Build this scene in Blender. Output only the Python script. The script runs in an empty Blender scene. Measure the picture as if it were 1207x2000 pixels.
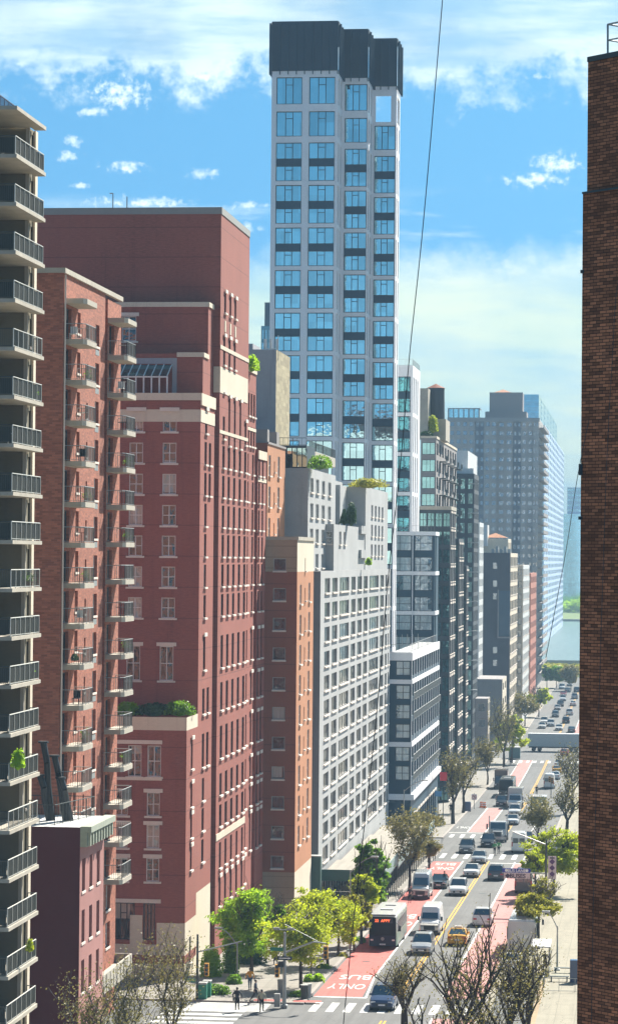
import bpy, bmesh, math, random
from mathutils import Vector, Matrix
HAZE = .00008
HAZE = .00028
R = math.radians
rnd = random.Random(7)
sc = bpy.context.scene
# ------------------------------------------------------------------ camera
F = 5573.0; PPX, PPY = 603.5, 1000.0
_yd = Vector((1245 - PPX, -(1095 - PPY), -F)).normalized()
_up = Vector((.0068, 1, 0)); _up = (_up - _yd * _up.dot(_yd)).normalized()
_xd = _yd.cross(_up)
CAMR = Matrix((_xd, _yd, _up))          # camera axes -> world (rows: world X, Y, Z in camera coords)
cd = bpy.data.cameras.new('camera'); cam = bpy.data.objects.new('camera', cd)
sc.collection.objects.link(cam)
cam.matrix_world = CAMR.to_4x4()
cd.sensor_fit = 'HORIZONTAL'; cd.sensor_width = 36; cd.lens = F / 1207 * 36
cd.clip_start = 1; cd.clip_end = 20000
sc.camera = cam
sc.render.resolution_x, sc.render.resolution_y = 617, 1024
# ------------------------------------------------------------------ world, sun, exposure
SUN = Vector((.46, 1.05, 1.0)).normalized()      # towards the sun
el = math.asin(SUN.z); az = math.atan2(SUN.x, SUN.y)
world = bpy.data.worlds.new("World"); sc.world = world; world.use_nodes = True
sc.view_settings.view_transform = 'Standard'; sc.view_settings.look = 'None'
sc.view_settings.exposure = 1.5; sc.view_settings.gamma = 1
sd = bpy.data.lights.new('sun', 'SUN'); sd.energy = 5.0; sd.angle = R(.5); sd.color = (1, .94, .84)
so = bpy.data.objects.new('sun', sd); sc.collection.objects.link(so)
so.rotation_euler = SUN.to_track_quat('Z', 'Y').to_euler()
sc.cycles.volume_bounces = 0; sc.cycles.max_bounces = 7; sc.cycles.diffuse_bounces = 3
sc.cycles.glossy_bounces = 3; sc.cycles.transmission_bounces = 2; sc.cycles.transparent_max_bounces = 8
sc.cycles.use_denoising = True
sc.cycles.sample_clamp_indirect = 6

class NT:
    def __init__(s, tree): s.t = tree; tree.nodes.clear()
    def n(s, typ, **kw):
        nd = s.t.nodes.new(typ)
        for k, v in kw.items():
            if k.startswith('i_'):
                key = k[2:]
                key = int(key) if key.isdigit() else key.replace('_', ' ')
                s.put(nd.inputs[key], v)
            else: setattr(nd, k, v)
        return nd
    def put(s, inp, v):
        if hasattr(v, 'links') and hasattr(v, 'is_output'): s.t.links.new(v, inp)
        elif hasattr(v, 'outputs'): s.t.links.new(v.outputs[0], inp)
        else: inp.default_value = v
    def m(s, op, a, b=0.0, c=None, clamp=False):
        nd = s.t.nodes.new('ShaderNodeMath'); nd.operation = op; nd.use_clamp = clamp
        s.put(nd.inputs[0], a); s.put(nd.inputs[1], b)
        if c is not None: s.put(nd.inputs[2], c)
        return nd.outputs[0]
    def mix(s, f, a, b, blend='MIX'):
        nd = s.t.nodes.new('ShaderNodeMix'); nd.data_type = 'RGBA'; nd.blend_type = blend
        s.put(nd.inputs[0], f)
        s.put(nd.inputs[6], (*a, 1) if isinstance(a, tuple) and len(a) == 3 else a)
        s.put(nd.inputs[7], (*b, 1) if isinstance(b, tuple) and len(b) == 3 else b)
        return nd.outputs[2]
    def ss(s, v, a, b):
        nd = s.t.nodes.new('ShaderNodeMapRange'); nd.interpolation_type = 'SMOOTHSTEP'
        s.put(nd.inputs[0], v); nd.inputs[1].default_value = a; nd.inputs[2].default_value = b
        nd.inputs[3].default_value = 0; nd.inputs[4].default_value = 1
        return nd.outputs[0]
    def noise(s, vec, scale, detail=3, rough=.5, dist=0):
        return s.n('ShaderNodeTexNoise', i_Vector=vec, i_Scale=scale, i_Detail=detail, i_Roughness=rough, i_Distortion=dist).outputs[0]

def make_sky():
    T = NT(world.node_tree)
    tc = T.n('ShaderNodeTexCoord').outputs['Generated']
    sx = T.n('ShaderNodeSeparateXYZ', i_0=tc)
    x, y, z = sx.outputs
    lift = T.n('ShaderNodeVectorMath', operation='ADD', i_0=tc, i_1=(0, 0, .42))
    nrm = T.n('ShaderNodeVectorMath', operation='NORMALIZE', i_0=lift)
    sky = T.n('ShaderNodeTexSky', sky_type='NISHITA', sun_disc=False, sun_elevation=el, sun_rotation=az,
              altitude=50, air_density=1.0, dust_density=.2, ozone_density=2.2, i_Vector=nrm)
    skyc = T.mix(1.0, sky.outputs[0], (.56, 1.10, 1.12), 'MULTIPLY')
    # clouds live in world directions: a = right of the avenue, b = height over the horizon
    yy = T.m('MAXIMUM', T.m('ABSOLUTE', y), .03)
    a = T.m('DIVIDE', x, yy); b = T.m('DIVIDE', z, yy)
    P = T.n('ShaderNodeCombineXYZ', i_X=a, i_Y=b).outputs[0]
    n1 = T.noise(P, 42, 7, .6); n2 = T.noise(P, 120, 5, .6)
    st = T.n('ShaderNodeCombineXYZ', i_X=T.m('MULTIPLY', a, .16), i_Y=T.m('ADD', b, T.m('MULTIPLY', a, .03))).outputs[0]
    n4 = T.noise(P, 330, 6, .62)
    n3 = T.noise(st, 95, 5, .55)
    nn = T.m('ADD', T.m('MULTIPLY', T.m('SUBTRACT', n1, .5), .8), T.m('ADD', T.m('MULTIPLY', T.m('SUBTRACT', n2, .5), .35), T.m('MULTIPLY', T.m('SUBTRACT', n4, .5), .2)))
    # high deck over the top of the view
    deck = T.ss(T.m('ADD', T.m('ADD', b, T.m('MULTIPLY', a, .035)), T.m('MULTIPLY', nn, .075)), .158, .176)
    deck = T.m('MULTIPLY', deck, T.m('SUBTRACT', 1, T.m('MULTIPLY', T.ss(b, .3, .6), .75)))
    deck = T.m('MULTIPLY', deck, T.m('ADD', .38, T.m('MULTIPLY', T.ss(T.noise(st, 60, 6, .6), .36, .6), .55)))
    low = T.ss(T.m('SUBTRACT', .107, T.m('ADD', b, T.m('MULTIPLY', nn, .03))), -.006, .012)
    low = T.m('MULTIPLY', low, T.m('ADD', .62, T.m('MULTIPLY', T.ss(T.noise(st, 45, 6, .62), .35, .6), .38)))
    fac = T.m('MAXIMUM', deck, low)
    streak = T.m('MULTIPLY', T.ss(n3, .5, .68), T.m('MULTIPLY', T.ss(b, .085, .105), T.m('SUBTRACT', 1, T.ss(b, .118, .132))))
    fac = T.m('MAXIMUM', fac, T.m('MULTIPLY', streak, .6))
    # loose puffs: (px, py, rx, ry) in photo-sized angular units
    for (px, py, rx, ry) in ((222, 165, 80, 38), (165, 203, 34, 12), (385, 135, 90, 22), (1085, 318, 58, 24), (1035, 352, 75, 17),
                             (388, 328, 48, 13), (115, 290, 26, 11), (122, 262, 20, 12), (235, 315, 52, 14), (250, 385, 120, 16),
                             (470, 438, 40, 11), (15, 103, 40, 13), (470, 395, 60, 12), (800, 128, 40, 8), (1045, 148, 32, 10), (138, 350, 18, 7)):
        ea = T.m('DIVIDE', T.m('SUBTRACT', a, (px - 1245) / F), rx / F)
        eb = T.m('DIVIDE', T.m('SUBTRACT', b, (1095 - py - .008 * (1245 - px)) / F), ry / F)
        r2 = T.m('SQRT', T.m('ADD', T.m('MULTIPLY', ea, ea), T.m('MULTIPLY', eb, eb)))
        amp = 2.6
        e = T.ss(T.m('ADD', T.m('SUBTRACT', 1.0, r2), T.m('ADD', T.m('MULTIPLY', T.m('SUBTRACT', n4, .5), 3.0), T.m('MULTIPLY', nn, 1.6))), .0, 1.25)
        if ry < 14: e = T.m('MULTIPLY', e, .75)
        fac = T.m('MAXIMUM', fac, e)
    fac = T.m('MULTIPLY', fac, T.ss(y, -.05, .1))
    # unseen broken cloud over the rest of the dome, added for neutral fill
    g = T.ss(T.noise(tc, 3.2, 6, .6), .52, .7)
    g = T.m('MULTIPLY', g, T.ss(z, .22, .4))
    fac = T.m('MAXIMUM', fac, T.m('MULTIPLY', g, .55))
    shade = T.ss(T.noise(P, 16, 4, .5), .35, .7)
    cw = T.mix(shade, (6.6, 8.0, 8.2), (3.4, 4.9, 6.0))
    lowc = T.mix(shade, (6.3, 7.4, 6.3), (4.6, 6.4, 6.0))
    cc = T.mix(T.ss(b, .09, .12), lowc, T.mix(T.ss(b, .165, .185), (7.2, 8.4, 8.3), cw))
    col = T.mix(T.m('MULTIPLY', fac, T.ss(z, -.02, 0)), skyc, cc)
    bg = T.n('ShaderNodeBackground', i_Color=col, i_Strength=.056)
    out = T.n('ShaderNodeOutputWorld', i_Surface=bg)
make_sky()

# ------------------------------------------------------------------ pixel <-> place
def at(px, py, Y):
    d = CAMR @ Vector((px - PPX, -(py - PPY), -F))
    return d * (Y / d.y)
def X_at(px, Y, py=1100): return at(px, py, Y).x
def Z_at(py, Y, px=600): return at(px, py, Y).z
def Y_on(px, X, py=1100):
    d = CAMR @ Vector((px - PPX, -(py - PPY), -F))
    return d.y * X / d.x
def G(Y):
    if Y < 477: return -29.4 - .0251 * Y
    if Y < 600: return -41.373 - 1.33 * (1 - ((600 - Y) / 123) ** 2)
    return -42.7
def gp(px, py):
    lo, hi = 60, 1600
    for _ in range(50):
        m = (lo + hi) / 2
        if at(px, py, m).z > G(m): lo = m
        else: hi = m
    p = at(px, py, lo); return Vector((p.x, p.y, G(p.y)))

# ------------------------------------------------------------------ object helpers
def link(o): sc.collection.objects.link(o); return o
def thing(name, label, cat, loc=(0, 0, 0), rz=0, group=None):
    o = bpy.data.objects.new(name, None); link(o); o.location = loc; o.rotation_euler = (0, 0, rz)
    o.empty_display_size = .2
    tag(o, label, cat, group); return o
def tag(o, label=None, cat=None, group=None, kind=None):
    if label: o['label'] = label
    if cat: o['category'] = cat
    if group: o['group'] = group
    if kind: o['kind'] = kind
    return o
class MB:
    def __init__(s): s.v = []; s.f = []; s.m = []
    def quad(s, a, b, c, d, mi=0):
        n = len(s.v); s.v += [tuple(a), tuple(b), tuple(c), tuple(d)]; s.f.append((n, n + 1, n + 2, n + 3)); s.m.append(mi)
    def poly(s, pts, mi=0):
        n = len(s.v); s.v += [tuple(p) for p in pts]; s.f.append(tuple(range(n, n + len(pts)))); s.m.append(mi)
    def box(s, x0, x1, y0, y1, z0, z1, mi=0, T=None):
        c = [(x0, y0, z0), (x1, y0, z0), (x1, y1, z0), (x0, y1, z0), (x0, y0, z1), (x1, y0, z1), (x1, y1, z1), (x0, y1, z1)]
        if T: c = [T(p) for p in c]
        n = len(s.v); s.v += [tuple(p) for p in c]
        for f in ((0, 3, 2, 1), (4, 5, 6, 7), (0, 1, 5, 4), (1, 2, 6, 5), (2, 3, 7, 6), (3, 0, 4, 7)):
            s.f.append(tuple(n + i for i in f)); s.m.append(mi)
    def prism(s, poly, z0, z1, mi=0, top=None):
        n = len(s.v); k = len(poly)
        s.v += [(p[0], p[1], z0) for p in poly] + [(p[0], p[1], z1) for p in poly]
        for i in range(k):
            j = (i + 1) % k; s.f.append((n + i, n + j, n + k + j, n + k + i)); s.m.append(mi)
        s.f.append(tuple(n + i for i in reversed(range(k)))); s.m.append(mi)
        s.f.append(tuple(n + k + i for i in range(k))); s.m.append(mi if top is None else top)
    def tube(s, p0, p1, r0, r1=None, n=6, mi=0, cap=True):
        p0 = Vector(p0); p1 = Vector(p1); r1 = r0 if r1 is None else r1
        d = p1 - p0
        if d.length < 1e-6: return
        d.normalize(); a = d.orthogonal().normalized(); b = d.cross(a)
        k = len(s.v)
        for (p, r) in ((p0, r0), (p1, r1)):
            for i in range(n):
                t = 2 * math.pi * i / n; s.v.append(tuple(p + a * (r * math.cos(t)) + b * (r * math.sin(t))))
        for i in range(n):
            j = (i + 1) % n; s.f.append((k + i, k + j, k + n + j, k + n + i)); s.m.append(mi)
        if cap:
            s.f.append(tuple(k + i for i in reversed(range(n)))); s.m.append(mi)
            s.f.append(tuple(k + n + i for i in range(n))); s.m.append(mi)
    def path(s, pts, r, n=6, mi=0):
        for i in range(len(pts) - 1):
            rr = r if not isinstance(r, (list, tuple)) else r[i]
            r2 = r if not isinstance(r, (list, tuple)) else r[i + 1]
            s.tube(pts[i], pts[i + 1], rr, r2, n, mi)
    def ball(s, c, rx, ry, rz, nu=10, nv=6, mi=0):
        k = len(s.v)
        for j in range(nv + 1):
            ph = math.pi * j / nv
            for i in range(nu):
                t = 2 * math.pi * i / nu
                s.v.append((c[0] + rx * math.sin(ph) * math.cos(t), c[1] + ry * math.sin(ph) * math.sin(t), c[2] + rz * math.cos(ph)))
        for j in range(nv):
            for i in range(nu):
                i2 = (i + 1) % nu
                s.f.append((k + j * nu + i, k + (j + 1) * nu + i, k + (j + 1) * nu + i2, k + j * nu + i2)); s.m.append(mi)
    def mesh(s, name, mats):
        me = bpy.data.meshes.new(name); me.from_pydata(s.v, [], s.f)
        for m in (mats if isinstance(mats, (list, tuple)) else [mats]): me.materials.append(m)
        if any(s.m): me.polygons.foreach_set('material_index', s.m)
        me.update(); return me
    def build(s, name, mats, parent=None, smooth=False, bevel=0):
        me = s.mesh(name, mats); o = link(bpy.data.objects.new(name, me))
        if smooth: me.polygons.foreach_set('use_smooth', [True] * len(me.polygons))
        if parent: o.parent = parent
        if bevel:
            b = o.modifiers.new('bevel', 'BEVEL'); b.width = bevel; b.segments = 2; b.limit_method = 'ANGLE'
        return o
def dup(root, loc=None, rz=None, **kw):
    r = root.copy(); link(r)
    if loc is not None: r.location = loc
    if rz is not None: r.rotation_euler = (0, 0, rz)
    for k, v in kw.items(): r[k] = v
    for ch in list(root.children):
        c = ch.copy(); link(c); c.parent = r
        for g in list(ch.children):
            d = g.copy(); link(d); d.parent = c
    return r

# ------------------------------------------------------------------ materials
MATS = {}
def newmat(name):
    m = bpy.data.materials.new(name); m.use_nodes = True; MATS[name] = m; return m, NT(m.node_tree)
def plain(name, col, rough=.6, metal=0, var=.12, scale=1.5, emit=0, spec=.5):
    m, T = newmat(name)
    pos = T.n('ShaderNodeNewGeometry').outputs['Position']
    n = T.noise(pos, scale, 4, .6)
    c = T.mix(n, tuple(x * (1 - var) for x in col), tuple(min(1, x * (1 + var)) for x in col))
    p = T.n('ShaderNodeBsdfPrincipled', i_Base_Color=c, i_Roughness=rough, i_Metallic=metal)
    p.inputs['Specular IOR Level'].default_value = spec
    if emit:
        p.inputs['Emission Color'].default_value = (*col, 1); p.inputs['Emission Strength'].default_value = emit
    T.n('ShaderNodeOutputMaterial', i_Surface=p); return m
def wallmat(name, col, var=.18, brick=None, mortar=None, streak=.25, rough=.85, course=.2, joint=None, patch=.15):
    """masonry: fine course lines, weathering patches, streaks under sills; brick=(w,h) gives real bricks"""
    m, T = newmat(name)
    pos = T.n('ShaderNodeNewGeometry').outputs['Position']
    s = T.n('ShaderNodeSeparateXYZ', i_0=pos); x, y, z = s.outputs
    u = T.m('ADD', x, y)
    W = T.n('ShaderNodeCombineXYZ', i_X=u, i_Y=z).outputs[0]
    c = col
    if brick:
        bt = T.n('ShaderNodeTexBrick', i_Vector=W, i_Scale=1.0)
        bt.inputs['Color1'].default_value = (*[x_ * .72 for x_ in col], 1)
        bt.inputs['Color2'].default_value = (*[min(1, x_ * 1.45) for x_ in col], 1)
        bt.inputs['Mortar'].default_value = (*(mortar or [x_ * .5 for x_ in col]), 1)
        bt.inputs['Mortar Size'].default_value = .010; bt.inputs['Brick Width'].default_value = brick[0]
        bt.inputs['Row Height'].default_value = brick[1]; bt.inputs['Bias'].default_value = -.1
        c = bt.outputs[0]
    big = T.noise(pos, .12, 5, .65); c = T.mix(T.m('MULTIPLY', T.ss(big, .35, .7), patch * 2), c if not isinstance(c, tuple) else c, tuple(x_ * .62 for x_ in col))
    Wc = T.n('ShaderNodeCombineXYZ', i_X=T.m('MULTIPLY', u, 2.2), i_Y=T.m('MULTIPLY', z, 11)).outputs[0]
    fine = T.noise(Wc, 1.0, 3, .7)
    c = T.mix(T.m('MULTIPLY', T.m('SUBTRACT', fine, .38), course * 4, clamp=True), c, tuple(min(1, x_ * (1 + var * 2)) for x_ in col))
    Ws = T.n('ShaderNodeCombineXYZ', i_X=T.m('MULTIPLY', u, 1.6), i_Y=T.m('MULTIPLY', z, .07)).outputs[0]
    sk = T.noise(Ws, 1.0, 4, .7)
    c = T.mix(T.m('MULTIPLY', T.ss(sk, .5, .78), streak), c, tuple(x_ * .45 for x_ in col))
    if joint:
        fr = T.m('FRACT', T.m('DIVIDE', z, joint))
        c = T.mix(T.m('MULTIPLY', T.m('LESS_THAN', fr, .05 / joint * 1.6), .55), c, tuple(x_ * .4 for x_ in col))
    p = T.n('ShaderNodeBsdfPrincipled', i_Base_Color=c, i_Roughness=rough)
    p.inputs['Specular IOR Level'].default_value = .25
    T.n('ShaderNodeOutputMaterial', i_Surface=p); return m
def glassmat(name, tint=(.55, .62, .68), metal=.75, dark=(.03, .04, .05), curtain=0, wob=.03, cc=(.55, .52, .46), rough=.03, spec=.5):
    m, T = newmat(name)
    pos = T.n('ShaderNodeNewGeometry').outputs['Position']
    s = T.n('ShaderNodeSeparateXYZ', i_0=pos); x, y, z = s.outputs
    cell = T.n('ShaderNodeTexWhiteNoise', noise_dimensions='3D')
    q = T.n('ShaderNodeVectorMath', operation='SNAP', i_0=pos, i_1=(1.35, 1.35, 2.75)); T.put(cell.inputs[0], q.outputs[0])
    r = cell.outputs[0]
    n = T.noise(pos, 1.3, 2, .5)
    bmp = T.n('ShaderNodeBump', i_Height=n, i_Strength=wob, i_Distance=1.0)
    p = T.n('ShaderNodeBsdfPrincipled', i_Base_Color=T.mix(r, tuple(c * .75 for c in tint), tint), i_Metallic=metal, i_Roughness=rough, i_Normal=bmp)
    if curtain:
        fold = T.noise(T.n('ShaderNodeCombineXYZ', i_X=T.m('MULTIPLY', T.m('ADD', x, y), 9), i_Y=T.m('MULTIPLY', z, .4)).outputs[0], 1, 2, .5)
        base = T.mix(T.m('LESS_THAN', r, curtain), dark, T.mix(fold, tuple(c * .3 for c in cc), cc))
    else: base = dark
    d = T.n('ShaderNodeBsdfPrincipled', i_Base_Color=base if not isinstance(base, tuple) else (*base, 1), i_Roughness=.12, i_Normal=bmp)
    d.inputs['Specular IOR Level'].default_value = spec
    mx = T.n('ShaderNodeMixShader', i_0=metal)
    T.put(mx.inputs[1], d); T.put(mx.inputs[2], p)
    p.inputs['Metallic'].default_value = 1.0
    T.n('ShaderNodeOutputMaterial', i_Surface=mx); return m
def leafmat(name, c1, c2, tr=.45):
    m, T = newmat(name)
    pos = T.n('ShaderNodeNewGeometry').outputs['Position']
    n = T.noise(pos, 1.1, 3, .6); w = T.n('ShaderNodeTexWhiteNoise', noise_dimensions='3D')
    q = T.n('ShaderNodeVectorMath', operation='SNAP', i_0=pos, i_1=(.3, .3, .3)); T.put(w.inputs[0], q.outputs[0])
    f = T.m('ADD', T.m('MULTIPLY', T.ss(n, .3, .7), .6), T.m('MULTIPLY', w.outputs[0], .4))
    c = T.mix(f, c1, c2)
    d = T.n('ShaderNodeBsdfPrincipled', i_Base_Color=c, i_Roughness=.55)
    d.inputs['Specular IOR Level'].default_value = .3
    t = T.n('ShaderNodeBsdfTranslucent', i_Color=T.mix(.5, c, c2))
    mx = T.n('ShaderNodeMixShader', i_0=tr); T.put(mx.inputs[1], d); T.put(mx.inputs[2], t)
    T.n('ShaderNodeOutputMaterial', i_Surface=mx); return m
def groundmat(name, col, var=.15, slab=None, cracks=True, scale=.6, rough=.9):
    m, T = newmat(name)
    pos = T.n('ShaderNodeNewGeometry').outputs['Position']
    s = T.n('ShaderNodeSeparateXYZ', i_0=pos); x, y, z = s.outputs
    a = T.noise(pos, scale, 5, .65); b = T.noise(pos, 14, 3, .6)
    c = T.mix(a, tuple(v * (1 - var * 1.3) for v in col), tuple(min(1, v * (1 + var * 1.3)) for v in col))
    c = T.mix(T.m('MULTIPLY', b, .45), c, tuple(v * .6 for v in col))
    if 'asphalt' in name:
        pw = T.n('ShaderNodeTexWhiteNoise', noise_dimensions='2D')
        T.put(pw.inputs[0], T.n('ShaderNodeCombineXYZ', i_X=T.m('FLOOR', T.m('DIVIDE', x, 3.1)), i_Y=T.m('FLOOR', T.m('DIVIDE', y, 9.5))).outputs[0])
        c = T.mix(T.m('MULTIPLY', T.ss(pw.outputs[0], .6, .95), .45), c, tuple(v * .55 for v in col))
        tyre = T.m('ABSOLUTE', T.m('SUBTRACT', T.m('FRACT', T.m('DIVIDE', T.m('ADD', x, .3), 1.62)), .5))
        c = T.mix(T.m('MULTIPLY', T.ss(tyre, .28, .45), .22), c, tuple(v * .5 for v in col))
    vo = T.n('ShaderNodeTexVoronoi', feature='DISTANCE_TO_EDGE', i_Vector=T.n('ShaderNodeVectorMath', operation='ADD', i_0=pos, i_1=T.n('ShaderNodeTexNoise', i_Vector=pos, i_Scale=.7).outputs[1]).outputs[0], i_Scale=.22)
    c = T.mix(T.m('MULTIPLY', T.m('LESS_THAN', vo.outputs[0], .006), .5), c, tuple(v * .35 for v in col))
    lane = T.noise(T.n('ShaderNodeCombineXYZ', i_X=T.m('MULTIPLY', x, 1.4), i_Y=T.m('MULTIPLY', y, .05)).outputs[0], 1, 4, .7)
    c = T.mix(T.m('MULTIPLY', T.ss(lane, .45, .7), .5), c, tuple(v * .55 for v in col))
    if slab:
        fx = T.m('FRACT', T.m('DIVIDE', x, slab[0])); fy = T.m('FRACT', T.m('DIVIDE', y, slab[1]))
        g = T.m('MAXIMUM', T.m('LESS_THAN', fx, .05 / slab[0]), T.m('LESS_THAN', fy, .09 / slab[1]))
        c = T.mix(T.m('MULTIPLY', g, .6), c, tuple(v * .45 for v in col))
        wn = T.n('ShaderNodeTexWhiteNoise', noise_dimensions='2D')
        fl = T.n('ShaderNodeCombineXYZ', i_X=T.m('FLOOR', T.m('DIVIDE', x, slab[0])), i_Y=T.m('FLOOR', T.m('DIVIDE', y, slab[1])))
        T.put(wn.inputs[0], fl.outputs[0]); c = T.mix(T.m('MULTIPLY', wn.outputs[0], .22), c, tuple(v * .7 for v in col))
    p = T.n('ShaderNodeBsdfPrincipled', i_Base_Color=c, i_Roughness=rough)
    p.inputs['Specular IOR Level'].default_value = .3
    T.n('ShaderNodeOutputMaterial', i_Surface=p); return m
def carpaint(name, col, rough=.25, metal=.0):
    m, T = newmat(name)
    p = T.n('ShaderNodeBsdfPrincipled', i_Base_Color=(*col, 1), i_Roughness=rough, i_Metallic=metal)
    p.inputs['Coat Weight'].default_value = .6; p.inputs['Coat Roughness'].default_value = .06
    T.n('ShaderNodeOutputMaterial', i_Surface=p); return m

M_asphalt = groundmat('asphalt', (.14, .14, .135), .2, scale=.25)
M_red = groundmat('red lane paint', (.48, .125, .105), .2, scale=.5)
M_redfar = groundmat('worn red lane paint', (.44, .21, .19), .2, scale=.5)
M_white = groundmat('white road paint', (.72, .72, .68), .1, scale=1.5)
M_yellow = groundmat('yellow road paint', (.70, .38, .05), .15, scale=1.2)
M_walk = groundmat('pavement concrete', (.27, .25, .215), .16, slab=(1.5, 1.5))
M_walkR = groundmat('pale pavement concrete', (.29, .265, .20), .16, slab=(1.5, 3.0))
M_kerb = groundmat('kerb stone', (.33, .30, .27), .15)
M_ground = groundmat('city ground', (.06, .06, .06), .25, scale=.05)
M_redbr = wallmat('red brick', (.265, .085, .062), joint=2.66, streak=.4, patch=.3, course=.6)
M_cream = wallmat('cream limestone', (.62, .54, .42), streak=.35)
M_sill = plain('pale sill stone', (.66, .58, .50), .8)
M_brown = wallmat('brown brick', (.31, .105, .062), brick=(.42, .14), mortar=(.24, .13, .10), streak=.15)
M_redshade = wallmat('shade toned red brick', (.085, .018, .024), streak=.2, patch=.2)  # front of the low red building, its shade put into the colour
M_redlit = wallmat('sun toned red brick', (.36, .17, .15), streak=.35, patch=.25)  # side of that same wall, its sunlight put into the colour
M_beige = wallmat('beige glazed brick', (.175, .152, .10), streak=.15, patch=.1)
M_slab = plain('balcony concrete', (.37, .335, .27), .85, var=.35, scale=.8)
M_orange = wallmat('orange brick', (.43, .195, .10), streak=.3, patch=.25, course=.4)
M_rustshade = wallmat('russet and shade toned brick', (.25, .085, .050), streak=.2, joint=2.68)  # on the orange building's front: its brick with shade in the colour
M_tanst = wallmat('tan base stone', (.33, .24, .165), streak=.2, joint=1.1)
M_railb = plain('grey railing bars', (.13, .135, .13), .5, .3)
M_white_br = wallmat('pale grey brick', (.40, .405, .40), streak=.4, patch=.25)
M_panel = wallmat('white tower panel', (.82, .81, .82), streak=.12, course=.02, patch=.05, rough=.5)
M_navy = plain('dark blue metal', (.006, .045, .078), .55, 0, var=.15, scale=.4)
M_crown = plain('blue grey metal cladding', (.010, .040, .066), .6, 0, var=.3, scale=.25)
M_grey = wallmat('grey render', (.34, .34, .36), streak=.5, patch=.25)
M_tan = wallmat('stained tan brick', (.34, .29, .18), streak=.6, patch=.3, brick=(1.6, .45), mortar=(.2, .17, .12))
M_dkgrey = wallmat('dark grey cladding', (.055, .068, .078), streak=.2, course=.05)
M_taupe = wallmat('taupe brick', (.27, .25, .24), streak=.2)
M_charcoal = wallmat('charcoal brick', (.085, .085, .095), streak=.3, patch=.3)
M_rail = plain('dark railing metal', (.05, .06, .055), .5, .3)
M_railg = plain('grey railing metal', (.33, .34, .33), .45, .4)
M_railtop = plain('pale handrail', (.5, .5, .46), .5, .2)
M_frame = plain('window frame grey', (.30, .30, .29), .5)
M_framew = plain('window frame white', (.62, .62, .60), .5)
M_framed = plain('window frame dark', (.02, .028, .035), .45)
M_glass = glassmat('window glass', metal=.35, curtain=.35)
M_glassb = glassmat('blue reflecting glass', tint=(.66, 1.0, 1.0), metal=.9, wob=.012, dark=(.02, .04, .06))
M_glassg = glassmat('green glass', tint=(.30, .60, .60), metal=.4, wob=.03, dark=(.015, .075, .08))
M_glassd = glassmat('dim glass', metal=.12, curtain=.15, dark=(.012, .012, .016))
M_glassw = glassmat('curtained glass', metal=.25, curtain=.75, dark=(.05, .05, .05), cc=(.62, .60, .55))
M_glassr = glassmat('net curtained glass', metal=.16, curtain=.3, dark=(.010, .018, .020), cc=(.50, .52, .47), wob=.25)
M_glassp = glassmat('pale reflection glass', metal=.3, curtain=.88, dark=(.03, .09, .12), cc=(.62, .74, .78), wob=.1)  # pale pane colour paints in the reflections on the podium windows
M_glassm = glassmat('grey office glass', metal=.06, curtain=.3, dark=(.018, .02, .022), cc=(.34, .34, .31), spec=.15)
M_coping = plain('grey stone coping', (.24, .25, .235), .8)
M_roof = groundmat('roof membrane', (.20, .19, .18), .2)
M_roofw = groundmat('white roof coating', (.62, .62, .60), .15)
M_bark = plain('bark', (.075, .058, .045), .9, var=.3, scale=6)
M_barkd = plain('dark bark', (.04, .032, .028), .9, var=.3, scale=6)
M_lime = leafmat('lime leaves', (.20, .29, .012), (.52, .58, .03), .55)
M_green = leafmat('green leaves', (.06, .15, .012), (.20, .36, .03), .5)
M_bright = leafmat('fresh green leaves', (.13, .28, .01), (.38, .58, .03), .6)
M_olive = leafmat('olive leaves', (.19, .20, .02), (.44, .42, .05), .5)
M_bud = leafmat('budding twigs', (.12, .11, .04), (.32, .28, .08), .3)
M_dark = leafmat('dark evergreen leaves', (.015, .045, .012), (.06, .13, .03), .2)
M_black = plain('black rubber', (.015, .015, .016), .8)
M_chrome = plain('bright metal', (.55, .56, .58), .25, .9)
M_steel = plain('galvanised steel', (.33, .34, .33), .5, .5)
M_signal = plain('signal yellow', (.62, .30, .03), .5)
M_sgreen = plain('sign green', (.01, .16, .10), .5)
M_sblue = plain('sign blue', (.02, .03, .28), .5)
M_spink = plain('sign pinkish white', (.62, .50, .50), .5)
M_textw = plain('lettering white', (.8, .8, .8), .5)
M_textd = plain('lettering dark', (.05, .02, .05), .5)
M_purple = plain('diamond purple', (.10, .03, .12), .5)
M_shed = plain('shed green paint', (.035, .085, .07), .6)
M_shedg = plain('shed grey green panel', (.22, .30, .28), .6)
M_ply = groundmat('weathered plywood', (.34, .31, .26), .2, slab=(2.4, 1.2))
M_carglass = glassmat('car glass', tint=(.5, .6, .62), metal=.25, dark=(.01, .015, .02), wob=.005)
M_lamp = plain('headlamp lens', (.75, .78, .8), .15, .2)
M_tail = plain('tail lamp red', (.45, .02, .02), .25)
M_led = plain('orange led sign', (.9, .13, .04), .5, emit=.7)
M_grntl = plain('lit green lamp', (.05, .9, .5), .5, emit=1.5)
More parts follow.
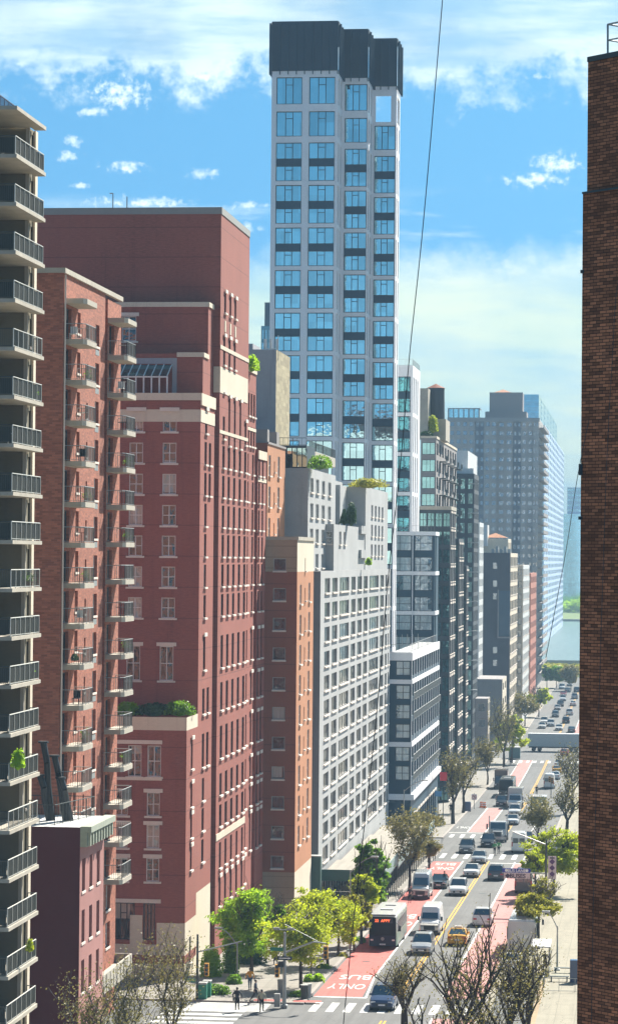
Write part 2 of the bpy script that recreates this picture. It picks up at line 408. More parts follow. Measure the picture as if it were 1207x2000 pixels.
# ------------------------------------------------------------------ facades
WIN = {}
def win_mesh(w, h, kind):
    key = (round(w, 2), round(h, 2), kind)
    if key in WIN: return WIN[key]
    b = MB(); nx, nz, fr, frm, gl, sill, lintel, duo = KINDS[kind]
    mats = [frm, gl, M_sill, M_navy]
    fd = .05
    def pane_grid(x0, x1, z0, z1, cols, rows):
        b.box(x0, x0 + fr, -fd, .04, z0, z1, 0); b.box(x1 - fr, x1, -fd, .04, z0, z1, 0)
        b.box(x0 + fr, x1 - fr, -fd, .04, z0, z0 + fr, 0); b.box(x0 + fr, x1 - fr, -fd, .04, z1 - fr, z1, 0)
        for i, c in enumerate(cols[1:-1]):
            xc = x0 + (x1 - x0) * c; b.box(xc - fr * .45, xc + fr * .45, -fd * .8, .03, z0 + fr, z1 - fr, 0)
        if nx == 3 and rows:
            a = x0 + (x1 - x0) * cols[1]; c = x0 + (x1 - x0) * cols[2]
            for r in rows: b.box(a + fr * .45, c - fr * .45, -fd * .6, .02, z0 + (z1 - z0) * r - fr * .4, z0 + (z1 - z0) * r + fr * .4, 0)
        else:
            for r in rows: b.box(x0 + fr, x1 - fr, -fd * .6, .02, z0 + (z1 - z0) * r - fr * .4, z0 + (z1 - z0) * r + fr * .4, 0)
        b.quad((x0 + fr * .5, 0, z0 + fr * .5), (x1 - fr * .5, 0, z0 + fr * .5), (x1 - fr * .5, 0, z1 - fr * .5), (x0 + fr * .5, 0, z1 - fr * .5), 1)
    cols = [i / nx for i in range(nx + 1)] if nx != 3 else [0, .36, .64, 1]
    if nx == 2 and duo: cols = [0, .32, 1]
    rows = [(i + 1) / nz for i in range(nz - 1)] if nx != 3 else ([.72] if nz > 1 else [])
    if duo:
        zl = h * .40; zu = h * .57
        pane_grid(-w / 2, w / 2, 0, zl, cols, rows); pane_grid(-w / 2, w / 2, zu, h, cols, rows)
        b.box(-w / 2, w / 2, -.03, .04, zl, zu, 3)
    else: pane_grid(-w / 2, w / 2, 0, h, cols, rows)
    if sill: b.box(-w / 2 - sill, w / 2 + sill, -.34, -.02, -.16, 0.0, 2)
    if lintel: b.box(-w / 2 - lintel, w / 2 + lintel, -.33, -.24, h + .003, h + .32, 2)
    WIN[key] = b.mesh('window', mats); return WIN[key]
# nx, nz, frame width, frame material, glass, sill, lintel, duo
KINDS = {
 'cross': (2, 2, .08, M_framew, M_glassr, .18, 0, 0), 'crossl': (2, 2, .08, M_framew, M_glassr, .18, .25, 0),
 'slit': (2, 1, .07, M_framed, M_glassd, .12, 0, 0), 'slitl': (2, 1, .07, M_framed, M_glassd, .12, .12, 0),
 'tall': (2, 2, .07, M_framed, M_glassd, .12, .12, 0),
 'tower3': (3, 2, .12, M_framed, M_glassb, 0, 0, 0), 'towerduo': (3, 2, .12, M_framed, M_glassb, 0, 0, 1),
 'sideduo': (1, 1, .09, M_framed, M_glass, 0, 0, 1), 'side1': (1, 1, .09, M_framed, M_glass, 0, 0, 0),
 'poddu': (2, 2, .10, M_framed, M_glassp, 0, 0, 1), 'pod': (2, 2, .10, M_framed, M_glassp, 0, 0, 0),
 'strip': (1, 1, .10, M_navy, M_glassd, 0, 0, 0),
 'plain': (2, 1, .06, M_frame, M_glassm, .08, 0, 0), 'wide': (4, 1, .06, M_frame, M_glassm, .06, 0, 0),
 'wht': (2, 2, .09, M_framew, M_glassd, .06, 0, 0), 'wht3': (3, 1, .07, M_framew, M_glassm, .06, 0, 0),
 'sq': (1, 1, .09, M_frame, M_glassd, .04, 0, 0), 'door': (2, 1, .09, M_framed, M_glass, 0, 0, 0),
 'green': (3, 1, .08, M_framed, M_glassg, 0, 0, 0), 'greenv': (2, 2, .10, M_framed, M_glassg, 0, 0, 0),
 'far': (1, 1, .10, M_frame, M_glass, 0, 0, 0), 'farb': (1, 1, .12, M_frame, M_glassb, 0, 0, 0),
 'shop': (3, 2, .10, M_framed, M_glassd, 0, .1, 0),
}
class Bld:
    def __init__(s, name, label, cat, mats, group=None, rec=.28):
        s.root = thing(name, label, cat, group=group); s.mats = mats; s.wall = MB(); s.wins = []; s.rec = rec
    def cells(s, T, W, z0, z1, ops, mi, rec):
        us = sorted({0.0, W} | {max(0, min(W, o[0] - o[2] / 2)) for o in ops} | {max(0, min(W, o[0] + o[2] / 2)) for o in ops})
        zs = sorted({z0, z1} | {max(z0, min(z1, o[1])) for o in ops} | {max(z0, min(z1, o[1] + o[3])) for o in ops})
        def clean(l):
            r = [l[0]]
            for v in l[1:]:
                if v - r[-1] > 1e-4: r.append(v)
            return r
        us, zs = clean(us), clean(zs)
        import bisect
        hole = set()
        for o in ops:
            a0, a1 = o[0] - o[2] / 2, o[0] + o[2] / 2
            for i in range(len(us) - 1):
                c = (us[i] + us[i + 1]) / 2
                if a0 < c < a1:
                    for j in range(len(zs) - 1):
                        d = (zs[j] + zs[j + 1]) / 2
                        if o[1] < d < o[1] + o[3]: hole.add((i, j))
        for j in range(len(zs) - 1):          # merge runs along u
            i = 0
            while i < len(us) - 1:
                if (i, j) in hole: i += 1; continue
                k = i
                while k + 1 < len(us) - 1 and (k + 1, j) not in hole: k += 1
                s.wall.quad(T(us[i], 0, zs[j]), T(us[k + 1], 0, zs[j]), T(us[k + 1], 0, zs[j + 1]), T(us[i], 0, zs[j + 1]), mi)
                i = k + 1
        for o in ops:
            a0, a1, b0, b1 = o[0] - o[2] / 2, o[0] + o[2] / 2, o[1], o[1] + o[3]
            r = rec + .05
            s.wall.quad(T(a0, 0, b0), T(a0, r, b0), T(a0, r, b1), T(a0, 0, b1), mi)
            s.wall.quad(T(a1, r, b0), T(a1, 0, b0), T(a1, 0, b1), T(a1, r, b1), mi)
            s.wall.quad(T(a0, 0, b1), T(a0, r, b1), T(a1, r, b1), T(a1, 0, b1), mi)
            s.wall.quad(T(a0, r, b0), T(a0, 0, b0), T(a1, 0, b0), T(a1, r, b0), mi)
    def front(s, xl, xr, y, z0, z1, ops=(), mi=0, rec=None):
        rec = s.rec if rec is None else rec; T = lambda u, d, z: (xl + u, y + d, z)
        ops = [o for o in ops if o[0] - o[2] / 2 > .02 and o[0] + o[2] / 2 < xr - xl - .02 and o[1] > z0 + .01 and o[1] + o[3] < z1 - .01]
        s.cells(T, xr - xl, z0, z1, ops, mi, rec)
        for o in ops:
            if o[4]: s.wins.append((Vector((xl + o[0], y + rec, o[1])), 0.0, o))
    def side(s, x, y0, y1, z0, z1, ops=(), mi=0, rec=None):
        rec = s.rec if rec is None else rec; T = lambda u, d, z: (x - d, y0 + u, z)
        ops = [o for o in ops if o[0] - o[2] / 2 > .02 and o[0] + o[2] / 2 < y1 - y0 - .02 and o[1] > z0 + .01 and o[1] + o[3] < z1 - .01]
        s.cells(T, y1 - y0, z0, z1, ops, mi, rec)
        for o in ops:
            if o[4]: s.wins.append((Vector((x - rec, y0 + o[0], o[1])), math.pi / 2, o))
    def back(s, xl, xr, y0, y1, z0, z1, mi=0, top=None):
        """remaining faces of a block: left, rear and roof"""
        w = s.wall
        w.quad((xl, y1, z0), (xl, y0, z0), (xl, y0, z1), (xl, y1, z1), mi)
        w.quad((xr, y1, z0), (xl, y1, z0), (xl, y1, z1), (xr, y1, z1), mi)
        w.quad((xl, y0, z1), (xr, y0, z1), (xr, y1, z1), (xl, y1, z1), mi if top is None else top)
    def block(s, xl, xr, y0, y1, z0, z1, fops=(), sops=(), mi=0, smi=None, top=None, rec=None):
        s.front(xl, xr, y0, z0, z1, fops, mi, rec); s.side(xr, y0, y1, z0, z1, sops, mi if smi is None else smi, rec)
        s.back(xl, xr, y0, y1, z0, z1, mi, top)
    def part(s, name, mb, mats, **kw): return mb.build(name, mats, s.root, **kw)
    def finish(s):
        s.wall.build('wall', s.mats, s.root)
        def size(w):
            p, rz, o = w; d = p.length
            f = abs(p.normalized().y) if rz == 0 else abs(p.normalized().x)
            return o[2] * o[3] * f / d / d
        s.wins.sort(key=size, reverse=True)
        for p, rz, o in s.wins[:98]:
            ob = link(bpy.data.objects.new('window', win_mesh(o[2], o[3], o[4]))); ob.parent = s.root
            ob.location = p; ob.rotation_euler = (0, 0, rz)
        rest = s.wins[98:]
        if rest:
            mats = []; b = MB()
            for p, rz, o in rest:
                me = win_mesh(o[2], o[3], o[4]); Mt = Matrix.Translation(p) @ Matrix.Rotation(rz, 4, 'Z'); n = len(b.v)
                b.v += [tuple(Mt @ v.co) for v in me.vertices]
                idx = []
                for m in me.materials:
                    if m not in mats: mats.append(m)
                    idx.append(mats.index(m))
                for pl in me.polygons:
                    b.f.append(tuple(n + i for i in pl.vertices)); b.m.append(idx[pl.material_index])
            o = b.build('windows', mats, s.root); o['kind'] = 'stuff'
def grid(us, zs, w, h, k): return [(u, z, w, h, k) for u in us for z in zs]
def bar_rail(b, p0, p1, h, step=.14, r=.012, top=.03, mi=0, mt=0, posts=1.4):
    p0 = Vector(p0); p1 = Vector(p1); L = (p1 - p0).length; n = max(1, int(L / step))
    up = Vector((0, 0, h))
    b.tube(p0 + up, p1 + up, top, top, 5, mt); b.tube(p0 + Vector((0, 0, .08)), p1 + Vector((0, 0, .08)), top * .7, top * .7, 4, mt)
    for i in range(n + 1):
        q = p0.lerp(p1, i / n); b.tube(q + Vector((0, 0, .08)), q + up, r, r, 4, mi, False)
    n = max(1, round(L / posts))
    for i in range(n + 1):
        q = p0.lerp(p1, i / n); b.tube(q, q + up, top * .9, top * .9, 4, mt, False)
GB = -48    # foundations end below the ground

# ================================================================== 1. balcony tower at the left edge
b1 = Bld('apartment_tower', 'tall beige apartment tower with stacked dark railed balconies at the left edge', 'apartment building', [M_beige, M_cream])
sx = at(90.5, 246, 170.0).x; bx = at(67, 300, 170.5).x; zt_b = at(33, 205, 161.8).z
wz = [zt_b - 2.8 * k - 2.2 for k in range(0, 24)]
b1.block(-60, bx, 168.9, 171.0, GB, zt_b - .2, [], [(1.15, z, .75, 1.7, 'plain') for z in wz])
b1.block(-60, bx - 2.0, 166.0, 168.895, zt_b, zt_b + 2.3)
m = MB(); m.box(bx - .16, bx + .06, 168.80, 169.0, GB, zt_b - .2); b1.part('corner_trim', m, M_slab)
m = MB(); m.box(bx + .003, bx + .14, 170.25, 170.9, GB, zt_b - .2); b1.part('pilaster', m, M_cream)
m = MB(); bar_rail(m, (bx - 1.1, 164.5, zt_b + .02), (bx - 1.1, 170.8, zt_b + .02), 1.25, .3, .03, .045)
b1.part('roof_railing', m, plain('roof rail blue', (.02, .05, .11), .5))
b1.finish()
sl = MB(); sl.prism([(-56, 161.8), (sx, 161.8), (sx, 170.0), (bx + .15, 170.0), (bx + .15, 168.79), (-56, 168.79)], -.22, 0)
slab_me = sl.mesh('balcony', [M_slab])
rl = MB()
bar_rail(rl, (-45, 161.95, 0), (sx - .12, 161.95, 0), 1.08, .125, .011, .03, 0, 0, 1.5)
rail_front = rl.mesh('front_railing', [M_rail])
rl = MB(); bar_rail(rl, (sx - .12, 161.95, 0), (sx - .12, 169.9, 0), 1.08, .14, .011, .035, 0, 1, 1.35); bar_rail(rl, (sx - .12, 169.9, 0), (bx + .2, 169.9, 0), 1.08, .14, .011, .03, 0, 0)
rail_side = rl.mesh('side_railing', [M_rail, M_railtop])
pn = MB(); pn.box(sx - .17, sx - .145, 162.0, 169.85, .12, 1.0); pn.box(-45, sx - .2, 162.0, 162.02, .12, 1.0)
M_tint = plain('tinted balcony panel', (.03, .033, .024), .7)
ptint = pn.mesh('privacy_panel', [M_tint])
for k in range(0, 23):
    z = zt_b - 2.8 * k
    bal = link(bpy.data.objects.new('balcony', slab_me)); bal.parent = b1.root; bal.location = (0, 0, z)
    if k:
        for nm, me in (('railing', rail_front), ('railing', rail_side)) + ((('privacy_panel', ptint),) if k % 5 else ()):
            o = link(bpy.data.objects.new(nm, me)); o.parent = bal
# things kept on the balconies
def chair(x, y, z, m, lab, rz=0):
    t = thing('balcony_chair', lab, 'chair', (x, y, z), rz, 'chairs on the balconies')
    a = MB(); a.box(-.25, .25, -.25, .25, .40, .45); a.build('seat', m, t)
    a = MB(); a.box(-.25, .25, .22, .26, .45, .95); a.build('backrest', m, t)
    for sx_ in (-.22, .22):
        for sy_ in (-.22, .22):
            a = MB(); a.tube((sx_, sy_, 0), (sx_, sy_, .42), .02, .02, 5); a.build('leg', m, t)
M_whplast = plain('white plastic', (.7, .7, .68), .5); M_blk = plain('black fabric', (.02, .02, .025), .8)

# ================================================================== 2. brown brick block with grey balconies
b2 = Bld('brown_brick_building', 'brown brick apartment block with two columns of grey railed balconies', 'apartment building', [M_brown, M_cream, M_rustshade])
X2 = at(124.5, 545, 194.0).x; ya, yb_, yc = 194.0, 209.6, 216.2
za = [17.9 - 2.83 * k for k in range(1, 20)]
ops = []
for z in za:
    ops += [(1.9, z + .05, 2.0, 2.2, 'door'), (5.6, z + .75, 1.15, 1.5, 'wht'), (8.9, z + .55, .55, 1.1, 'wht'), (12.6, z + .35, 1.5, 1.6, 'wht')]
b2.block(-62, X2, ya, yb_, GB, 19.6, [], ops)
b2.block(-62, X2 + .0, 210.6, yc, GB, 19.3, [], [(1.7, z + .2, 2.0, 2.2, 'door') for z in za[:15]] + [(2.4, z + .6, 1.8, 1.9, 'wht') for z in za[15:17]])
b2.block(-62, X2 - .9, yb_ + .003, 210.597, GB, 19.3)
m = MB(); m.box(-62, X2 + .15, ya - .15, ya, 19.6, 19.95); m.box(X2 - .15, X2 + .15, ya + .003, yc, 19.6, 19.95); b2.part('parapet_coping', m, M_slab)
m = MB(); m.tube((X2 + .08, 194.25, GB), (X2 + .08, 194.25, 19.5), .07, .07, 6); b2.part('drain_pipe', m, M_sill)
m = MB()
for z in za: m.box(X2 - .02, X2 + .012, 205.9, 207.3, z - .30, z + .10)
o = b2.part('vent_grille', m, M_steel)
def balc(y0, y1, k, first):
    xo = X2 + 1.3
    poly = [(X2 + .003, y0), (xo - .05, y0), (xo + .15, y0 + .5), (xo + .15, y1 - .5), (xo - .05, y1), (X2 + .003, y1)]
    m = MB(); m.prism(poly, -.36, 0)
    return m, poly
def mk_balc(y0, y1):
    m, poly = balc(y0, y1, 0, 0); s_ = m.mesh('balcony', [M_slab])
    r = MB(); q = [(p[0] - (.08 if p[0] > X2 + 1 else 0), p[1] + (.08 if i < 2 else 0) - (.08 if i > 3 else 0), 0) for i, p in enumerate(poly)]
    for i in range(5): bar_rail(r, q[i], q[i + 1], 1.08, .16, .014, .03, 0, 1)
    return s_, r.mesh('railing', [M_railb, M_railg])
sA = mk_balc(194.7, 199.3); sB = mk_balc(210.7, 215.4)
for (sm, rm), n, kmax in ((sA, 194.7, 19), (sB, 210.7, 16)):
    for k in range(kmax):
        z = 17.9 - 2.83 * k + (-.0 if n < 200 else .02 * k)
        o = link(bpy.data.objects.new('balcony', sm)); o.parent = b2.root; o.location = (0, 0, z)
        if k:
            r = link(bpy.data.objects.new('railing', rm)); r.parent = o
b2.finish()
m = MB(); m.box(X2 + .003, X2 + 1.15, 201.4, 216.2, -31.6, -31.2); m.box(X2 + 1.15, X2 + 1.3, 201.4, 216.2, -31.9, -30.5); m.box(X2 + .003, X2 + 1.3, 216.2, 216.35, -31.9, -30.5)
for i in range(11): m.box(X2 + 1.15, X2 + 1.34, 201.6 + i * 1.4, 201.75 + i * 1.4, -31.85, -30.55)
o = m.build('entrance_canopy', M_slab); o.parent = b2.root
CH = [(X2 + .4, 195.6, 1, M_whplast, 'white chair on the top left balcony of the brown brick block'),
      (X2 + .8, 197.2, 4, M_blk, 'black folding chair on a middle balcony of the brown brick block'),
      (X2 + .7, 212.4, 2, M_whplast, 'white chair on the upper right balcony of the brown brick block'),
      (X2 + .8, 196.8, 8, M_whplast, 'white chair on the balcony beside the green plant'),
      (X2 + .7, 196.5, 10, M_blk, 'dark chair low on the left balconies of the brown brick block')]
for x, y, k, mt, lab in CH: chair(x, y, 17.9 - 2.83 * k + (0.02 * k if y > 205 else 0), mt, lab)
for i, (x, y, z) in enumerate([(sx - 1.3, 163.0, zt_b - 2.8), (sx - 2.1, 163.2, zt_b - 2.8), (sx - 1.5, 163.4, zt_b - 11.2), (sx - 1.6, 164.0, zt_b - 22.4)]):
    chair(x, y, z, M_whplast if i < 2 else M_blk, ['white garden chair nearer the corner of the topmost dark balcony', 'white garden chair further inside the topmost dark balcony',
          'black chair on an upper balcony of the left tower', 'black chair on a middle balcony of the left tower'][i])

# ================================================================== 3. dark red low building with flues
b3 = Bld('corner_building', 'low dark red building with ornate cornice and white roof under metal flues', 'building', [M_redshade, M_redlit, M_roofw])
X3 = at(155, 1800, 185.5).x; y30, y31 = 185.5, 194.0; z3 = Z_at(1616, y30, 110)
ops3 = []
for py in (1734, 1833, 1930, 2030):
    zz = Z_at(py, 189, 175)
    ops3 += [(u, zz, 1.05, 2.15, 'slit') for u in (1.3, 3.9, 6.5)]
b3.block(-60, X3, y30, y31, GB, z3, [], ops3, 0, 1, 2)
m = MB()
m.box(X3 + .003, X3 + .75, y30, y31 + .3, z3 - .35, z3 + .05); m.box(X3 + .003, X3 + .45, y30, y31 + .2, z3 - 1.3, z3 - .355)
for i in range(9): m.box(X3 + .46, X3 + .66, y30 + .2 + i * .98, y30 + .5 + i * .98, z3 - 1.25, z3 - .36)
b3.part('cornice', m, plain('weathered green copper', (.30, .33, .26), .7, var=.4, scale=3))
m = MB()
for p, q in (((-44.8, 186.3), (X3 - 1.9, 186.3)), ((X3 - 1.9, 186.3), (X3 - .6, 193.5)), ((-44.8, 193.6), (X3 - .7, 193.6))):
    bar_rail(m, (*p, z3 + .02), (*q, z3 + .02), 1.35, .5, .015, .03)
b3.part('roof_railing', m, M_rail)
def flue(x0, y0, x1, ztop, lab):
    m = MB(); zt = ztop
    m.path([(x1, y0 + 1.5, z3), (x1 - .25, y0 + 1.2, z3 + (zt - z3) * .45), (x0 + .25, y0 + .6, z3 + (zt - z3) * .75), (x0, y0 + .5, zt)], .22, 10)
    m.tube((x0, y0 + .5, zt - .06), (x0, y0 + .5, zt + .06), .36, .36, 10)
    o = m.build('flue', plain('smoked steel', (.022, .026, .03), .5, .3, var=.4, scale=2), b3.root); return o
M_fl = None
for (px0, px1, py) in ((90, 102, 1450), (112, 128, 1477), (124, 138, 1520), (84, 96, 1515)):
    flue(X_at(px0, 190, 1500), 188.5, X_at(px1, 190, 1600), Z_at(py, 189, px0), '')
b3.finish()

# ================================================================== 4. red brick tower block
b4 = Bld('red_brick_block', 'large stepped red brick block with pale stone bands and slit windows', 'institution building', [M_redbr, M_cream, M_roof], rec=.16)
XR = at(391, 900, 241).x; XR2 = at(428, 900, 250).x
SX = [437.0]
zsill = [10.7, 8.0, 5.33, 2.66, .03, -2.62, -5.27]
def fx(px, Y, py=1300): return X_at(px, Y, py)
T0, T1, T2, T3, T4, T5 = 235.0, 241.0, 244.0, 247.0, 250.0, 268.6
XL = -62
# tier 0
zt0 = Z_at(1402, T0, 366); zt1 = Z_at(770, T1, 391); zt2 = Z_at(690, T2, 391); zt3 = Z_at(592, T3, 397); zt4 = Z_at(405, T4, 418)
f0 = []
for px in (265, 303): f0.append((fx(px, T0) - XL, Z_at(1518, T0, 300), 1.15, 2.6, 'cross'))
for py in (1594.6, 1658, 1723):
    f0 += [(fx(302, T0) - XL, Z_at(py, T0, 300), 1.1, 1.95, 'crossl'), (fx(240, T0) - XL, Z_at(py, T0, 300), 1.1, 1.95, 'crossl')]
for px, w in ((246, 1.9), (296, 1.0), (262, .9)):
    if px == 262: continue
    f0.append((fx(px, T0) - XL, Z_at(1838, T0, 300), w, 3.1, 'shop'))
zb0 = Z_at(1805, T0, 366)
s0 = [(T0 + 2.9 - T0, z, 1.0, h, 'slitl') for z, h in ((-17.9, 2.5), (-21.1, 2.0), (-23.7, 2.0), (-26.4, 2.0), (-31.3, 3.4))]
b4.front(XL, XR, T0, GB, zt0 - 1.1, f0, 0)
def fband(name, *a):
    m_ = MB(); m_.box(*a); b4.part(name, m_, M_cream)
zsb = Z_at(1838, T0, 300)
fband('base_course', XL, XR + .02, T0 - .05, T0, GB, zsb - .35); fband('base_course', fx(311, T0), XR + .02, T0 - .05, T0, zsb - .35, zb0); fband('base_course', fx(259, T0), fx(283, T0), T0 - .05, T0, zsb - .35, zb0 + .6)
b4.front(XL, XR, T0, zt0 - 1.1, zt0, [], 1)
b4.side(XR, T0, T1, zb0, zt0 - 1.1, [o for o in s0 if o[1] > zb0 + .1], 0); b4.side(XR, T0, T1, zt0 - 1.1, zt0, [], 1); b4.side(XR, T0, T1, GB, zb0, [(2.9, -34.2, 1.0, 2.2, 'slit')], 1)
b4.back(XL, XR, T0, T1, zt0 - 1.2, zt0 - .9, 0, 2)
for xx, zz, w, h in ((fx(296, T0), Z_at(1838, T0, 300), 1.3, 3.1), (fx(246, T0), Z_at(1838, T0, 300), 2.1, 3.1)):
    pass
m = MB(); m.box(XL, XR + .03, T0 - .08, T0, zb0 - 3.4, zb0 - 2.7); m.box(XR, XR + .03, T0, T1, zb0 - 3.4, zb0 - 2.7); b4.part('brick_band', m, M_redbr)
m = MB()
for px0, px1, py in ((200, 318.5, 1449), (200, 318.5, 1760)):
    m.box(fx(px0, T0), fx(px1, T0), T0 - .1, T0, Z_at(py, T0, 300) - .22, Z_at(py, T0, 300) + .10)
m.box(fx(200, T0), fx(318.5, T0), T0 - .1, T0, Z_at(1519, T0, 300) - .26, Z_at(1519, T0, 300) - .02)
b4.part('lintel', m, M_sill)
# tier 1
f1 = []
for z in zsill:
    for px in (265, 330): f1.append((fx(px, T1, 1000) - XL, z, 1.2, 1.75, 'crossl' if z > 10 else 'cross'))
for px in (263, 328): f1.append((fx(px, T1, 1000) - XL, Z_at(1330, T1, 330), 1.2, 2.95, 'crossl'))
b4.front(XL, XR, T1, zt0 - 1, zt1, f1, 0)
rowsL = [(10.7, 1), (8.0, 2), (5.33, 2), (2.66, 1), (.03, 1), (-2.62, 1), (-5.27, 1), (-9.8, 1), (-13.6, 2), (-18.2, 2), (-21.1, 1), (-23.7, 1), (-26.4, 1), (-31.4, 2)]
s1 = []
for z, n in rowsL:
    h = 1.95 if z not in (-9.8, -13.6, -18.2, -31.4) else (2.9 if z != -13.6 else 2.2)
    k = 'slitl' if z in (-9.8, 10.7) else 'slit'
    s1 += [(u, z, 1.3, h, k) for u in ((3.1, 5.6) if n == 2 else (3.3,))]
zc = Z_at(1740, 243, 385)
b4.side(XR, T1, T4 - .9, zc, zt1, [o for o in s1 if o[1] > zc + .1], 0); b4.side(XR, T1, T4 - .9, GB, zc, [], 1)
b4.front(XR - .9, XR2, T4, GB, zt3, [], 0); b4.side(XR - .9, T4 - .9, T4, GB, zt1, [], 0)
b4.back(XL, XR, T1, T4 - .9, zt1 - .3, zt1 - .003, 0, 2)
fband('stone_band', XL, XR + .04, T1 - .04, T1, 11.55, 12.6)
fband('stone_band', XR, XR + .04, T1, T4 - .9, 11.55, 12.6)
fband('stone_band', XL, XR + .12, T1 - .12, T1, zt1 - .5, zt1 + .12)
fband('stone_band', XR, XR + .12, T1, T4 - .9, zt1 - .9, zt1 + .12)
fband('stone_band', fx(340, T2), XR - .3, T2 - .1, T2, zt2 - .3, zt2 + .1)
fband('stone_band', XL, XR - .32, T3 - .1, T3, zt3 - .3, zt3 + .12)
fband('stone_band', XR - .32, XR - .22, T3, T4, zt3 - .3, zt3 + .12)
fband('stone_band', XR - .3, XR - .2, T2, T3, zt2 - .3, zt2 + .1)
fband('stone_band', XR2, XR2 + .05, T4, T5, 18.5, 18.85)
fband('stone_band', XR2, XR2 + .04, T4, 268.0, 14.6, 16.9)
fband('stone_band', XR - .25, XR2 + .04, T4 - .05, T4, 14.6, 16.9)
fband('stone_band', XR2, XR2 + .04, T4, 268.5, 11.0, 11.3)
fband('stone_band', XR2, XR2 + .06, T4, 268.5, -25.2, -24.6)
m = MB(); m.box(XL, XR2 + .05, T4 - .06, T4, zt4 - .55, zt4 + .06); m.box(XR2, XR2 + .06, T4, T5, zt4 - .55, zt4 + .06); b4.part('coping', m, M_coping)
# tiers 2, 3 and top
b4.block(XL, XR - .3, T2, T3, zt1 - .1, zt2, [], [], top=2)
b4.block(XL, XR - .32, T3, T4, zt1 - .1, zt3, [(fx(252, T3, 640) - XL, Z_at(666, T3, 252), 1.3, 2.2, 'crossl')], [], top=2)
b4.front(XL, XR2, T4, zt3 - .1, zt4, [], 0)
cols = [Y_on(p, XR2, 1000) - T4 for p in (435.7, 446.4, 457.1, 467.9, 478.3, 487.9, 498.3, 505.8, 512.6)]
rows = [(8.0, 1.95), (5.33, 1.95), (2.66, 1.95), (.03, 1.95), (-2.62, 1.95), (-5.27, 1.95), (-9.9, 2.9), (-13.7, 2.5), (-18.0, 2.9), (-21.3, 1.95), (-24.1, 1.95)]
sA_ = []
for z, h in rows:
    for i, u in enumerate(cols): sA_.append((u, z, 1.45 if i < 6 else 1.2, h, 'slitl' if (i > 5 and z < -8) else 'slit'))
for i, u in enumerate(cols[:6]): sA_ += [(u, -27.8, 1.2, 2.3, 'slit'), (u, -31.2, 1.2, 2.6, 'slitl')]
for i, u in enumerate(cols[6:]): sA_ += [(u, -28.4, 1.1, 3.6, 'slitl')]
z28 = Z_at(713, T5, 478); z21 = Z_at(880, 276, 508)
top = [(cols[0], 10.6, 1.3, 2.0, 'slit')] + [(u, 10.0 + .1, 1.1, 4.3, 'tall') for u in cols[1:4]] + [(cols[4], 10.6, 1.3, 2.1, 'slitl')]
top += [(u, 14.75, 1.0, 2.1, 'slit') for u in cols[0:1]] + [(u, 17.2, 1.25, 2.5, 'slitl') for u in (2.6, 5.9, 9.2)] + [(u, 21.9, 1.2, 1.75, 'slitl') for u in (2.9, 6.2, 9.4)]
YB = 268.6; YC = 276.0; YD = 282.2
b4.side(XR2, T4, YB, GB, zt4, [o for o in sA_ + top if o[0] < YB - T4 - .8], 0)
b4.back(XL, XR2, T4, YB, zt4 - .3, zt4, 0, 2)
sB_ = [(o[0] - (YB - T4), *o[1:]) for o in sA_ if YB - T4 + .5 < o[0] < YC - T4 - .3] + [(u, z, 1.2, h, 'slit') for u in (2.2, 4.2, 6.1) for z, h in ((13.6, 2.2), (10.7, 1.9))]
b4.side(XR2 - .25, YB, YC, GB, z28, sB_, 0); b4.front(XL, XR2 - .25, YB + .01, z28 - .4, z28, [], 0); b4.back(XL, XR2 - .25, YB, YC, z28 - .3, z28, 0, 2)
b4.side(XR2, YC, YD, GB, z21, [(o[0] - (YC - T4), *o[1:]) for o in sA_ if o[0] > YC - T4 + .3], 0); b4.back(XL, XR2, YC, YD, z21 - .3, z21, 0, 2); b4.front(XR2 - .3, XR2, YC, GB, z21, [], 0)
m = MB(); m.box(XR2 - .25, XR2 - .15, YB, YC, z28 - .45, z28 + .1); m.box(XR2, XR2 + .1, YC, YD, z21 - .8, z21 + .05); m.box(XR2 - .25, XR2 - .2, YB, YC, 12.2, 12.5); m.box(XR2, XR2 + .05, YC, YD, 7.4, 7.75)
b4.part('stone_coping', m, M_cream)
m = MB()
for u in (2.9, 6.2, 9.4): m.box(XR2, XR2 + .05, T4 + u - .35, T4 + u + .35, 20.2, 21.2)
b4.part('stone_panel', m, M_cream)
m = MB(); m.path([(-47, 252, zt4), (-47, 252, zt4 + 1.6), (-47.3, 252, zt4 + 1.6)], .05); b4.part('vent_pipe', m, M_steel)
m = MB(); m.tube((fx(248, 252, 405), 252, zt4), (fx(248, 252, 405), 252, zt4 + 1.3), .06, .05, 6); b4.part('antenna', m, M_steel)
m = MB(); m.box(fx(271, 254, 405), fx(284, 254, 405), 254, 256, zt4 + .003, zt4 + .5); b4.part('roof_hatch', m, M_steel)
# greenhouse on the terrace
gh = MB(); gx0, gx1 = fx(205, 241.6, 740), fx(327, 241.6, 740); zg0 = zt1; zg1 = Z_at(735, 242, 300); zg2 = Z_at(712, 243.8, 300)
gh.quad((gx0, 241.5, zg1), (gx1, 241.5, zg1), (gx1, 243.9, zg2), (gx0, 243.9, zg2), 0)
gh.quad((gx0, 241.5, zg1 - .04), (gx0, 243.9, zg2 - .04), (gx1, 243.9, zg2 - .04), (gx1, 241.5, zg1 - .04), 0)
g_ = gh.build('greenhouse_roof', [M_glassg], b4.root)
gf = MB()
for i in range(9):
    x = gx0 + (gx1 - gx0) * i / 8; gf.tube((x, 241.45, zg1 + .03), (x, 243.9, zg2 + .03), .05, .05, 4); gf.box(x - .06, x + .06, 241.44, 241.56, zg0, zg1)
gf.box(gx0, gx1, 241.42, 241.58, zg1 - .12, zg1); gf.build('greenhouse_frame', M_framew, b4.root)
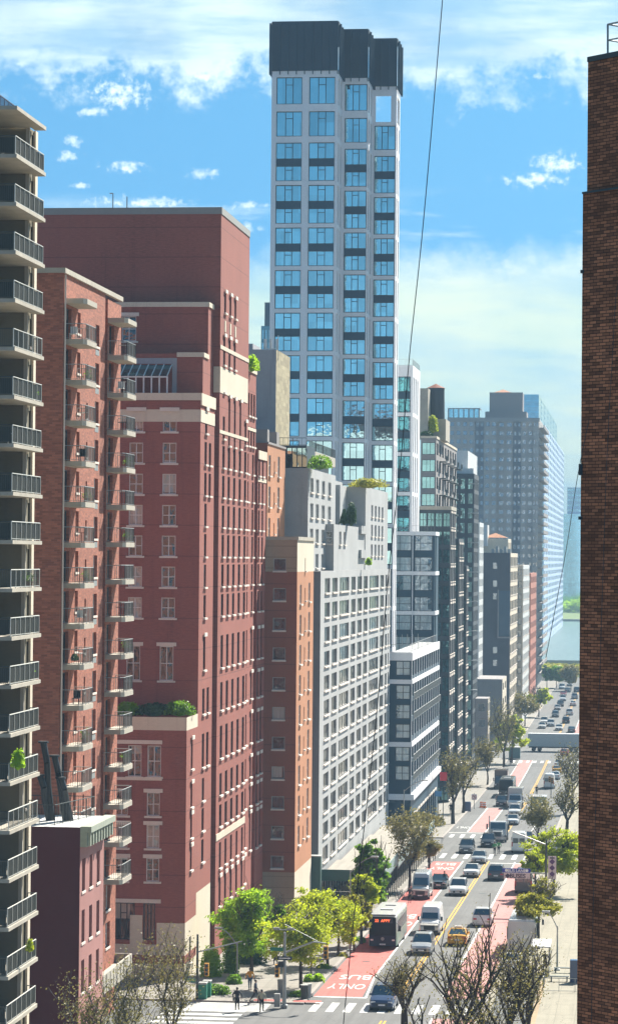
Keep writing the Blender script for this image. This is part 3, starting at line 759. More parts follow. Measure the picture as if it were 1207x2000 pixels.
m = MB(); m.box(gx1 + .02, fx(340, T2), T2 - .06, T2 - .003, zt1, zt2 - .4); m.box(gx0, gx1, T2 - .06, T2 - .003, zg2 + .1, zt2 - .4); b4.part('render_panel', m, M_grey)
b4.finish()

# ================================================================== 5. orange brick building, shade painted into its front brick
b5 = Bld('orange_brick_building', 'narrow orange brick building with shaded windowed flank and cream top', 'apartment building', [M_rustshade, M_orange, M_cream, M_tanst], rec=.14)
Y5 = 283.0; X5 = X_at(578, Y5, 1400); Y5b = Y_on(611, X5, 1300); z5 = Z_at(1050, Y5, 560)
zr = [Z_at(1115 + 58.2 * k, Y5, 545) for k in range(0, 11)]
xw = X_at(544, Y5, 1400) + 62
zsw = Z_at(1117, Y5, 560); zlo = Z_at(1705, Y5, 560)
wz5 = [(xw, z, 1.3, 1.25, 'sq') for z in zr]
b5.front(-62, X5, Y5, zlo, zsw, wz5, 0); b5.front(-62, X5, Y5, zsw, z5, wz5, 3); b5.front(-62, X5, Y5, GB, zlo, [], 3)
s5 = []
for k in range(11):
    z = Z_at(1121 + 59 * k, 286, 585)
    s5 += [(3.2, z, 1.5, 1.95, 'wht'), (6.9, z + .3, .6, 1.3, 'sq'), (10.8, z + .15, 1.5, 1.95, 'wht')]
b5.side(X5, Y5, Y5b, zlo, zsw, s5, 1); b5.side(X5, Y5, Y5b, zsw, z5, s5, 2); b5.side(X5, Y5, Y5b, GB, zlo, [(u, -34.0, 1.8, 3.4, 'shop') for u in (3, 7, 11)], 2)
b5.back(-62, X5, Y5, Y5b, z5 - .2, z5, 2, 3)
m = MB(); m.box(-62, X5 + .12, Y5 - .12, Y5, z5 - .25, z5 + .1); m.box(X5, X5 + .12, Y5, Y5b, z5 - .25, z5 + .1); b5.part('parapet_coping', m, M_slab)
# taller set-back part behind
X5t = X_at(523.5, 287, 900); Y5t = Y_on(557, X5t, 900); z5t = Z_at(865, 287, 515)
s5 = []
for k in range(5):
    z = Z_at(930 + 61 * k, 290, 530)
    s5 += [(1.8, z, 1.7, 2.1, 'wht'), (5.6, z + .5, .7, 1.1, 'sq'), (9.2, z + .1, 1.7, 2.1, 'wht')]
b5.front(-62, X5t, 286.6, z5 - .1, z5t, [], 0); b5.side(X5t, 286.6, Y5t, z5 - .1, z5t, s5, 1); b5.back(-62, X5t, 286.6, Y5t, z5t - .3, z5t - .003, 0, 3)
m = MB(); m.box(X5t - 1.5, X5t - .2, 295.5, 297.5, z5t, z5t + 1.5); m.box(X5t - .02, X5t + .1, 286.6, Y5t, z5t - .1, z5t + .12); m.box(X5t - 1.6, X5t - .1, 287.2, 288.6, z5t + .003, z5t + 1.4); b5.part('roof_plant', m, M_taupe)
b5.finish()

# ================================================================== 6. grey rendered building behind
b6 = Bld('rendered_building', 'grey rendered building with stained tan flank and rooftop aerials', 'building', [M_grey, M_tan, M_roof])
Y6 = 312.0; X6 = X_at(539, Y6, 750); z6 = Z_at(682, Y6, 530); Y6b = Y_on(566, X6, 750)
b6.block(-62, X6, Y6, Y6b, GB, z6, [], [], 0, 1, 2)
b6.block(-62, X_at(489, Y6, 700), Y6 + 2, Y6 + 8, z6 - .1, Z_at(668, Y6, 480), [], [], 0, 0, 2)
m = MB()
for dx in (-.3, .3, 1.0): m.tube((X6 + dx - 1, Y6 + .6, z6), (X6 + dx - 1, Y6 + .6, z6 + 1.1), .05, .05, 5); m.box(X6 + dx - 1.14, X6 + dx - .86, Y6 + .45, Y6 + .55, z6 + .2, z6 + 1.2)
m.tube((X6 - 1.4, Y6 + .5, z6 + .15), (X6 + .1, Y6 + .5, z6 + .15), .05, .05, 5); m.tube((X6 + .15, Y6 + .5, z6 - 1.2), (X6 + .15, Y6 + .5, z6 + 1.6), .05, .05, 5)
b6.part('aerial', m, M_framew); b6.finish()

# ================================================================== 7. pale grey brick apartment house with terraces
b7 = Bld('pale_brick_building', 'long pale grey brick apartment house with rows of windows and planted roof terraces', 'apartment building', [M_white_br, M_roof, M_taupe], rec=.16)
Y7 = 304.0; X7 = X_at(624, Y7, 1400); Y7b = Y_on(760, X7, 1400)
iv = [(624.8, 628.8), (633, 643.3), (647.7, 657.9), (662.3, 680.5), (684.7, 693.2), (697, 705.4), (708.9, 716.6), (720.2, 738), (741.4, 748.4), (751.4, 755), (757, 759)]
cw = []
for a, b in iv:
    ya_, yb2 = Y_on(a, X7, 1300), Y_on(b, X7, 1300); cw.append(((ya_ + yb2) / 2 - Y7, (yb2 - ya_)))
s7 = []
z1st = Z_at(1159, Y_on(633, X7, 1159), 633)
for k in range(12):
    z = z1st - 2.665 * k
    for u, w in cw: s7.append((u, z, w, 1.62, 'wide' if w > 3.5 else 'plain'))
z7 = z1st + 2.4
b7.front(-62, X7, Y7, GB, z7, [], 2); b7.side(X7, Y7, Y7b, GB, z7, s7, 0); b7.back(-62, X7, Y7, Y7b, z7 - .2, z7, 0, 1)  # taupe on the front wall paints in the shade of the gap
# set-back upper floors
def up(xp, y0, y1, ztop, fops, sops, mi=0):
    b7.block(-55, xp, y0, y1, z7 - .1, ztop, fops, sops, mi, mi, 1)
xa = X_at(602, Y7 + .5, 1000); ymid = Y_on(655, xa, 1000); zA = Z_at(862, Y7, 600); zA = Z_at(914, Y7, 600)
wf = []; ws = []
for k, py in enumerate((958, 1008, 1058, 1108)):
    z = Z_at(py, Y7, 600)
    ws += [(u, z - .1, 3.0, 1.55, 'wht3') for u in (3.6, 9.0, 15.0, 21.5)]
up(xa, Y7 + .2, ymid, zA, wf, ws)
xb = X7 - .5; yb0 = Y_on(652, xb, 1040); yb1 = Y_on(712, xb, 1040); zB = Z_at(1024, yb0, 680)
ws = [(u, Z_at(1063, yb0, 680), 2.4, 1.5, 'wht3') for u in (7, 12)]
wf = []
up(xb, yb0, yb1, zB, [(55 + xb - .9, Z_at(1062, yb0, 660), 1.5, 1.4, 'wht')], ws)
xc = X7 - 1.2; yc0 = Y_on(690, xc, 990); zC = Z_at(955, yc0 + 20, 700)
ws = []
for k in range(4): ws += [(u, Z_at(1010 + 38 * k, 370, 745), 2.6, 1.5, 'wht3') for u in (9, 14, 19, 24)]
yc0 = yb1 - 8
b7.block(-55, X7 - 2.8, yc0, yb1, z7 - .1, zC, [(55 + X7 - 2.8 - 3, Z_at(1000, yc0, 690), 1.6, 1.2, 'wht')], [], 0, 0, 1)
b7.block(-55, X7 - .4, yb1 + .003, Y7b - .3, z7 - .1, zC, [], ws, 0, 0, 1)
b7.block(-55, xa - 1.9, ymid + .003, yb1, z7 - .1, zC + .5, [], [(u, Z_at(p, ymid + 5, 670), 2.0, 1.5, 'wht') for u in (3, 9, 15) for p in (985, 1036)], 0, 0, 1)
# penthouse
zP = Z_at(869, Y7, 580); 
m = MB(); m.box(-62, X_at(597, Y7, 890), Y7 + .6, Y7 + 9, zA, zP); b7.part('penthouse', m, M_framed)
m = MB()
for i in range(4):
    x = X_at(560 + i * 10, Y7, 890); m.quad((x, Y7 + .57, zA + .15), (x + .45, Y7 + .57, zA + .15), (x + .45, Y7 + .57, zP - .3), (x, Y7 + .57, zP - .3))
b7.part('penthouse_glass', m, M_glassb)
zQ = Z_at(878, Y7 + 9, 600)
m = MB(); m.box(-55, xa - .9, Y7 + 9.003, ymid + 8, zQ - 1.1, zQ); b7.part('roof_parapet', m, M_slab)
m = MB(); m.box(-55, xa - 1.6, Y7 + 9.1, ymid + 7, zA, zQ - 1.103); b7.part('upper_wall', m, M_white_br)
m = MB(); bar_rail(m, (xa - .95, Y7 + 9, zQ), (xa - .95, ymid + 8, zQ), 1.0, .4, .02, .03); bar_rail(m, (-50, Y7 + .6, zP), (X_at(597, Y7, 890), Y7 + .6, zP), .8, .5, .02, .03); b7.part('roof_railing', m, M_rail)
m = MB()
for k in range(2):
    z = Z_at(1090 + 0 * k, yb1, 720) + 3.0 * k
    m.box(X7 - 3.2, X7 - .15, yb1 - 7.5, yb1 + .0, z, z + 1.0)
b7.part('terrace_parapet', m, M_white_br)
b7.finish()

# ================================================================== 8. tall white and blue tower, its wing and podium
b8 = Bld('white_tower', 'very tall white framed tower with blue reflecting windows and dark metal crown', 'skyscraper', [M_panel, M_navy, M_roof], rec=.3)
Y8 = 428.0
x80 = X_at(526, Y8, 700); x81 = X_at(655, Y8, 700)
zcr0 = Z_at(137, Y8, 590); zcr1 = Z_at(40, Y8, 590)
pitch = 6.46; zt = Z_at(265, Y8, 590)          # top of the first double band
def tops(): return [(Z_at(202, Y8, 590), Z_at(149, Y8, 590) - Z_at(202, Y8, 590)), (Z_at(265, Y8, 590), Z_at(216, Y8, 590) - Z_at(265, Y8, 590))]
zd0 = Z_at(277, Y8, 590)
duo = [(zd0 - pitch * k - 5.85, 5.85) for k in range(0, 16)]
def towcols(us, w, kd, k3, skip_top=False):
    r = []
    for u in us:
        if not skip_top: r.append((u, tops()[0][0], w, tops()[0][1], k3))
        r.append((u, tops()[1][0], w, tops()[1][1], k3))
        for z, h in duo: r.append((u, z, w, h, kd))
    return r
zbase = GB
w1 = 3.95
u1 = [X_at(564, Y8, 300) - x80, X_at(628, Y8, 300) - x80]
b8.front(x80, x81, Y8, zbase, zcr0, towcols(u1, w1, 'towerduo', 'tower3'), 0)
Y82 = 434.9; x82 = X_at(714, Y82, 700); Y83 = 443.0; x83 = X_at(770.5, Y83, 700); Y84 = Y_on(777.5, x83, 700)
sidew = lambda L, n: [(L * (i + .5) / n, z, L / n * .5, h, 'sideduo') for i in range(n) for z, h in duo] + [(L * (i + .5) / n, z, L / n * .5, h, 'side1') for i in range(n) for z, h in tops()]
b8.side(x81, Y8, Y82, zbase, zcr0, sidew(Y82 - Y8, 2), 0)
b8.front(x81, x82, Y82, zbase, zcr0, towcols([(x82 - x81) * .54], 3.45, 'towerduo', 'tower3'), 0)
b8.side(x82, Y82, Y83, zbase, zcr0, sidew(Y83 - Y82, 2), 0)
W3 = x83 - x82
zl0 = Z_at(237, Y83, 740); zl1 = Z_at(186, Y83, 740)
b8.front(x82, x83, Y83, zbase, zcr0, towcols([W3 * .52], 3.3, 'towerduo', 'tower3', True) + [(W3 * .45, zl0, 2.4, zl1 - zl0, None)], 0, )
b8.side(x83, Y83, Y84, zbase, zl0, [o for o in sidew(Y84 - Y83, 2) if o[1] + o[3] < zl0 - .1], 0)
b8.side(x83, Y83, Y84, zl0 - .001, zcr0, [((Y84 - Y83) * .5, zl0 + .02, (Y84 - Y83) * .7, zl1 - zl0, None)], 0)
b8.back(x80, x81, Y8, Y84 - 5, zbase, zcr0, 0, 2)
m = MB()
def crown(poly):
    for i in range(len(poly) - 1):
        p, q = Vector((*poly[i], 0)), Vector((*poly[i + 1], 0)); d = (q - p); L = d.length; d.normalize(); nrm = Vector((d.y, -d.x, 0))
        a, b_ = p + nrm * .12, q + nrm * .12
        m.quad((a.x, a.y, zcr0), (b_.x, b_.y, zcr0), (b_.x, b_.y, zcr1), (a.x, a.y, zcr1), 0)
        n = max(2, round(L / 1.28))
        for k in range(n + 1):
            c = p.lerp(q, k / n); e = d * .06
            pr = [c - e + nrm * .12, c + e + nrm * .12, c + e + nrm * .42, c - e + nrm * .42]
            m.prism([(v.x, v.y) for v in pr], zcr0 - .55, zcr1 - (.25 if k % 2 else .7), 1)
crown([(x80, Y84), (x80, Y8)][::-1][::-1]); crown([(x80, Y8), (x81, Y8)]); crown([(x81, Y8), (x81, Y82)]); crown([(x81, Y82), (x82, Y82)]); crown([(x82, Y82), (x82, Y83)]); crown([(x82, Y83), (x83, Y83)]); crown([(x83, Y83), (x83, Y84)])
m.poly([(x80, Y8 - .1, zcr1 - .1), (x81 + .1, Y8 - .1, zcr1 - .1), (x81 + .1, Y82, zcr1 - .1), (x82 + .1, Y82, zcr1 - .1), (x82 + .1, Y83, zcr1 - .1), (x83 + .1, Y83, zcr1 - .1), (x83 + .1, Y84, zcr1 - .1), (x80, Y84, zcr1 - .1)], 0)
m.poly([(x80, Y8 - .1, zcr0 + .02), (x80, Y84, zcr0 + .02), (x83 + .1, Y84, zcr0 + .02), (x83 + .1, Y83, zcr0 + .02), (x82 + .1, Y83, zcr0 + .02), (x82 + .1, Y82, zcr0 + .02), (x81 + .1, Y82, zcr0 + .02), (x81 + .1, Y8 - .1, zcr0 + .02)], 0)
b8.part('metal_crown', m, [M_crown, M_navy])
m = MB(); m.box(x82 + .3, x83 - .3, Y84 - .12, Y84, zl0, zl0 + 1.0); b8.part('glass_balustrade', m, M_glassb)
# wing 4
Y9 = 462.0; x90 = X_at(762, Y9, 800); x91 = X_at(806, Y9, 800); x92 = X_at(849, Y9, 1100)
zw4 = Z_at(713, Y9, 790); ph9 = Z_at(735, Y9, 790); zw5 = ph9 - 4 * pitch + .58
duo9 = [(ph9 - pitch * k - 5.85, 5.85) for k in range(0, 12)]
Y9b = Y_on(820, x91, 800)
c9 = X_at(789, Y9, 800) - x90
b8.front(x90, x91, Y9, zw5, zw4, [(c9 - .38, z, 2.85, h, 'towerduo') for z, h in duo9 if z > zw5], 0)
b8.side(x91, Y9, Y9b, zw5, zw4, [(u, z, 2.2, h, 'sideduo') for u in (2.2, 6.2, 10.2) for z, h in duo9 if z > zw5], 0)
b8.back(x90, x91, Y9, Y9b, zw5 - .1, zw4, 0, 2)
b8.front(x90, x92, Y9, GB, zw5, [(c9, z, 2.8, h, 'poddu') for z, h in duo9 if z + h < zw5] + [(X_at(827, Y9, 1100) - x90, z, 2.9, h, 'poddu') for z, h in duo9 if z + h < zw5 - .2], 1, rec=.15)
Y9c = Y_on(856, x92, 1100)
b8.side(x92, Y9, Y9c, GB, zw5, [(u, z, 2.2, h, 'sideduo') for u in (2.2,) for z, h in duo9 if z + h < zw5], 1)
b8.back(x90, x92, Y9, Y9c, zw5 - .1, zw5, 0, 2)
m = MB()
for k in range(0, 8):
    z = ph9 - pitch * k
    if z < zw5 + 1: m.box(x90, x92 + .15, Y9 - .12, Y9, z, z + .62); m.box(x92, x92 + .15, Y9, Y9c, z, z + .62)
for px in (770, 806): m.box(X_at(px, Y9, 1100) - .06, X_at(px, Y9, 1100) + .06, Y9 - .3, Y9 - .003, GB, zw5)
b8.part('white_band', m, M_panel)
m = MB(); bar_rail(m, (x90, Y9 + .2, zw4), (x91 - .1, Y9 + .2, zw4), 1.0, .8, .015, .02); bar_rail(m, (x91 - .1, Y9 + .2, zw4), (x91 - .1, Y9b, zw4), 1.0, .8, .015, .02); b8.part('glass_railing', m, M_steel)
m = MB(); bar_rail(m, (x91, Y9 + .2, zw5), (x92 - .1, Y9 + .2, zw5), 1.0, .5, .015, .02); b8.part('glass_railing', m, M_steel)
b8.finish()
# podium
b9 = Bld('navy_block', 'dark blue mid rise block with white bands and white planted roof below the tower', 'apartment building', [M_navy, M_panel, M_roofw], rec=.2)
Y10 = 393.0; x100 = X_at(760, Y10, 1400); x101 = X_at(803, Y10, 1400); z10 = Z_at(1275, Y10, 780)
Y10b = Y_on(856, x101, 1400)
lv = []; z = z10 - 1.0
zw = [Z_at(py, Y10, 785) for py in (1320, 1367, 1405, 1443, 1488, 1525, 1560)]
cx = X_at(786.5, Y10, 1400) - x100
sw = []; L = Y10b - Y10
zfl = [Z_at(1326, Y10, 803), Z_at(1367, Y10, 803) - 0, Z_at(1405, Y10, 803), Z_at(1445, Y10, 803), Z_at(1488, Y10, 803), Z_at(1525, Y10, 803), Z_at(1556, Y10, 803)]
for i, z in enumerate(zfl[:6]):
    for k in range(12): sw.append((L * (k + .5) / 12, z + .35, L / 12 * .72, 2.05, 'strip'))
zp0 = Z_at(1563, Y10, 785)
b9.front(x100, x101, Y10, GB, z10 - 1.1, [(cx, z, 1.45 * 1.1 + .4, 2.0, 'pod') for z in zw[:6]], 0)
b9.side(x101, Y10, Y10b, zp0 + .8, z10 - 1.1, sw, 0); b9.side(x101, Y10, Y10b, GB, zp0, [(2 + 4.2 * i, -39.8, 3.0, 4.0, 'shop') for i in range(12)], 0)
b9.back(x100, x101, Y10, Y10b, z10 - .4, z10 - .1, 0, 2)
m = MB()
def band(z0, z1, o=.14):
    m.box(x100, x101 + o, Y10 - o, Y10, z0, z1); m.box(x101, x101 + o, Y10, Y10b, z0, z1)
band(z10 - 1.1, z10 + .05); band(zw[0] - 1.15, zw[0] - .55); band(zw[3] - 1.15, zw[3] - .5); band(zp0, zp0 + .8, .5)
for k in range(0, 13): m.box(x101, x101 + .1, Y10 + L * k / 12 - .09, Y10 + L * k / 12 + .09, zp0 + .8, z10 - 1.1)
b9.part('white_band', m, M_panel)
m = MB()
for z in (zfl[1], zfl[2], zfl[4], zfl[5]):
    for k in range(12): bar_rail(m, (x101 + .35, Y10 + L * k / 12 + .3, z - .1), (x101 + .35, Y10 + L * (k + 1) / 12 - .3, z - .1), 1.0, .35, .02, .035)
b9.part('balcony_railing', m, M_steel)
m = MB(); bar_rail(m, (x100, Y10 + .3, z10), (x101 - .3, Y10 + .3, z10), 1.1, 1.2, .02, .025); bar_rail(m, (x101 - .3, Y10 + .3, z10), (x101 - .3, Y10b - 1, z10), 1.1, 2.5, .02, .025)
for i in range(5): m.tube((x100 + .2 + i * .6, Y10 + 9 + i * 2, z10), (x100 + .2 + i * .6, Y10 + 9 + i * 2, z10 + 2.2), .05, .05, 4)
b9.part('roof_railing', m, M_frame)
b9.finish()

# ================================================================== 10. glass and taupe buildings beyond
def simple(name, label, cat, px0, px1, py, Y, pside, fw, fk, sw_, sk, mats, group=None, fl=3.0, mi=0, top=None, fwn=None, h=1.7, rec=.2, z0=GB, smi=None, swidth=None, pw=None):
    b = Bld(name, label, cat, mats, group, rec)
    xl, xr = X_at(px0, Y, 1100), X_at(px1, Y, 1100); zt_ = Z_at(py, Y, (px0 + px1) / 2); yb = Y_on(pside, xr, 1100)
    n = int((zt_ - (-41)) / fl); zs = [zt_ - 1.0 - h - fl * k for k in range(n)]
    W = xr - xl; L = yb - Y
    fo = [(W * (i + .5) / fw, z, (pw or .62) * W / fw, h, fk) for i in range(fw) for z in zs] if fw else []
    so_ = [(L * (i + .5) / sw_, z, (swidth or .55) * L / sw_, h, sk) for i in range(sw_) for z in zs] if sw_ else []
    b.block(xl, xr, Y, yb, z0, zt_, fo, so_, mi, mi if smi is None else smi, top)
    return b, xl, xr, Y, yb, zt_
b, xl, xr, y0, y1, zz = simple('taupe_building', 'taupe building with stacked steel balconies and a water tank above', 'apartment building', 820, 850, 853, 500, 890, 1, 'green', 8, 'strip', [M_taupe, M_dkgrey], fl=3.0, h=2.1, pw=.85)
m = MB()
for k in range(7):
    for j in range(5):
        yq = y0 + 8 + j * 11; zq = zz - 4 - 3 * k
        m = MB(); m.box(xr + .003, xr + 1.2, yq, yq + 4, zq - .15, zq); bar_rail(m, (xr + 1.2, yq, zq), (xr + 1.2, yq + 4, zq), 1, .5, .02, .04); b.part('balcony', m, M_rail)
m = MB(); m.box(xl, xr + .1, y0 - .1, y0, zz - .2, zz + .15); m.box(xr, xr + .12, y0, y1, zz - .3, zz + .15); b.part('parapet_coping', m, M_cream)
b.finish()
b, xl, xr, y0, y1, zz = simple('green_glass_building', 'green glass fronted mid rise building with grey steel roof rail', 'apartment building', 818, 879, 990, 484, 889, 4, 'greenv', 3, 'crossl', [M_dkgrey, M_taupe], fl=3.1, h=2.4, pw=.92, smi=0)
m = MB(); m.box(xl, xr + .15, y0 - .15, y0, zz - .5, zz + .12); m.box(xr, xr + .15, y0, y1, zz - .5, zz + .12); bar_rail(m, (xl, y0 + .1, zz), (xr, y0 + .1, zz), 1, .8, .02, .03); b.part('roof_edge', m, M_slab)
b.finish()
for (p0, p1, py, Y, ps, lab) in ((889, 896, 1052, 506, 905, 'narrow grey pier fronted building just beyond the green glass one'), (905, 911, 1105, 540, 915, 'lower grey building tucked beside the narrow pier fronted one')):
    b, xl, xr, y0, y1, zz = simple('pier_building', lab, 'building', p0 - 12, p1, py, Y, ps, 2, 'greenv', 3, 'crossl', [M_dkgrey, M_taupe], 'grey pier fronted buildings', fl=3.1, h=2.3, smi=0)
    b.finish()
b, xl, xr, y0, y1, zz = simple('dark_glass_tower', 'dark grey tower with teal glass corner and white service rooms on top', 'tower', 880, 925, 925, 600, 934, 3, 'green', 5, 'greenv', [M_dkgrey, M_dkgrey], fl=3.1, h=2.3, smi=1)
m = MB(); xw0, xw1 = X_at(888, 605, 880), X_at(914, 605, 880); m.box(xw0, xw1, 605, 640, zz, Z_at(880, 605, 900)); m.box(xw1 - 1, xr - .3, 602, 612, zz + .003, zz + 1.2); b.part('service_room', m, M_framew)
for k in range(8):
    m = MB(); m.box(xr - 1.2, xr + .9, 600.5 - 1.2, 600.5, zz - 3.1 * k * 2 - 2.2, zz - 3.1 * k * 2 - 2.0); b.part('balcony', m, M_steel)
b.finish()
b, xl, xr, y0, y1, zz = simple('white_flank_building', 'narrow white flanked building between the teal tower and the charcoal block', 'building', 920, 936, 1020, 650, 944, 0, None, 4, 'far', [M_framew, M_cream], fl=3.0)
b.finish()
b, xl, xr, y0, y1, zz = simple('charcoal_block', 'charcoal brick office block with a large blue wall screen', 'office block', 941, 997, 1080, 700, 1011, 0, None, 5, 'wide', [M_charcoal, M_cream], fl=3.6, h=2.2, smi=1, swidth=.75)
m = MB(); sx0, sx1 = X_at(974, 700, 1200), X_at(996, 700, 1200); m.box(sx0, sx1, 699.8, 699.95, Z_at(1243, 700, 985), Z_at(1154, 700, 985)); b.part('wall_screen', m, plain('navy billboard', (.015, .06, .10), .3))
m = MB(); m.box(sx0 - .3, sx0, 699.75, 699.96, Z_at(1245, 700, 985), Z_at(1152, 700, 985)); m.box(sx0 - .3, sx1, 699.75, 699.96, Z_at(1247, 700, 985), Z_at(1244, 700, 985)); b.part('screen_frame', m, M_taupe)
for py in (1105, 1140, 1165, 1270, 1295):
    m = MB(); x_ = X_at(967, 700, py); m.box(x_ - .5, x_ + .5, 699.85, 700.05, Z_at(py + 6, 700, 967), Z_at(py - 6, 700, 967)); b.part('window', m, M_glassw)
m = MB(); 
for i in range(5): m.box(X_at(960 + i * 8, 704, 1075), X_at(965 + i * 8, 704, 1075), 704, 708, zz + .003, zz + 1.0 + .6 * (i % 2))
b.part('roof_plant', m, M_steel)
b.finish()
# pale building with pyramid roof behind
b, xl, xr, y0, y1, zz = simple('pyramid_roof_building', 'cream building with small tiled pyramid roof behind the charcoal block', 'building', 935, 992, 1052, 760, 998, 0, None, 3, 'far', [M_cream, M_taupe], fl=3.2)
m = MB(); c = (X_at(968, 765, 1040), 765.0); zt_ = Z_at(1041, 765, 968); r = 3.2
for k in range(4):
    a = [(c[0] - r, c[1] - r), (c[0] + r, c[1] - r), (c[0] + r, c[1] + r), (c[0] - r, c[1] + r)]
    m.poly([(*a[k], zz + .3), (*a[(k + 1) % 4], zz + .3), (*c, zt_)])
b.part('pyramid_roof', m, M_orange)
m = MB(); m.box(X_at(935, 758, 1040), X_at(952, 758, 1040), 758, 766, zz - 2, Z_at(1025, 758, 940)); b.part('stair_head', m, M_framew)
b.finish()
b, *_ = simple('cream_building', 'slim cream walk up building beyond the charcoal block', 'building', 1008, 1022, 1104, 745, 1034, 1, 'far', 6, 'wide', [M_cream, M_framew], fl=3.2, smi=1); b.finish()
b, *_ = simple('red_walkup', 'slim red brick building between the cream one and the grey high rise', 'building', 1030, 1037, 1120, 800, 1048, 1, 'far', 6, 'far', [wallmat('faded red brick', (.42, .17, .12)), M_cream], fl=3.2); b.finish()
# low beige shop houses under the dark block
b, *_ = simple('low_shop_building', 'low beige building in front of the charcoal block', 'building', 930, 983, 1327, 640, 991, 0, None, 2, 'far', [M_taupe, M_cream], fl=3.4, smi=1); b.finish()
b, *_ = simple('low_corner_shop', 'small pale shop building beside the bare trees up the avenue', 'building', 930, 955, 1365, 585, 959, 1, 'far', 3, 'far', [M_taupe, M_slab], fl=3.2, smi=1); b.finish()
# big residential high rise
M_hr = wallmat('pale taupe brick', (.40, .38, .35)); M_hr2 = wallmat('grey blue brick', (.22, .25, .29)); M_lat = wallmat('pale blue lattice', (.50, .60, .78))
b11 = Bld('grey_highrise', 'broad grey residential high rise with penthouse blocks far up the avenue', 'high rise', [M_hr, M_hr2, M_cream], rec=.25)
YH = 950.0
zH = Z_at(816, YH, 960)
bays = [(875, 926, 0), (926, 944, 2.0), (944, 970, 0.4), (970, 1000, 3), (1000, 1016, 4.5), (1016, 1040, 2.0), (1040, 1051, 0)]
for i, (a, c, dy) in enumerate(bays):
    xl, xr = X_at(a, YH, 1000), X_at(c, YH, 1000); W = xr - xl; n = max(2, round(W / 2.1))
    fo = [(W * (k + .5) / n, zH - 2.8 - 2.92 * j, W / n * .66, 1.5, 'far') for k in range(n) for j in range(30)]
    b11.front(xl, xr, YH + dy, GB, zH, fo, 1 if i in (1, 4) else 0)
xr = X_at(1051, YH, 1000); yh2 = Y_on(1060, xr, 1000)
b11.side(xr, YH, yh2, GB, zH, [(yh2 * 0 + (yh2 - YH) * (k + .5) / 3, zH - 2.8 - 2.92 * j, 3, 1.5, 'far') for k in range(3) for j in range(29)], 0)
b11.back(X_at(875, YH, 1000), xr, YH + 5, yh2, GB, zH, 0, 0)
for j in range(29):
    m = MB(); m.box(xr + .003, xr + 1.8, YH + 1, yh2 + 4, zH - 3.4 - 2.92 * j, zH - 3.1 - 2.92 * j); m.box(xr + 1.6, xr + 1.8, YH + 1, yh2 + 4, zH - 3.1 - 2.92 * j, zH - 2.3 - 2.92 * j); b11.part('balcony', m, M_taupe)
m = MB(); m.box(X_at(955, YH, 800), X_at(1020, YH, 800), YH + 3, YH + 14, zH, Z_at(765, YH, 990)); m.box(X_at(947, YH, 800), X_at(1028, YH, 800), YH + 2, YH + 15, zH + .003, Z_at(803, YH, 990))
b11.part('penthouse_block', m, M_taupe)
m = MB(); c = (X_at(983, YH + 8, 760), YH + 8.0); q = Z_at(765, YH, 983)
a = [(c[0] - 3, c[1] - 4), (c[0] + 3, c[1] - 4), (c[0] + 3, c[1] + 4), (c[0] - 3, c[1] + 4)]
for k in range(4): m.poly([(*a[k], q), (*a[(k + 1) % 4], q), (*c, q + 1.3)])
b11.part('tank_roof', m, M_orange)
m = MB(); m.box(X_at(875, YH, 800), X_at(936, YH, 800), YH + 2, YH + 10, zH, Z_at(798, YH, 900)); b11.part('glazed_penthouse', m, M_glassb)
m = MB()
for i in range(7): m.box(X_at(875 + i * 10, YH, 800) - .2, X_at(875 + i * 10, YH, 800) + .2, YH + 1.8, YH + 2, zH, Z_at(796, YH, 900))
m.box(X_at(874, YH, 800), X_at(937, YH, 800), YH + 1.7, YH + 10, Z_at(798, YH, 900), Z_at(796, YH, 900)); m.box(X_at(874, YH, 800), xr + .3, YH - .3, YH, zH - 1.2, zH + .1)
b11.part('penthouse_frame', m, M_frame)
b11.finish()
# hazy towers by and across the water
for (nm, lab, p0, p1, py, Y, ps, fw, mat, grp) in (
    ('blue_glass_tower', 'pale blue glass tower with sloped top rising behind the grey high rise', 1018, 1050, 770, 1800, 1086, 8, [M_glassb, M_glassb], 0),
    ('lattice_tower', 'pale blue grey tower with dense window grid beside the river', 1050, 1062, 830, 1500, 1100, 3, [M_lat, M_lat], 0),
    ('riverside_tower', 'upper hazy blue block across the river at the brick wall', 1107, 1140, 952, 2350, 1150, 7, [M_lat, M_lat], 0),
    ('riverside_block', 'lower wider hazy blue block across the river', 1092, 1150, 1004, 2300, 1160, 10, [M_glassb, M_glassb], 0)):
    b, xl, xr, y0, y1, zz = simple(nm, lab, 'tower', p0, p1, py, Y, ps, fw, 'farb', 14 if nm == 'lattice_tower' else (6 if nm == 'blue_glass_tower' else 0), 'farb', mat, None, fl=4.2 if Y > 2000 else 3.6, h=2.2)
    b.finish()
b, *_ = simple('slim_glass_tower', 'slim blue glass tower peeping out left of the white tower', 'tower', 506, 532, 636, 760, 533, 4, 'farb', 0, None, [M_glassg], None, fl=3.4, h=2.6)
m = MB(); m.box(X_at(517, 770, 600), X_at(530, 770, 600), 770, 790, Z_at(640, 770, 520), Z_at(590, 770, 520)); b.part('mast_block', m, M_navy); b.finish()
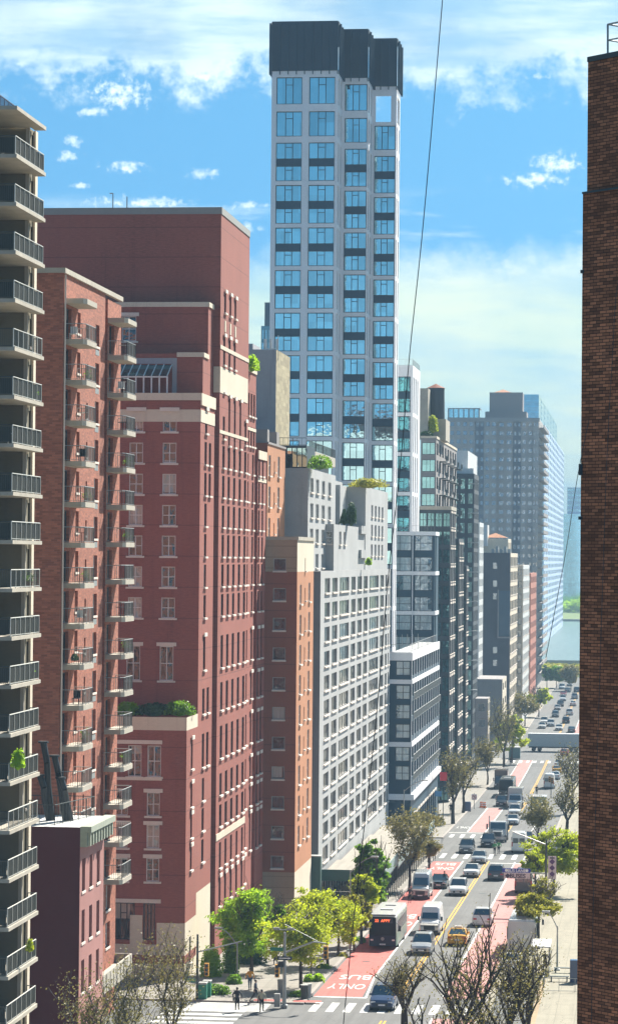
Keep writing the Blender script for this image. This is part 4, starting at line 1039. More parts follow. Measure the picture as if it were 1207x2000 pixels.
# near brick wall at the right edge (runs obliquely towards us)
def oblique(x0, y0, length, z0, z1, th, mats, parent=None, name='wall'):
    d = Vector((math.sin(R(43.5)), -math.cos(R(43.5)), 0)); n = Vector((math.cos(R(43.5)), math.sin(R(43.5)), 0))
    p = Vector((x0, y0, 0)); c = [p, p + d * length, p + d * length + n * th, p + n * th]
    m = MB(); m.prism([(v.x, v.y) for v in c], z0, z1); return m.build(name, mats, parent)
def brickmat(name, col):
    m, T = newmat(name)
    pos = T.n('ShaderNodeNewGeometry').outputs['Position']
    rot = T.n('ShaderNodeVectorRotate', rotation_type='Z_AXIS', i_Vector=pos, i_Angle=R(46.5))
    s = T.n('ShaderNodeSeparateXYZ', i_0=rot.outputs[0])
    W = T.n('ShaderNodeCombineXYZ', i_X=s.outputs[0], i_Y=s.outputs[2]).outputs[0]
    bt = T.n('ShaderNodeTexBrick', i_Vector=W, i_Scale=1.0, offset=.5)
    bt.inputs['Color1'].default_value = (*[c * .45 for c in col], 1); bt.inputs['Color2'].default_value = (*[c * 1.7 for c in col], 1)
    bt.inputs['Mortar'].default_value = (.035, .018, .012, 1); bt.inputs['Mortar Size'].default_value = .012
    bt.inputs['Brick Width'].default_value = .30; bt.inputs['Row Height'].default_value = .10; bt.inputs['Mortar Smooth'].default_value = .2
    big = T.noise(pos, .35, 5, .6)
    c = T.mix(T.m('MULTIPLY', T.ss(big, .35, .7), .55), bt.outputs[0], tuple(v * .3 for v in col))
    bm = T.n('ShaderNodeBump', i_Height=bt.outputs[1], i_Strength=.6, i_Distance=-.02)
    p = T.n('ShaderNodeBsdfPrincipled', i_Base_Color=c, i_Roughness=.85, i_Normal=bm); p.inputs['Specular IOR Level'].default_value = .2
    T.n('ShaderNodeOutputMaterial', i_Surface=p); return m
M_nearbrick = brickmat('near dark brick', (.38, .14, .066))
nw = thing('near_brick_building', 'dark brown brick building filling the right edge with roof frame', 'building')
xn = X_at(1132.5, 90, 1200); zs0 = Z_at(378, 90, 1140); zs1 = Z_at(120, 90, 1150)
oblique(xn, 90, 26, -60, zs0, 14, [M_nearbrick], nw, 'lower_wall')
oblique(X_at(1147.5, 90, 250), 90, 26, zs0, zs1, 14, [M_nearbrick], nw, 'upper_wall')
m_ = plain('dark coping metal', (.02, .03, .035), .5)
oblique(X_at(1147, 90, 250) - .02, 89.97, 26, zs1, zs1 + .16, 14, [m_], nw, 'coping')
oblique(xn - .03, 89.96, 26, zs0, zs0 + .06, .6, [m_], nw, 'ledge_flashing')
m = MB(); q0 = at(1187, 108, 89.4); q1 = at(1187, 46, 89.4); q2 = Vector((q1.x + 2.0, q1.y - 2.1, q1.z)); q3 = Vector((q1.x + 2.4, q1.y + 2.4, q1.z)); mid = at(1187, 77, 89.4); dz = q1.z - mid.z
m.tube(q0, q1, .035, .035, 6); m.tube(q1, q2, .03, .03, 6); m.tube(q1, q3, .03, .03, 6); m.tube(mid, q2 - Vector((0, 0, dz)), .025, .025, 6); m.tube(mid, q3 - Vector((0, 0, dz)), .025, .025, 6)
m.build('roof_guard_rail', M_steel, nw)
for py, w in ((530, .06), (925, .07), (1012, .07)):
    m = MB(); z_ = Z_at(py, 90, 1133); m.box(xn - w, xn + .05, 89.9, 90.05, z_ - .05, z_ + .05 + (.25 if py == 925 else 0)); m.build('wall_bracket', m_, nw)
# ================================================================== ground, streets, water
def struct(o): o['kind'] = 'structure'; return o
YS = [-200, 60, 150, 200, 222, 240, 270, 300, 330, 364, 380, 414, 440, 477, 500, 520, 540, 560, 580, 600, 650, 700, 760, 820, 900, 1000, 1098]
def strip(name, xs, y0, y1, dz, mat, build=True, mb=None):
    """sheet between x0(y) and x1(y), following the slope"""
    m = mb or MB(); ys = sorted({y0, y1} | {y for y in YS if y0 < y < y1})
    for a, b in zip(ys, ys[1:]):
        (l0, r0), (l1, r1) = xs(a), xs(b)
        m.quad((l0, a, G(a) + dz), (r0, a, G(a) + dz), (r1, b, G(b) + dz), (l1, b, G(b) + dz))
    if mb is None: return struct(m.build(name, mat))
m = MB()
YG = [-3000] + YS
for a, b in zip(YG, YG[1:]):
    m.quad((-1500, a, G(a) - .02), (1500, a, G(a) - .02), (1500, b, G(b) - .02), (-1500, b, G(b) - .02))
struct(m.build('ground', M_ground))
KL = lambda y: -25.65 if y < 400 else -27.0
KR = -11.8
C1 = (190.0, 222.0); C2 = (379.5, 403.0); C3 = (492.0, 512.0); C4 = (612.0, 680.0)
strip('road', lambda y: (KL(y) - .3, KR + .3), 60, 1098, 0, M_asphalt)
for i, (a, b) in enumerate((C1, C2, C4)):
    m = MB(); m.quad((-400, a, G(a) + .004), (KL(a) - .25, a, G(a) + .004), (KL(b) - .25, b, G(b) + .004), (-400, b, G(b) + .004))
    if i: m.quad((KR + .25, a, G(a) + .004), (400, a, G(a) + .004), (400, b, G(b) + .004), (KR + .25, b, G(b) + .004))
    struct(m.build('cross_street', M_asphalt))
def walk(a, b, side):
    """raised pavement with a kerb"""
    ys = sorted({a, b} | {y for y in YS if a < y < b}); m = MB(); k = MB()
    xo = -60 if side < 0 else 60
    for p, q in zip(ys, ys[1:]):
        xp = (KL(p + .01) if side < 0 else KR); xq = (KL(q - .01) if side < 0 else KR)
        e = .3 * (-side)
        A = (xp - e * 1.0 * (1 if side < 0 else 1), p); 
        x0, x1 = xp + side * .3, xq + side * .3
        m.quad((x0, p, G(p) + .15), (x1, q, G(q) + .15), (xo, q, G(q) + .15), (xo, p, G(p) + .15)) if side > 0 else m.quad((xo, p, G(p) + .15), (xo, q, G(q) + .15), (x1, q, G(q) + .15), (x0, p, G(p) + .15))
        for (za, zb, xa_, xb_) in ((.16, .16, xp, x0),):
            k.quad((xp, p, G(p) + .155), (x0, p, G(p) + .155), (x1, q, G(q) + .155), (xq, q, G(q) + .155))
        k.quad((xp, p, G(p) - .05), (xq, q, G(q) - .05), (xq, q, G(q) + .155), (xp, p, G(p) + .155))
    xp = KL(a + .01) if side < 0 else KR
    k.box(min(xp, xo), max(xp, xo), a - .3, a, G(a) - .1, G(a) + .155)
    struct(m.build('pavement', M_walk if side < 0 else M_walkR)); struct(k.build('kerb', M_kerb))
for a, b in ((C1[1] + .3, C2[0] - 0), (C2[1] + .3, C4[0]), (C4[1] + .3, 1040)):
    walk(a, b, -1); walk(a if a > 230 else 60, b, 1)
walk(60, C1[0], -1)
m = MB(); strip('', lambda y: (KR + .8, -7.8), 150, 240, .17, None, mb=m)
struct(m.build('shaded_pavers', groundmat('shaded brick pavers', (.12, .125, .12), .2, slab=(2.4, .8))))  # the shade over this paver strip is put into its dark colour
m = MB(); strip('', lambda y: (-7.8, -7.35), 150, 240, .175, None, mb=m); struct(m.build('paver_edging', groundmat('tan edging', (.36, .26, .15))))
# lanes
strip('bus_lane', lambda y: (-25.5, -21.9) if y > 232 else (-25.5, -21.9 + (232 - y) * .06), 227.3, 362.5, .006, M_red)
strip('bus_lane', lambda y: (-24.3, -21.9), 417, 474, .006, M_redfar); strip('bus_lane', lambda y: (-24.5, -21.9), 500, 608, .006, M_redfar)
strip('bus_lane', lambda y: (-15.1, KR - .1), 228, 362, .006, M_redfar); strip('bus_lane', lambda y: (-15.1, KR - .1), 700, 1000, .006, M_redfar)
strip('bus_lane', lambda y: (-15.1, KR - .1), 90, 216, .006, M_redfar)
L = MB(); d = .012
def line(x0, x1, a, b, mb=None, dz=d): strip('', lambda y: (x0, x1), a, b, dz, None, mb=mb or L)
strip('', lambda y: (-21.9 + max(0, (236 - y)) * .06, -21.72 + max(0, (236 - y)) * .06), 227.3, 364, d, None, mb=L)
line(-15.3, -15.12, 228, 364); line(-24.5, -24.32, 417, 474); line(-21.85, -21.68, 417, 474); line(-21.85, -21.68, 500, 608); line(-24.62, -24.5, 500, 608)
line(-15.25, -15.1, 700, 1000); line(-15.25, -15.1, 90, 216); line(-15.25, -15.1, 417, 480)
line(-25.5, -21.2, 226.8, 227.3); line(-18.3, -12, 361.5, 362.1); line(-27, -21.8, 414.8, 415.4)
struct(L.build('lane_lines', M_white))
Yl = MB()
for a, b in ((228, 365), (416, 490), (514, 610), (690, 1000), (90, 214)):
    line(-18.92, -18.78, a, b, Yl); line(-18.62, -18.48, a, b, Yl)
struct(Yl.build('centre_lines', M_yellow))
Z = MB()
def zebra(a, b, x0, x1, step=1.25, w=.62):
    x = x0
    while x < x1: strip('', lambda y: (x, x + w), a, b, d + .002, None, mb=Z); x += step
zebra(218.2, 223.6, -24.9, -12.4, 1.32, .6); zebra(368.2, 376.0, -25.2, -12.3, 1.55, .6); zebra(405.5, 411.5, -26.4, -21.5, 1.5, .55); zebra(601.0, 607.0, -26, -12.4, 1.5, .6); zebra(690, 700, -26, -12.4, 1.8, .9)
for k in range(13):
    y = 191.5 + k * 2.3; 
    if y < 217: Z.quad((-35.8, y, G(y) + d), (-29.6, y, G(y) + d), (-29.6, y + 1.0, G(y + 1) + d), (-35.8, y + 1.0, G(y + 1) + d))
for k in range(8):
    y = 217.2 + k * .62; Z.quad((-34.8, y, G(y) + d + .003), (-28.2, y, G(y) + d + .003), (-28.2, y + .3, G(y + .3) + d + .003), (-34.8, y + .3, G(y + .3) + d + .003))
struct(Z.build('crosswalk', M_white))
def roadtext(s, x, y, w, h, mat, nm='road_lettering', ln=None):
    """letters laid flat, read by traffic coming towards the camera"""
    c = bpy.data.curves.new(nm, 'FONT'); c.body = s; c.align_x = 'CENTER'; c.extrude = .0; c.size = 1
    o = link(bpy.data.objects.new(nm, c)); bpy.context.view_layer.update()
    dg = bpy.context.evaluated_depsgraph_get(); me = bpy.data.meshes.new_from_object(o.evaluated_get(dg))
    xs = [v.co.x for v in me.vertices]; ys = [v.co.y for v in me.vertices]
    W = max(xs) - min(xs); H = max(ys) - min(ys); cx_ = (max(xs) + min(xs)) / 2; y0_ = min(ys)
    for v in me.vertices:
        X = x - (v.co.x - cx_) / W * w; Y = y - (v.co.y - y0_) / H * h
        v.co = (X, Y, G(Y) + .016)
    bpy.data.objects.remove(o); o = link(bpy.data.objects.new(nm, me)); me.materials.clear(); me.materials.append(mat); struct(o)
roadtext('ONLY', -23.5, 235.6, 3.0, 3.2, M_white); roadtext('BUS', -23.4, 241.8, 2.6, 3.0, M_white)
roadtext('ONLY', -23.6, 287.0, 2.9, 4.2, M_white); roadtext('BUS', -23.6, 294.5, 2.5, 4.2, M_white)
roadtext('ONLY', -23.7, 354.0, 2.9, 3.5, M_white); roadtext('BUS', -23.7, 360.5, 2.5, 3.5, M_white)
roadtext('ONLY', -25.6, 428, 2.0, 4.0, M_white)
# river, far shore
m = MB(); m.quad((-2500, 1098, -44), (2500, 1098, -44), (2500, 2060, -44), (-2500, 2060, -44))
mw, T = newmat('river water')
pos = T.n('ShaderNodeNewGeometry').outputs['Position']
sc_ = T.n('ShaderNodeVectorMath', operation='MULTIPLY', i_0=pos, i_1=(.12, .045, 1)); nz_ = T.noise(sc_, 1.0, 5, .65)
bm = T.n('ShaderNodeBump', i_Height=nz_, i_Strength=.9, i_Distance=1.2)
p = T.n('ShaderNodeBsdfPrincipled', i_Base_Color=(.10, .17, .15, 1), i_Roughness=.28, i_Normal=bm)
T.n('ShaderNodeOutputMaterial', i_Surface=p)
struct(m.build('river', mw))
m = MB(); m.quad((-2500, 2055, -44.2), (2500, 2055, -44.2), (2500, 2110, -39), (-2500, 2110, -39)); m.quad((-2500, 2110, -39), (2500, 2110, -39), (2500, 9000, -39), (-2500, 9000, -39))
struct(m.build('far_shore', groundmat('island grass', (.17, .23, .06), .3, scale=.02)))
m = MB(); m.box(-2500, 2500, 2050, 2055, -46, -42.4); struct(m.build('seawall', M_kerb))
m = MB(); m.quad((-1500, 1040, G(1040) + .05), (1500, 1040, G(1040) + .05), (1500, 1097, G(1097) + .05), (-1500, 1097, G(1097) + .05)); struct(m.build('park_lawn', groundmat('riverside lawn', (.09, .14, .04), .3, scale=.1)))
# elevated highway by the river
t = thing('elevated_highway', 'grey elevated riverside highway crossing the end of the avenue', 'highway')
zd = Z_at(1301, 1085, 1095); zu = Z_at(1290, 1085, 1095)
m = MB(); m.box(-400, 400, 1085, 1096, zd, zd + (zu - zd) * .55); m.build('deck', M_slab, t)
m = MB(); m.box(-400, 400, 1084.8, 1085, zd + .2, zu); m.build('parapet', M_steel, t)
m = MB()
for i in range(60): m.box(-400 + i * 14, -399 + i * 14, 1087, 1094, -45, zd)
m.build('pillar', M_kerb, t)

# ================================================================== trees
def skeleton(rg, h, spread, trunk_h, levels=4, lean=(0, 0), kids=3, r0=.2, up=.35):
    segs = []; tips = []
    def grow(p, d, L, r, lv):
        n = 3; q = p
        for i in range(n):
            d2 = (d + Vector((rg.uniform(-1, 1), rg.uniform(-1, 1), rg.uniform(-.3, .6))) * .22).normalized()
            q2 = q + d2 * (L / n); segs.append((q, q2, r * (1 - .28 * i / n), r * (1 - .28 * (i + 1) / n))); q = q2; d = d2
            if lv >= 1 and i < n - 1 and lv < levels:
                e = Vector((rg.uniform(-1, 1), rg.uniform(-1, 1), rg.uniform(-.1, .5))).normalized()
                dd = (d * .5 + e * .9).normalized(); grow(q, dd, L * rg.uniform(.45, .65), r * .45, lv + 1)
        if lv >= levels: tips.append((q, d)); return
        k = kids + (1 if rg.random() < .4 else 0)
        a0 = rg.uniform(0, 6.28)
        for i in range(k):
            a = a0 + i * 6.283 / k + rg.uniform(-.4, .4)
            e = Vector((math.cos(a), math.sin(a), rg.uniform(-.15, .4)))
            dd = (d * up + e * spread + Vector((0, 0, up * .6))).normalized()
            grow(q, dd, L * rg.uniform(.6, .85), r * rg.uniform(.5, .65), lv + 1)
    p = Vector((0, 0, 0)); top = Vector((lean[0], lean[1], trunk_h)); mid = top * .5 + Vector((rg.uniform(-.1, .1), rg.uniform(-.1, .1), 0))
    segs.append((p, mid, r0 * 1.25, r0)); segs.append((mid, top, r0, r0 * .85))
    k = kids + 1; a0 = rg.uniform(0, 6.28); L = (h - trunk_h) * .42
    for i in range(k):
        a = a0 + i * 6.283 / k + rg.uniform(-.3, .3); e = Vector((math.cos(a), math.sin(a), .3))
        grow(top, (Vector((0, 0, 1)) * up * 1.6 + e * spread).normalized(), L * rg.uniform(.85, 1.15), r0 * .6, 1)
    return segs, tips
def leaf(m, p, s, rg, mi=0):
    a = Vector((rg.gauss(0, 1), rg.gauss(0, 1), rg.gauss(0, 1))).normalized(); b = a.orthogonal().normalized(); c = a.cross(b)
    b = b * s; c = c * s * .6
    m.quad(p - b, p + c, p + b, p - c, mi)
def tree(base, h, w, style, label, seed, lean=(0, 0), group=None, trunk_h=None, dens=1.0, leafs=None, name=None, r0=None, cat='tree', canopy=None):
    rg = random.Random(seed); th = (trunk_h or h * .3) * (.62 if style == 'bud' else (.8 if canopy else .9))
    t = thing(name or ('bare_tree' if style == 'bud' else 'leafy_tree'), label, cat, base, 0, group)
    lv = 4 if style in ('bud', 'olive') else 3
    segs, tips = skeleton(rg, h, .75, th, lv, lean, 3 if lv == 3 else 2, r0 or max(.12, h * .018))
    mx = max(max(abs(s[1].x - lean[0]), abs(s[1].y - lean[1])) for s in segs); mz = max(s[1].z for s in segs)
    fx_, fz = w / 2 / mx, (h - th) / max(.1, mz - th)
    def fit(v):
        if v.z <= th * .999: return v
        k = min(1, (v.z - th) / .5) if v.z > th else 0
        return Vector((lean[0] + (v.x - lean[0]) * fx_, lean[1] + (v.y - lean[1]) * fx_, th + (v.z - th) * fz))
    m = MB()
    for a, b, ra, rb in segs: tk = max(.014, .000085 * base[1]); m.tube(fit(a), fit(b), max(ra, tk), max(rb, tk * .8), 5 if ra > .05 else 3, 0, False)
    m.build('trunk', M_barkd if style in ('lime', 'bud') else M_bark, t)
    pts = [fit(s[1]) for s in segs if s[2] < .08 * (h / 8)] + [fit(p) for p, d_ in tips]
    c = MB()
    mat = {'lime': M_lime, 'green': M_green, 'bright': M_bright, 'olive': M_olive, 'bud': M_bud}[style]
    if style in ('lime', 'green', 'bright') or (style == 'olive' and dens > .5):
        cl = []
        cz0 = th * .62; cc = Vector((lean[0], lean[1], (h + cz0) / 2))
        nl = 9; lobes = []
        for i in range(nl):
            d_ = Vector((rg.gauss(0, 1), rg.gauss(0, 1), rg.gauss(0, .9))).normalized() * rg.uniform(.35, .78)
            lobes.append((d_, rg.uniform(.24, .46)))
        for i in range(int(105 * dens)):
            lc, lr = lobes[i % nl]
            e = Vector((rg.gauss(0, 1), rg.gauss(0, 1), rg.gauss(0, .75))) * lr * .62
            d_ = lc + e
            taper = 1.0 if canopy != 'cone' else 1.15 - .55 * (d_.z + 1) / 2
            cl.append((Vector((cc.x + d_.x * w / 2 * taper, cc.y + d_.y * w / 2 * taper, cc.z + d_.z * (h - cz0) / 2)), rg.uniform(.28, .62) * w / 6.5))
        ls = (leafs or .17) * .72
        for p_, r_ in cl:
            for j in range(int(96)):
                q = p_ + Vector((rg.gauss(0, 1) * r_ * .62, rg.gauss(0, 1) * r_ * .62, rg.gauss(0, 1) * r_ * .38))
                leaf(c, q, ls * rg.uniform(.7, 1.3), rg)
    else:
        n = {'olive': 22, 'bud': 2.0}[style] * dens
        ls = leafs or {'olive': .11, 'bud': .07}[style]
        for p_ in pts:
            k = int(n * rg.uniform(.4, 1.6))
            for j in range(k):
                q = p_ + Vector((rg.gauss(0, 1), rg.gauss(0, 1), rg.gauss(0, .8))) * .45 * (w / 8)
                leaf(c, q, ls * rg.uniform(.7, 1.4), rg)
    c.build('crown', mat, t)
    # fine twigs for the bare ones
    return t
def px_tree(px, pyb, pyt, wpx, style, label, seed, Y=None, **kw):
    if Y: p = at(px, pyb, Y); b = Vector((p.x, Y, G(Y) + .15))
    else:
        b = gp(px, pyb); b.z += .15
    s = F / b.y; top = Z_at(pyt, b.y, px); 
    return tree(b, top - b.z, wpx / s, style, label, seed, **kw)
GT = 'street trees along the avenue'
px_tree(492, 1905, 1714, 138, 'bright', 'tall fresh green tree at the foot of the red brick block', 11, trunk_h=1.9, dens=1.7, group=GT)
px_tree(540, 1880, 1745, 60, 'green', 'darker green tree between the tall fresh green tree and the orange brick building', 12, trunk_h=2.4, group=GT)
px_tree(588, 1934, 1745, 168, 'lime', 'spreading lime yellow tree with dark trunk behind the corner signal pole', 13, trunk_h=3.6, dens=1.25, group=GT)
px_tree(640, 1888, 1732, 135, 'lime', 'lime yellow tree second from the corner along the bus lane kerb', 14, trunk_h=3.2, dens=1.2, group=GT)
px_tree(660, 1872, 1756, 60, 'bright', 'small fresh green tree behind the second lime yellow tree', 15, trunk_h=2.8, dens=.7, group=GT)
px_tree(706, 1848, 1690, 66, 'lime', 'thin yellowish tree left of the dark bus', 16, trunk_h=3.2, dens=1.1, group=GT)
px_tree(724, 1812, 1634, 82, 'green', 'tall two headed green tree in front of the sidewalk shed', 17, trunk_h=2.4, dens=2.2, canopy='cone', leafs=.26, group=GT)
px_tree(692, 1862, 1745, 70, 'olive', 'olive yellow low tree beside the dark bus', 18, trunk_h=2.4, dens=.8, group=GT)
px_tree(800, 1742, 1578, 120, 'bud', 'forked bare tree with pale buds rising through the sidewalk shed', 19, trunk_h=4.0, dens=1.92, leafs=.12, group=GT)
px_tree(838, 1700, 1640, 50, 'bud', 'low brownish bare tree at the far end of the sidewalk shed', 20, trunk_h=2.0, dens=1.80, leafs=.12, group=GT)
px_tree(885, 1612, 1458, 82, 'bud', 'dark trunked bare tree on the pavement past the second crossing', 21, trunk_h=5.0, dens=0.96, leafs=.13, r0=.28, group=GT)
px_tree(905, 1590, 1452, 80, 'bud', 'second dark trunked bare tree past the second crossing', 22, trunk_h=4.2, dens=0.96, leafs=.13, r0=.24, group=GT)
px_tree(952, 1535, 1440, 60, 'bud', 'bare brown tree beside the parked coach', 23, trunk_h=3.6, dens=1.32, leafs=.16, group=GT)
px_tree(984, 1500, 1362, 84, 'bud', 'wide grey bare tree left of the crossing lorry', 24, trunk_h=4.5, dens=0.96, leafs=.16, r0=.25, group=GT)
px_tree(1000, 1492, 1398, 62, 'lime', 'lime yellow young tree below the wide grey bare tree', 25, trunk_h=3.0, dens=.7, leafs=.3, group=GT)
px_tree(1052, 1402, 1340, 42, 'lime', 'small bright yellow tree far up the avenue', 26, trunk_h=3.0, dens=.8, leafs=.42, group=GT)
px_tree(1025, 1420, 1350, 62, 'bud', 'grey bare tree behind the far bright yellow tree', 27, trunk_h=4, dens=1.20, leafs=.25, group=GT)
px_tree(1087, 1345, 1302, 44, 'green', 'far green tree under the elevated highway', 28, trunk_h=3, dens=.7, leafs=.5, group=GT)
px_tree(1115, 1350, 1300, 46, 'bud', 'far grey tree at the avenue end', 29, trunk_h=3, dens=1.50, leafs=.35, group=GT)
px_tree(1068, 1345, 1300, 26, 'green', 'far small green tree left under the highway', 30, trunk_h=3, dens=.5, leafs=.5, group=GT)
# right side
px_tree(1118, 1590, 1455, 90, 'bud', 'bare dark tree against the right brick wall up the avenue', 31, trunk_h=5, dens=0.72, leafs=.14, r0=.26, group=GT)
px_tree(1108, 1650, 1520, 90, 'bud', 'bare forked tree above the lime tree on the right', 32, trunk_h=5, dens=0.72, leafs=.13, r0=.26, group=GT)
px_tree(1050, 1660, 1555, 90, 'bud', 'brown budding tree right of the box truck', 33, trunk_h=3.2, dens=1.56, leafs=.13, group=GT)
px_tree(1082, 1752, 1612, 118, 'lime', 'large lime green tree beside the diamond sign on the right', 34, trunk_h=3.6, dens=1.1, leafs=.2, group=GT)
px_tree(1045, 1760, 1655, 62, 'lime', 'lime green tree above the overhead lane sign', 35, trunk_h=3.0, dens=.45, leafs=.2, group=GT)
px_tree(1052, 1858, 1706, 104, 'olive', 'olive yellow tree on the right pavement below the diamond sign', 36, trunk_h=4.0, dens=.8, leafs=.17, group=GT)
# near trees rising into the bottom of the view
near = [(790, 1858, 150, 205, 37, (0, 0), 'nearest twiggy tree in front of the silver car at the crossing'),
        (915, 1745, 250, 150, 38, (.6, 0), 'tall twiggy bare tree spreading over the right red lane'),
        (975, 1800, 250, 168, 39, (0, 0), 'twiggy bare tree with thick dark trunk at the bottom of the right pavement'),
        (870, 1850, 230, 140, 40, (0, 0), 'brown budding tree at the bottom over the yellow centre lines'),
        (1030, 1832, 150, 190, 41, (0, 0), 'twiggy tree beside the white parked cars on the right')]
for px, pyt, w, Y, sd_, ln, lab in near:
    x = X_at(px, Y, 1950); z = G(Y) + .15; zt_ = Z_at(pyt, Y, px)
    tree((x, Y, z), zt_ - z, w * Y / F, 'bud', lab, sd_, lean=ln, trunk_h=(zt_ - z) * .50, dens=1.1, leafs=.06, r0=.28, group='twiggy bare trees near the crossing')
for px, pyt, w, Y, sd_, st, lab in ((335, 1800, 190, 186, 42, 'bud', 'wide bare tree in front of the red brick block corner'), (175, 1890, 170, 170, 43, 'bud', 'thin yellow budded tree at the bottom left below the awning'),
                                 (250, 1835, 150, 180, 44, 'bud', 'thin budding tree left of the wide bare tree'), (300, 1960, 260, 165, 45, 'bud', 'low thin yellow budded tree along the bottom left edge')):
    x = X_at(px, Y, 1950); z = G(Y) + .15; zt_ = Z_at(pyt, Y, px)
    tree((x, Y, z), zt_ - z, w * Y / F, st, lab, sd_, trunk_h=(zt_ - z) * .35, dens=1.2 if st == 'bud' else .22, leafs=.07, r0=.16, group='trees at the near left corner')
# shrubs and hedges
def shrub(p, rx, ry, h, mat, label, seed, name='shrub', n=900, ls=.11, cone=False, group=None, cat='shrub'):
    rg = random.Random(seed); m = MB()
    for i in range(n):
        while True:
            d_ = Vector((rg.uniform(-1, 1), rg.uniform(-1, 1), rg.uniform(0, 1)))
            if d_.x ** 2 + d_.y ** 2 + (d_.z * .98) ** 2 < 1 + .25 * math.sin(7 * d_.x + seed) * math.sin(6 * d_.y) and d_.length > .5: break
        k = (1 - .7 * d_.z) if cone else 1
        leaf(m, Vector((d_.x * rx * k, d_.y * ry * k, d_.z * h)), ls * rg.uniform(.6, 1.3), rg)
    m.ball((0, 0, h * .35), rx * .62, ry * .62, h * .5, 8, 5)
    o = m.build(name, mat); o.location = p; tag(o, label, cat, group); return o
def px_shrub(px, py, wpx, hpx, mat, label, seed, z=None, Y=None, **kw):
    b = gp(px, py) if not Y else Vector((X_at(px, Y, py), Y, 0)); s = F / b.y
    if Y: b.z = Z_at(py, Y, px)
    return shrub(b, wpx / 2 / s, kw.pop('dep', wpx / 2 / s), hpx / s, mat, label, seed, **kw)
GS = 'shrubs on the corner plaza'
px_shrub(412, 1912, 48, 66, M_bright, 'rounded fresh green shrub nearest the grey corner pole', 51, n=1600, group=GS)
px_shrub(450, 1905, 36, 72, M_green, 'taller mid green shrub beside the rounded one', 52, n=1400, group=GS)
px_shrub(424, 1946, 56, 22, M_green, 'low clipped hedge beside the green waste bins', 53, n=1200, group=GS, name='hedge', cat='hedge')
px_shrub(488, 1886, 70, 46, M_dark, 'dark green shrub bed under the tall fresh green tree', 54, n=1600, group=GS)
px_shrub(458, 1926, 34, 22, M_green, 'small shrub behind the low clipped hedge', 55, n=700, group=GS)
px_shrub(580, 1951, 36, 14, M_green, 'flat shrub around the trunk of the corner lime tree', 56, n=700, group=GS)
px_shrub(603, 1922, 22, 17, M_bright, 'pale shrub pair left half below the traffic signal', 57, n=500, group=GS)
px_shrub(622, 1921, 24, 18, M_bright, 'pale shrub pair right half below the traffic signal', 58, n=500, group=GS)
px_shrub(632, 1896, 32, 12, M_green, 'dark flat shrub around the second tree pit', 59, n=600, group=GS)
px_shrub(700, 1842, 32, 12, M_green, 'flat shrub in the tree pit beside the dark bus', 60, n=500, group=GS)
px_shrub(668, 1872, 24, 10, M_olive, 'sparse yellow shrub in the third tree pit', 61, n=300, group=GS)
# greenery on roofs and terraces
GR = 'roof terrace greenery'
px_shrub(250, 1396, 54, 26, M_bright, 'bright clipped hedge on the red brick terrace', 62, Y=238, dep=1.2, group=GR, n=900)
px_shrub(300, 1397, 80, 24, M_dark, 'dark bushes in the middle of the red brick terrace', 63, Y=238, dep=1.2, group=GR, n=1200)
px_shrub(350, 1396, 66, 28, M_green, 'mid green bushes at the right end of the red brick terrace', 64, Y=238, dep=1.2, group=GR, n=1200)
px_shrub(491, 722, 32, 30, M_bright, 'round green bush on the roof edge of the red brick block', 65, Y=271, dep=1.6, group=GR, n=1100)
px_shrub(625, 914, 50, 26, M_green, 'bushy planter at the penthouse of the pale brick house', 66, Y=306, dep=2.5, group=GR, n=1300)
px_shrub(672, 1022, 20, 28, M_dark, 'small cone shaped evergreen on the pale brick terrace', 67, Y=336, group=GR, cone=True, n=900)
px_shrub(686, 1022, 22, 42, M_dark, 'taller evergreen on the pale brick terrace', 68, Y=337, group=GR, n=1300)
px_shrub(720, 951, 80, 18, M_olive, 'long olive planting along the highest pale brick roof', 69, Y=358, dep=2.0, group=GR, n=1500)
px_shrub(664, 1106, 12, 26, M_dark, 'small potted evergreen on the lower recessed terrace', 70, Y=333, group=GR, n=400)
px_shrub(720, 1103, 14, 14, M_bright, 'bright potted shrub on the lower right terrace', 71, Y=350, group=GR, n=300)
px_shrub(845, 842, 22, 32, M_lime, 'yellow shrub on the taupe building roof', 72, Y=506, group=GR, n=900, ls=.2)
px_shrub(833, 850, 26, 8, M_dark, 'dark planting on the taupe building roof edge', 73, Y=502, dep=1, group=GR, n=400, ls=.2)
px_shrub(35, 1500, 30, 40, M_bright, 'climbing plant on a lower balcony of the left tower', 74, Y=162.4, dep=.25, group=GR, n=350, ls=.09)
px_shrub(58, 1858, 16, 26, M_lime, 'yellow potted flowers on a low balcony of the left tower', 75, Y=166, dep=.2, group=GR, n=180, ls=.07)
px_shrub(146, 1290, 16, 12, M_dark, 'green hanging plant on the brown brick balcony', 76, Y=196, dep=.4, group=GR, n=250, ls=.08)
px_shrub(815, 1612, 110, 24, M_bud, 'mass of bare brown shrubs on top of the far shed end', 77, Y=396, dep=3, group=GR, n=2200, ls=.22)
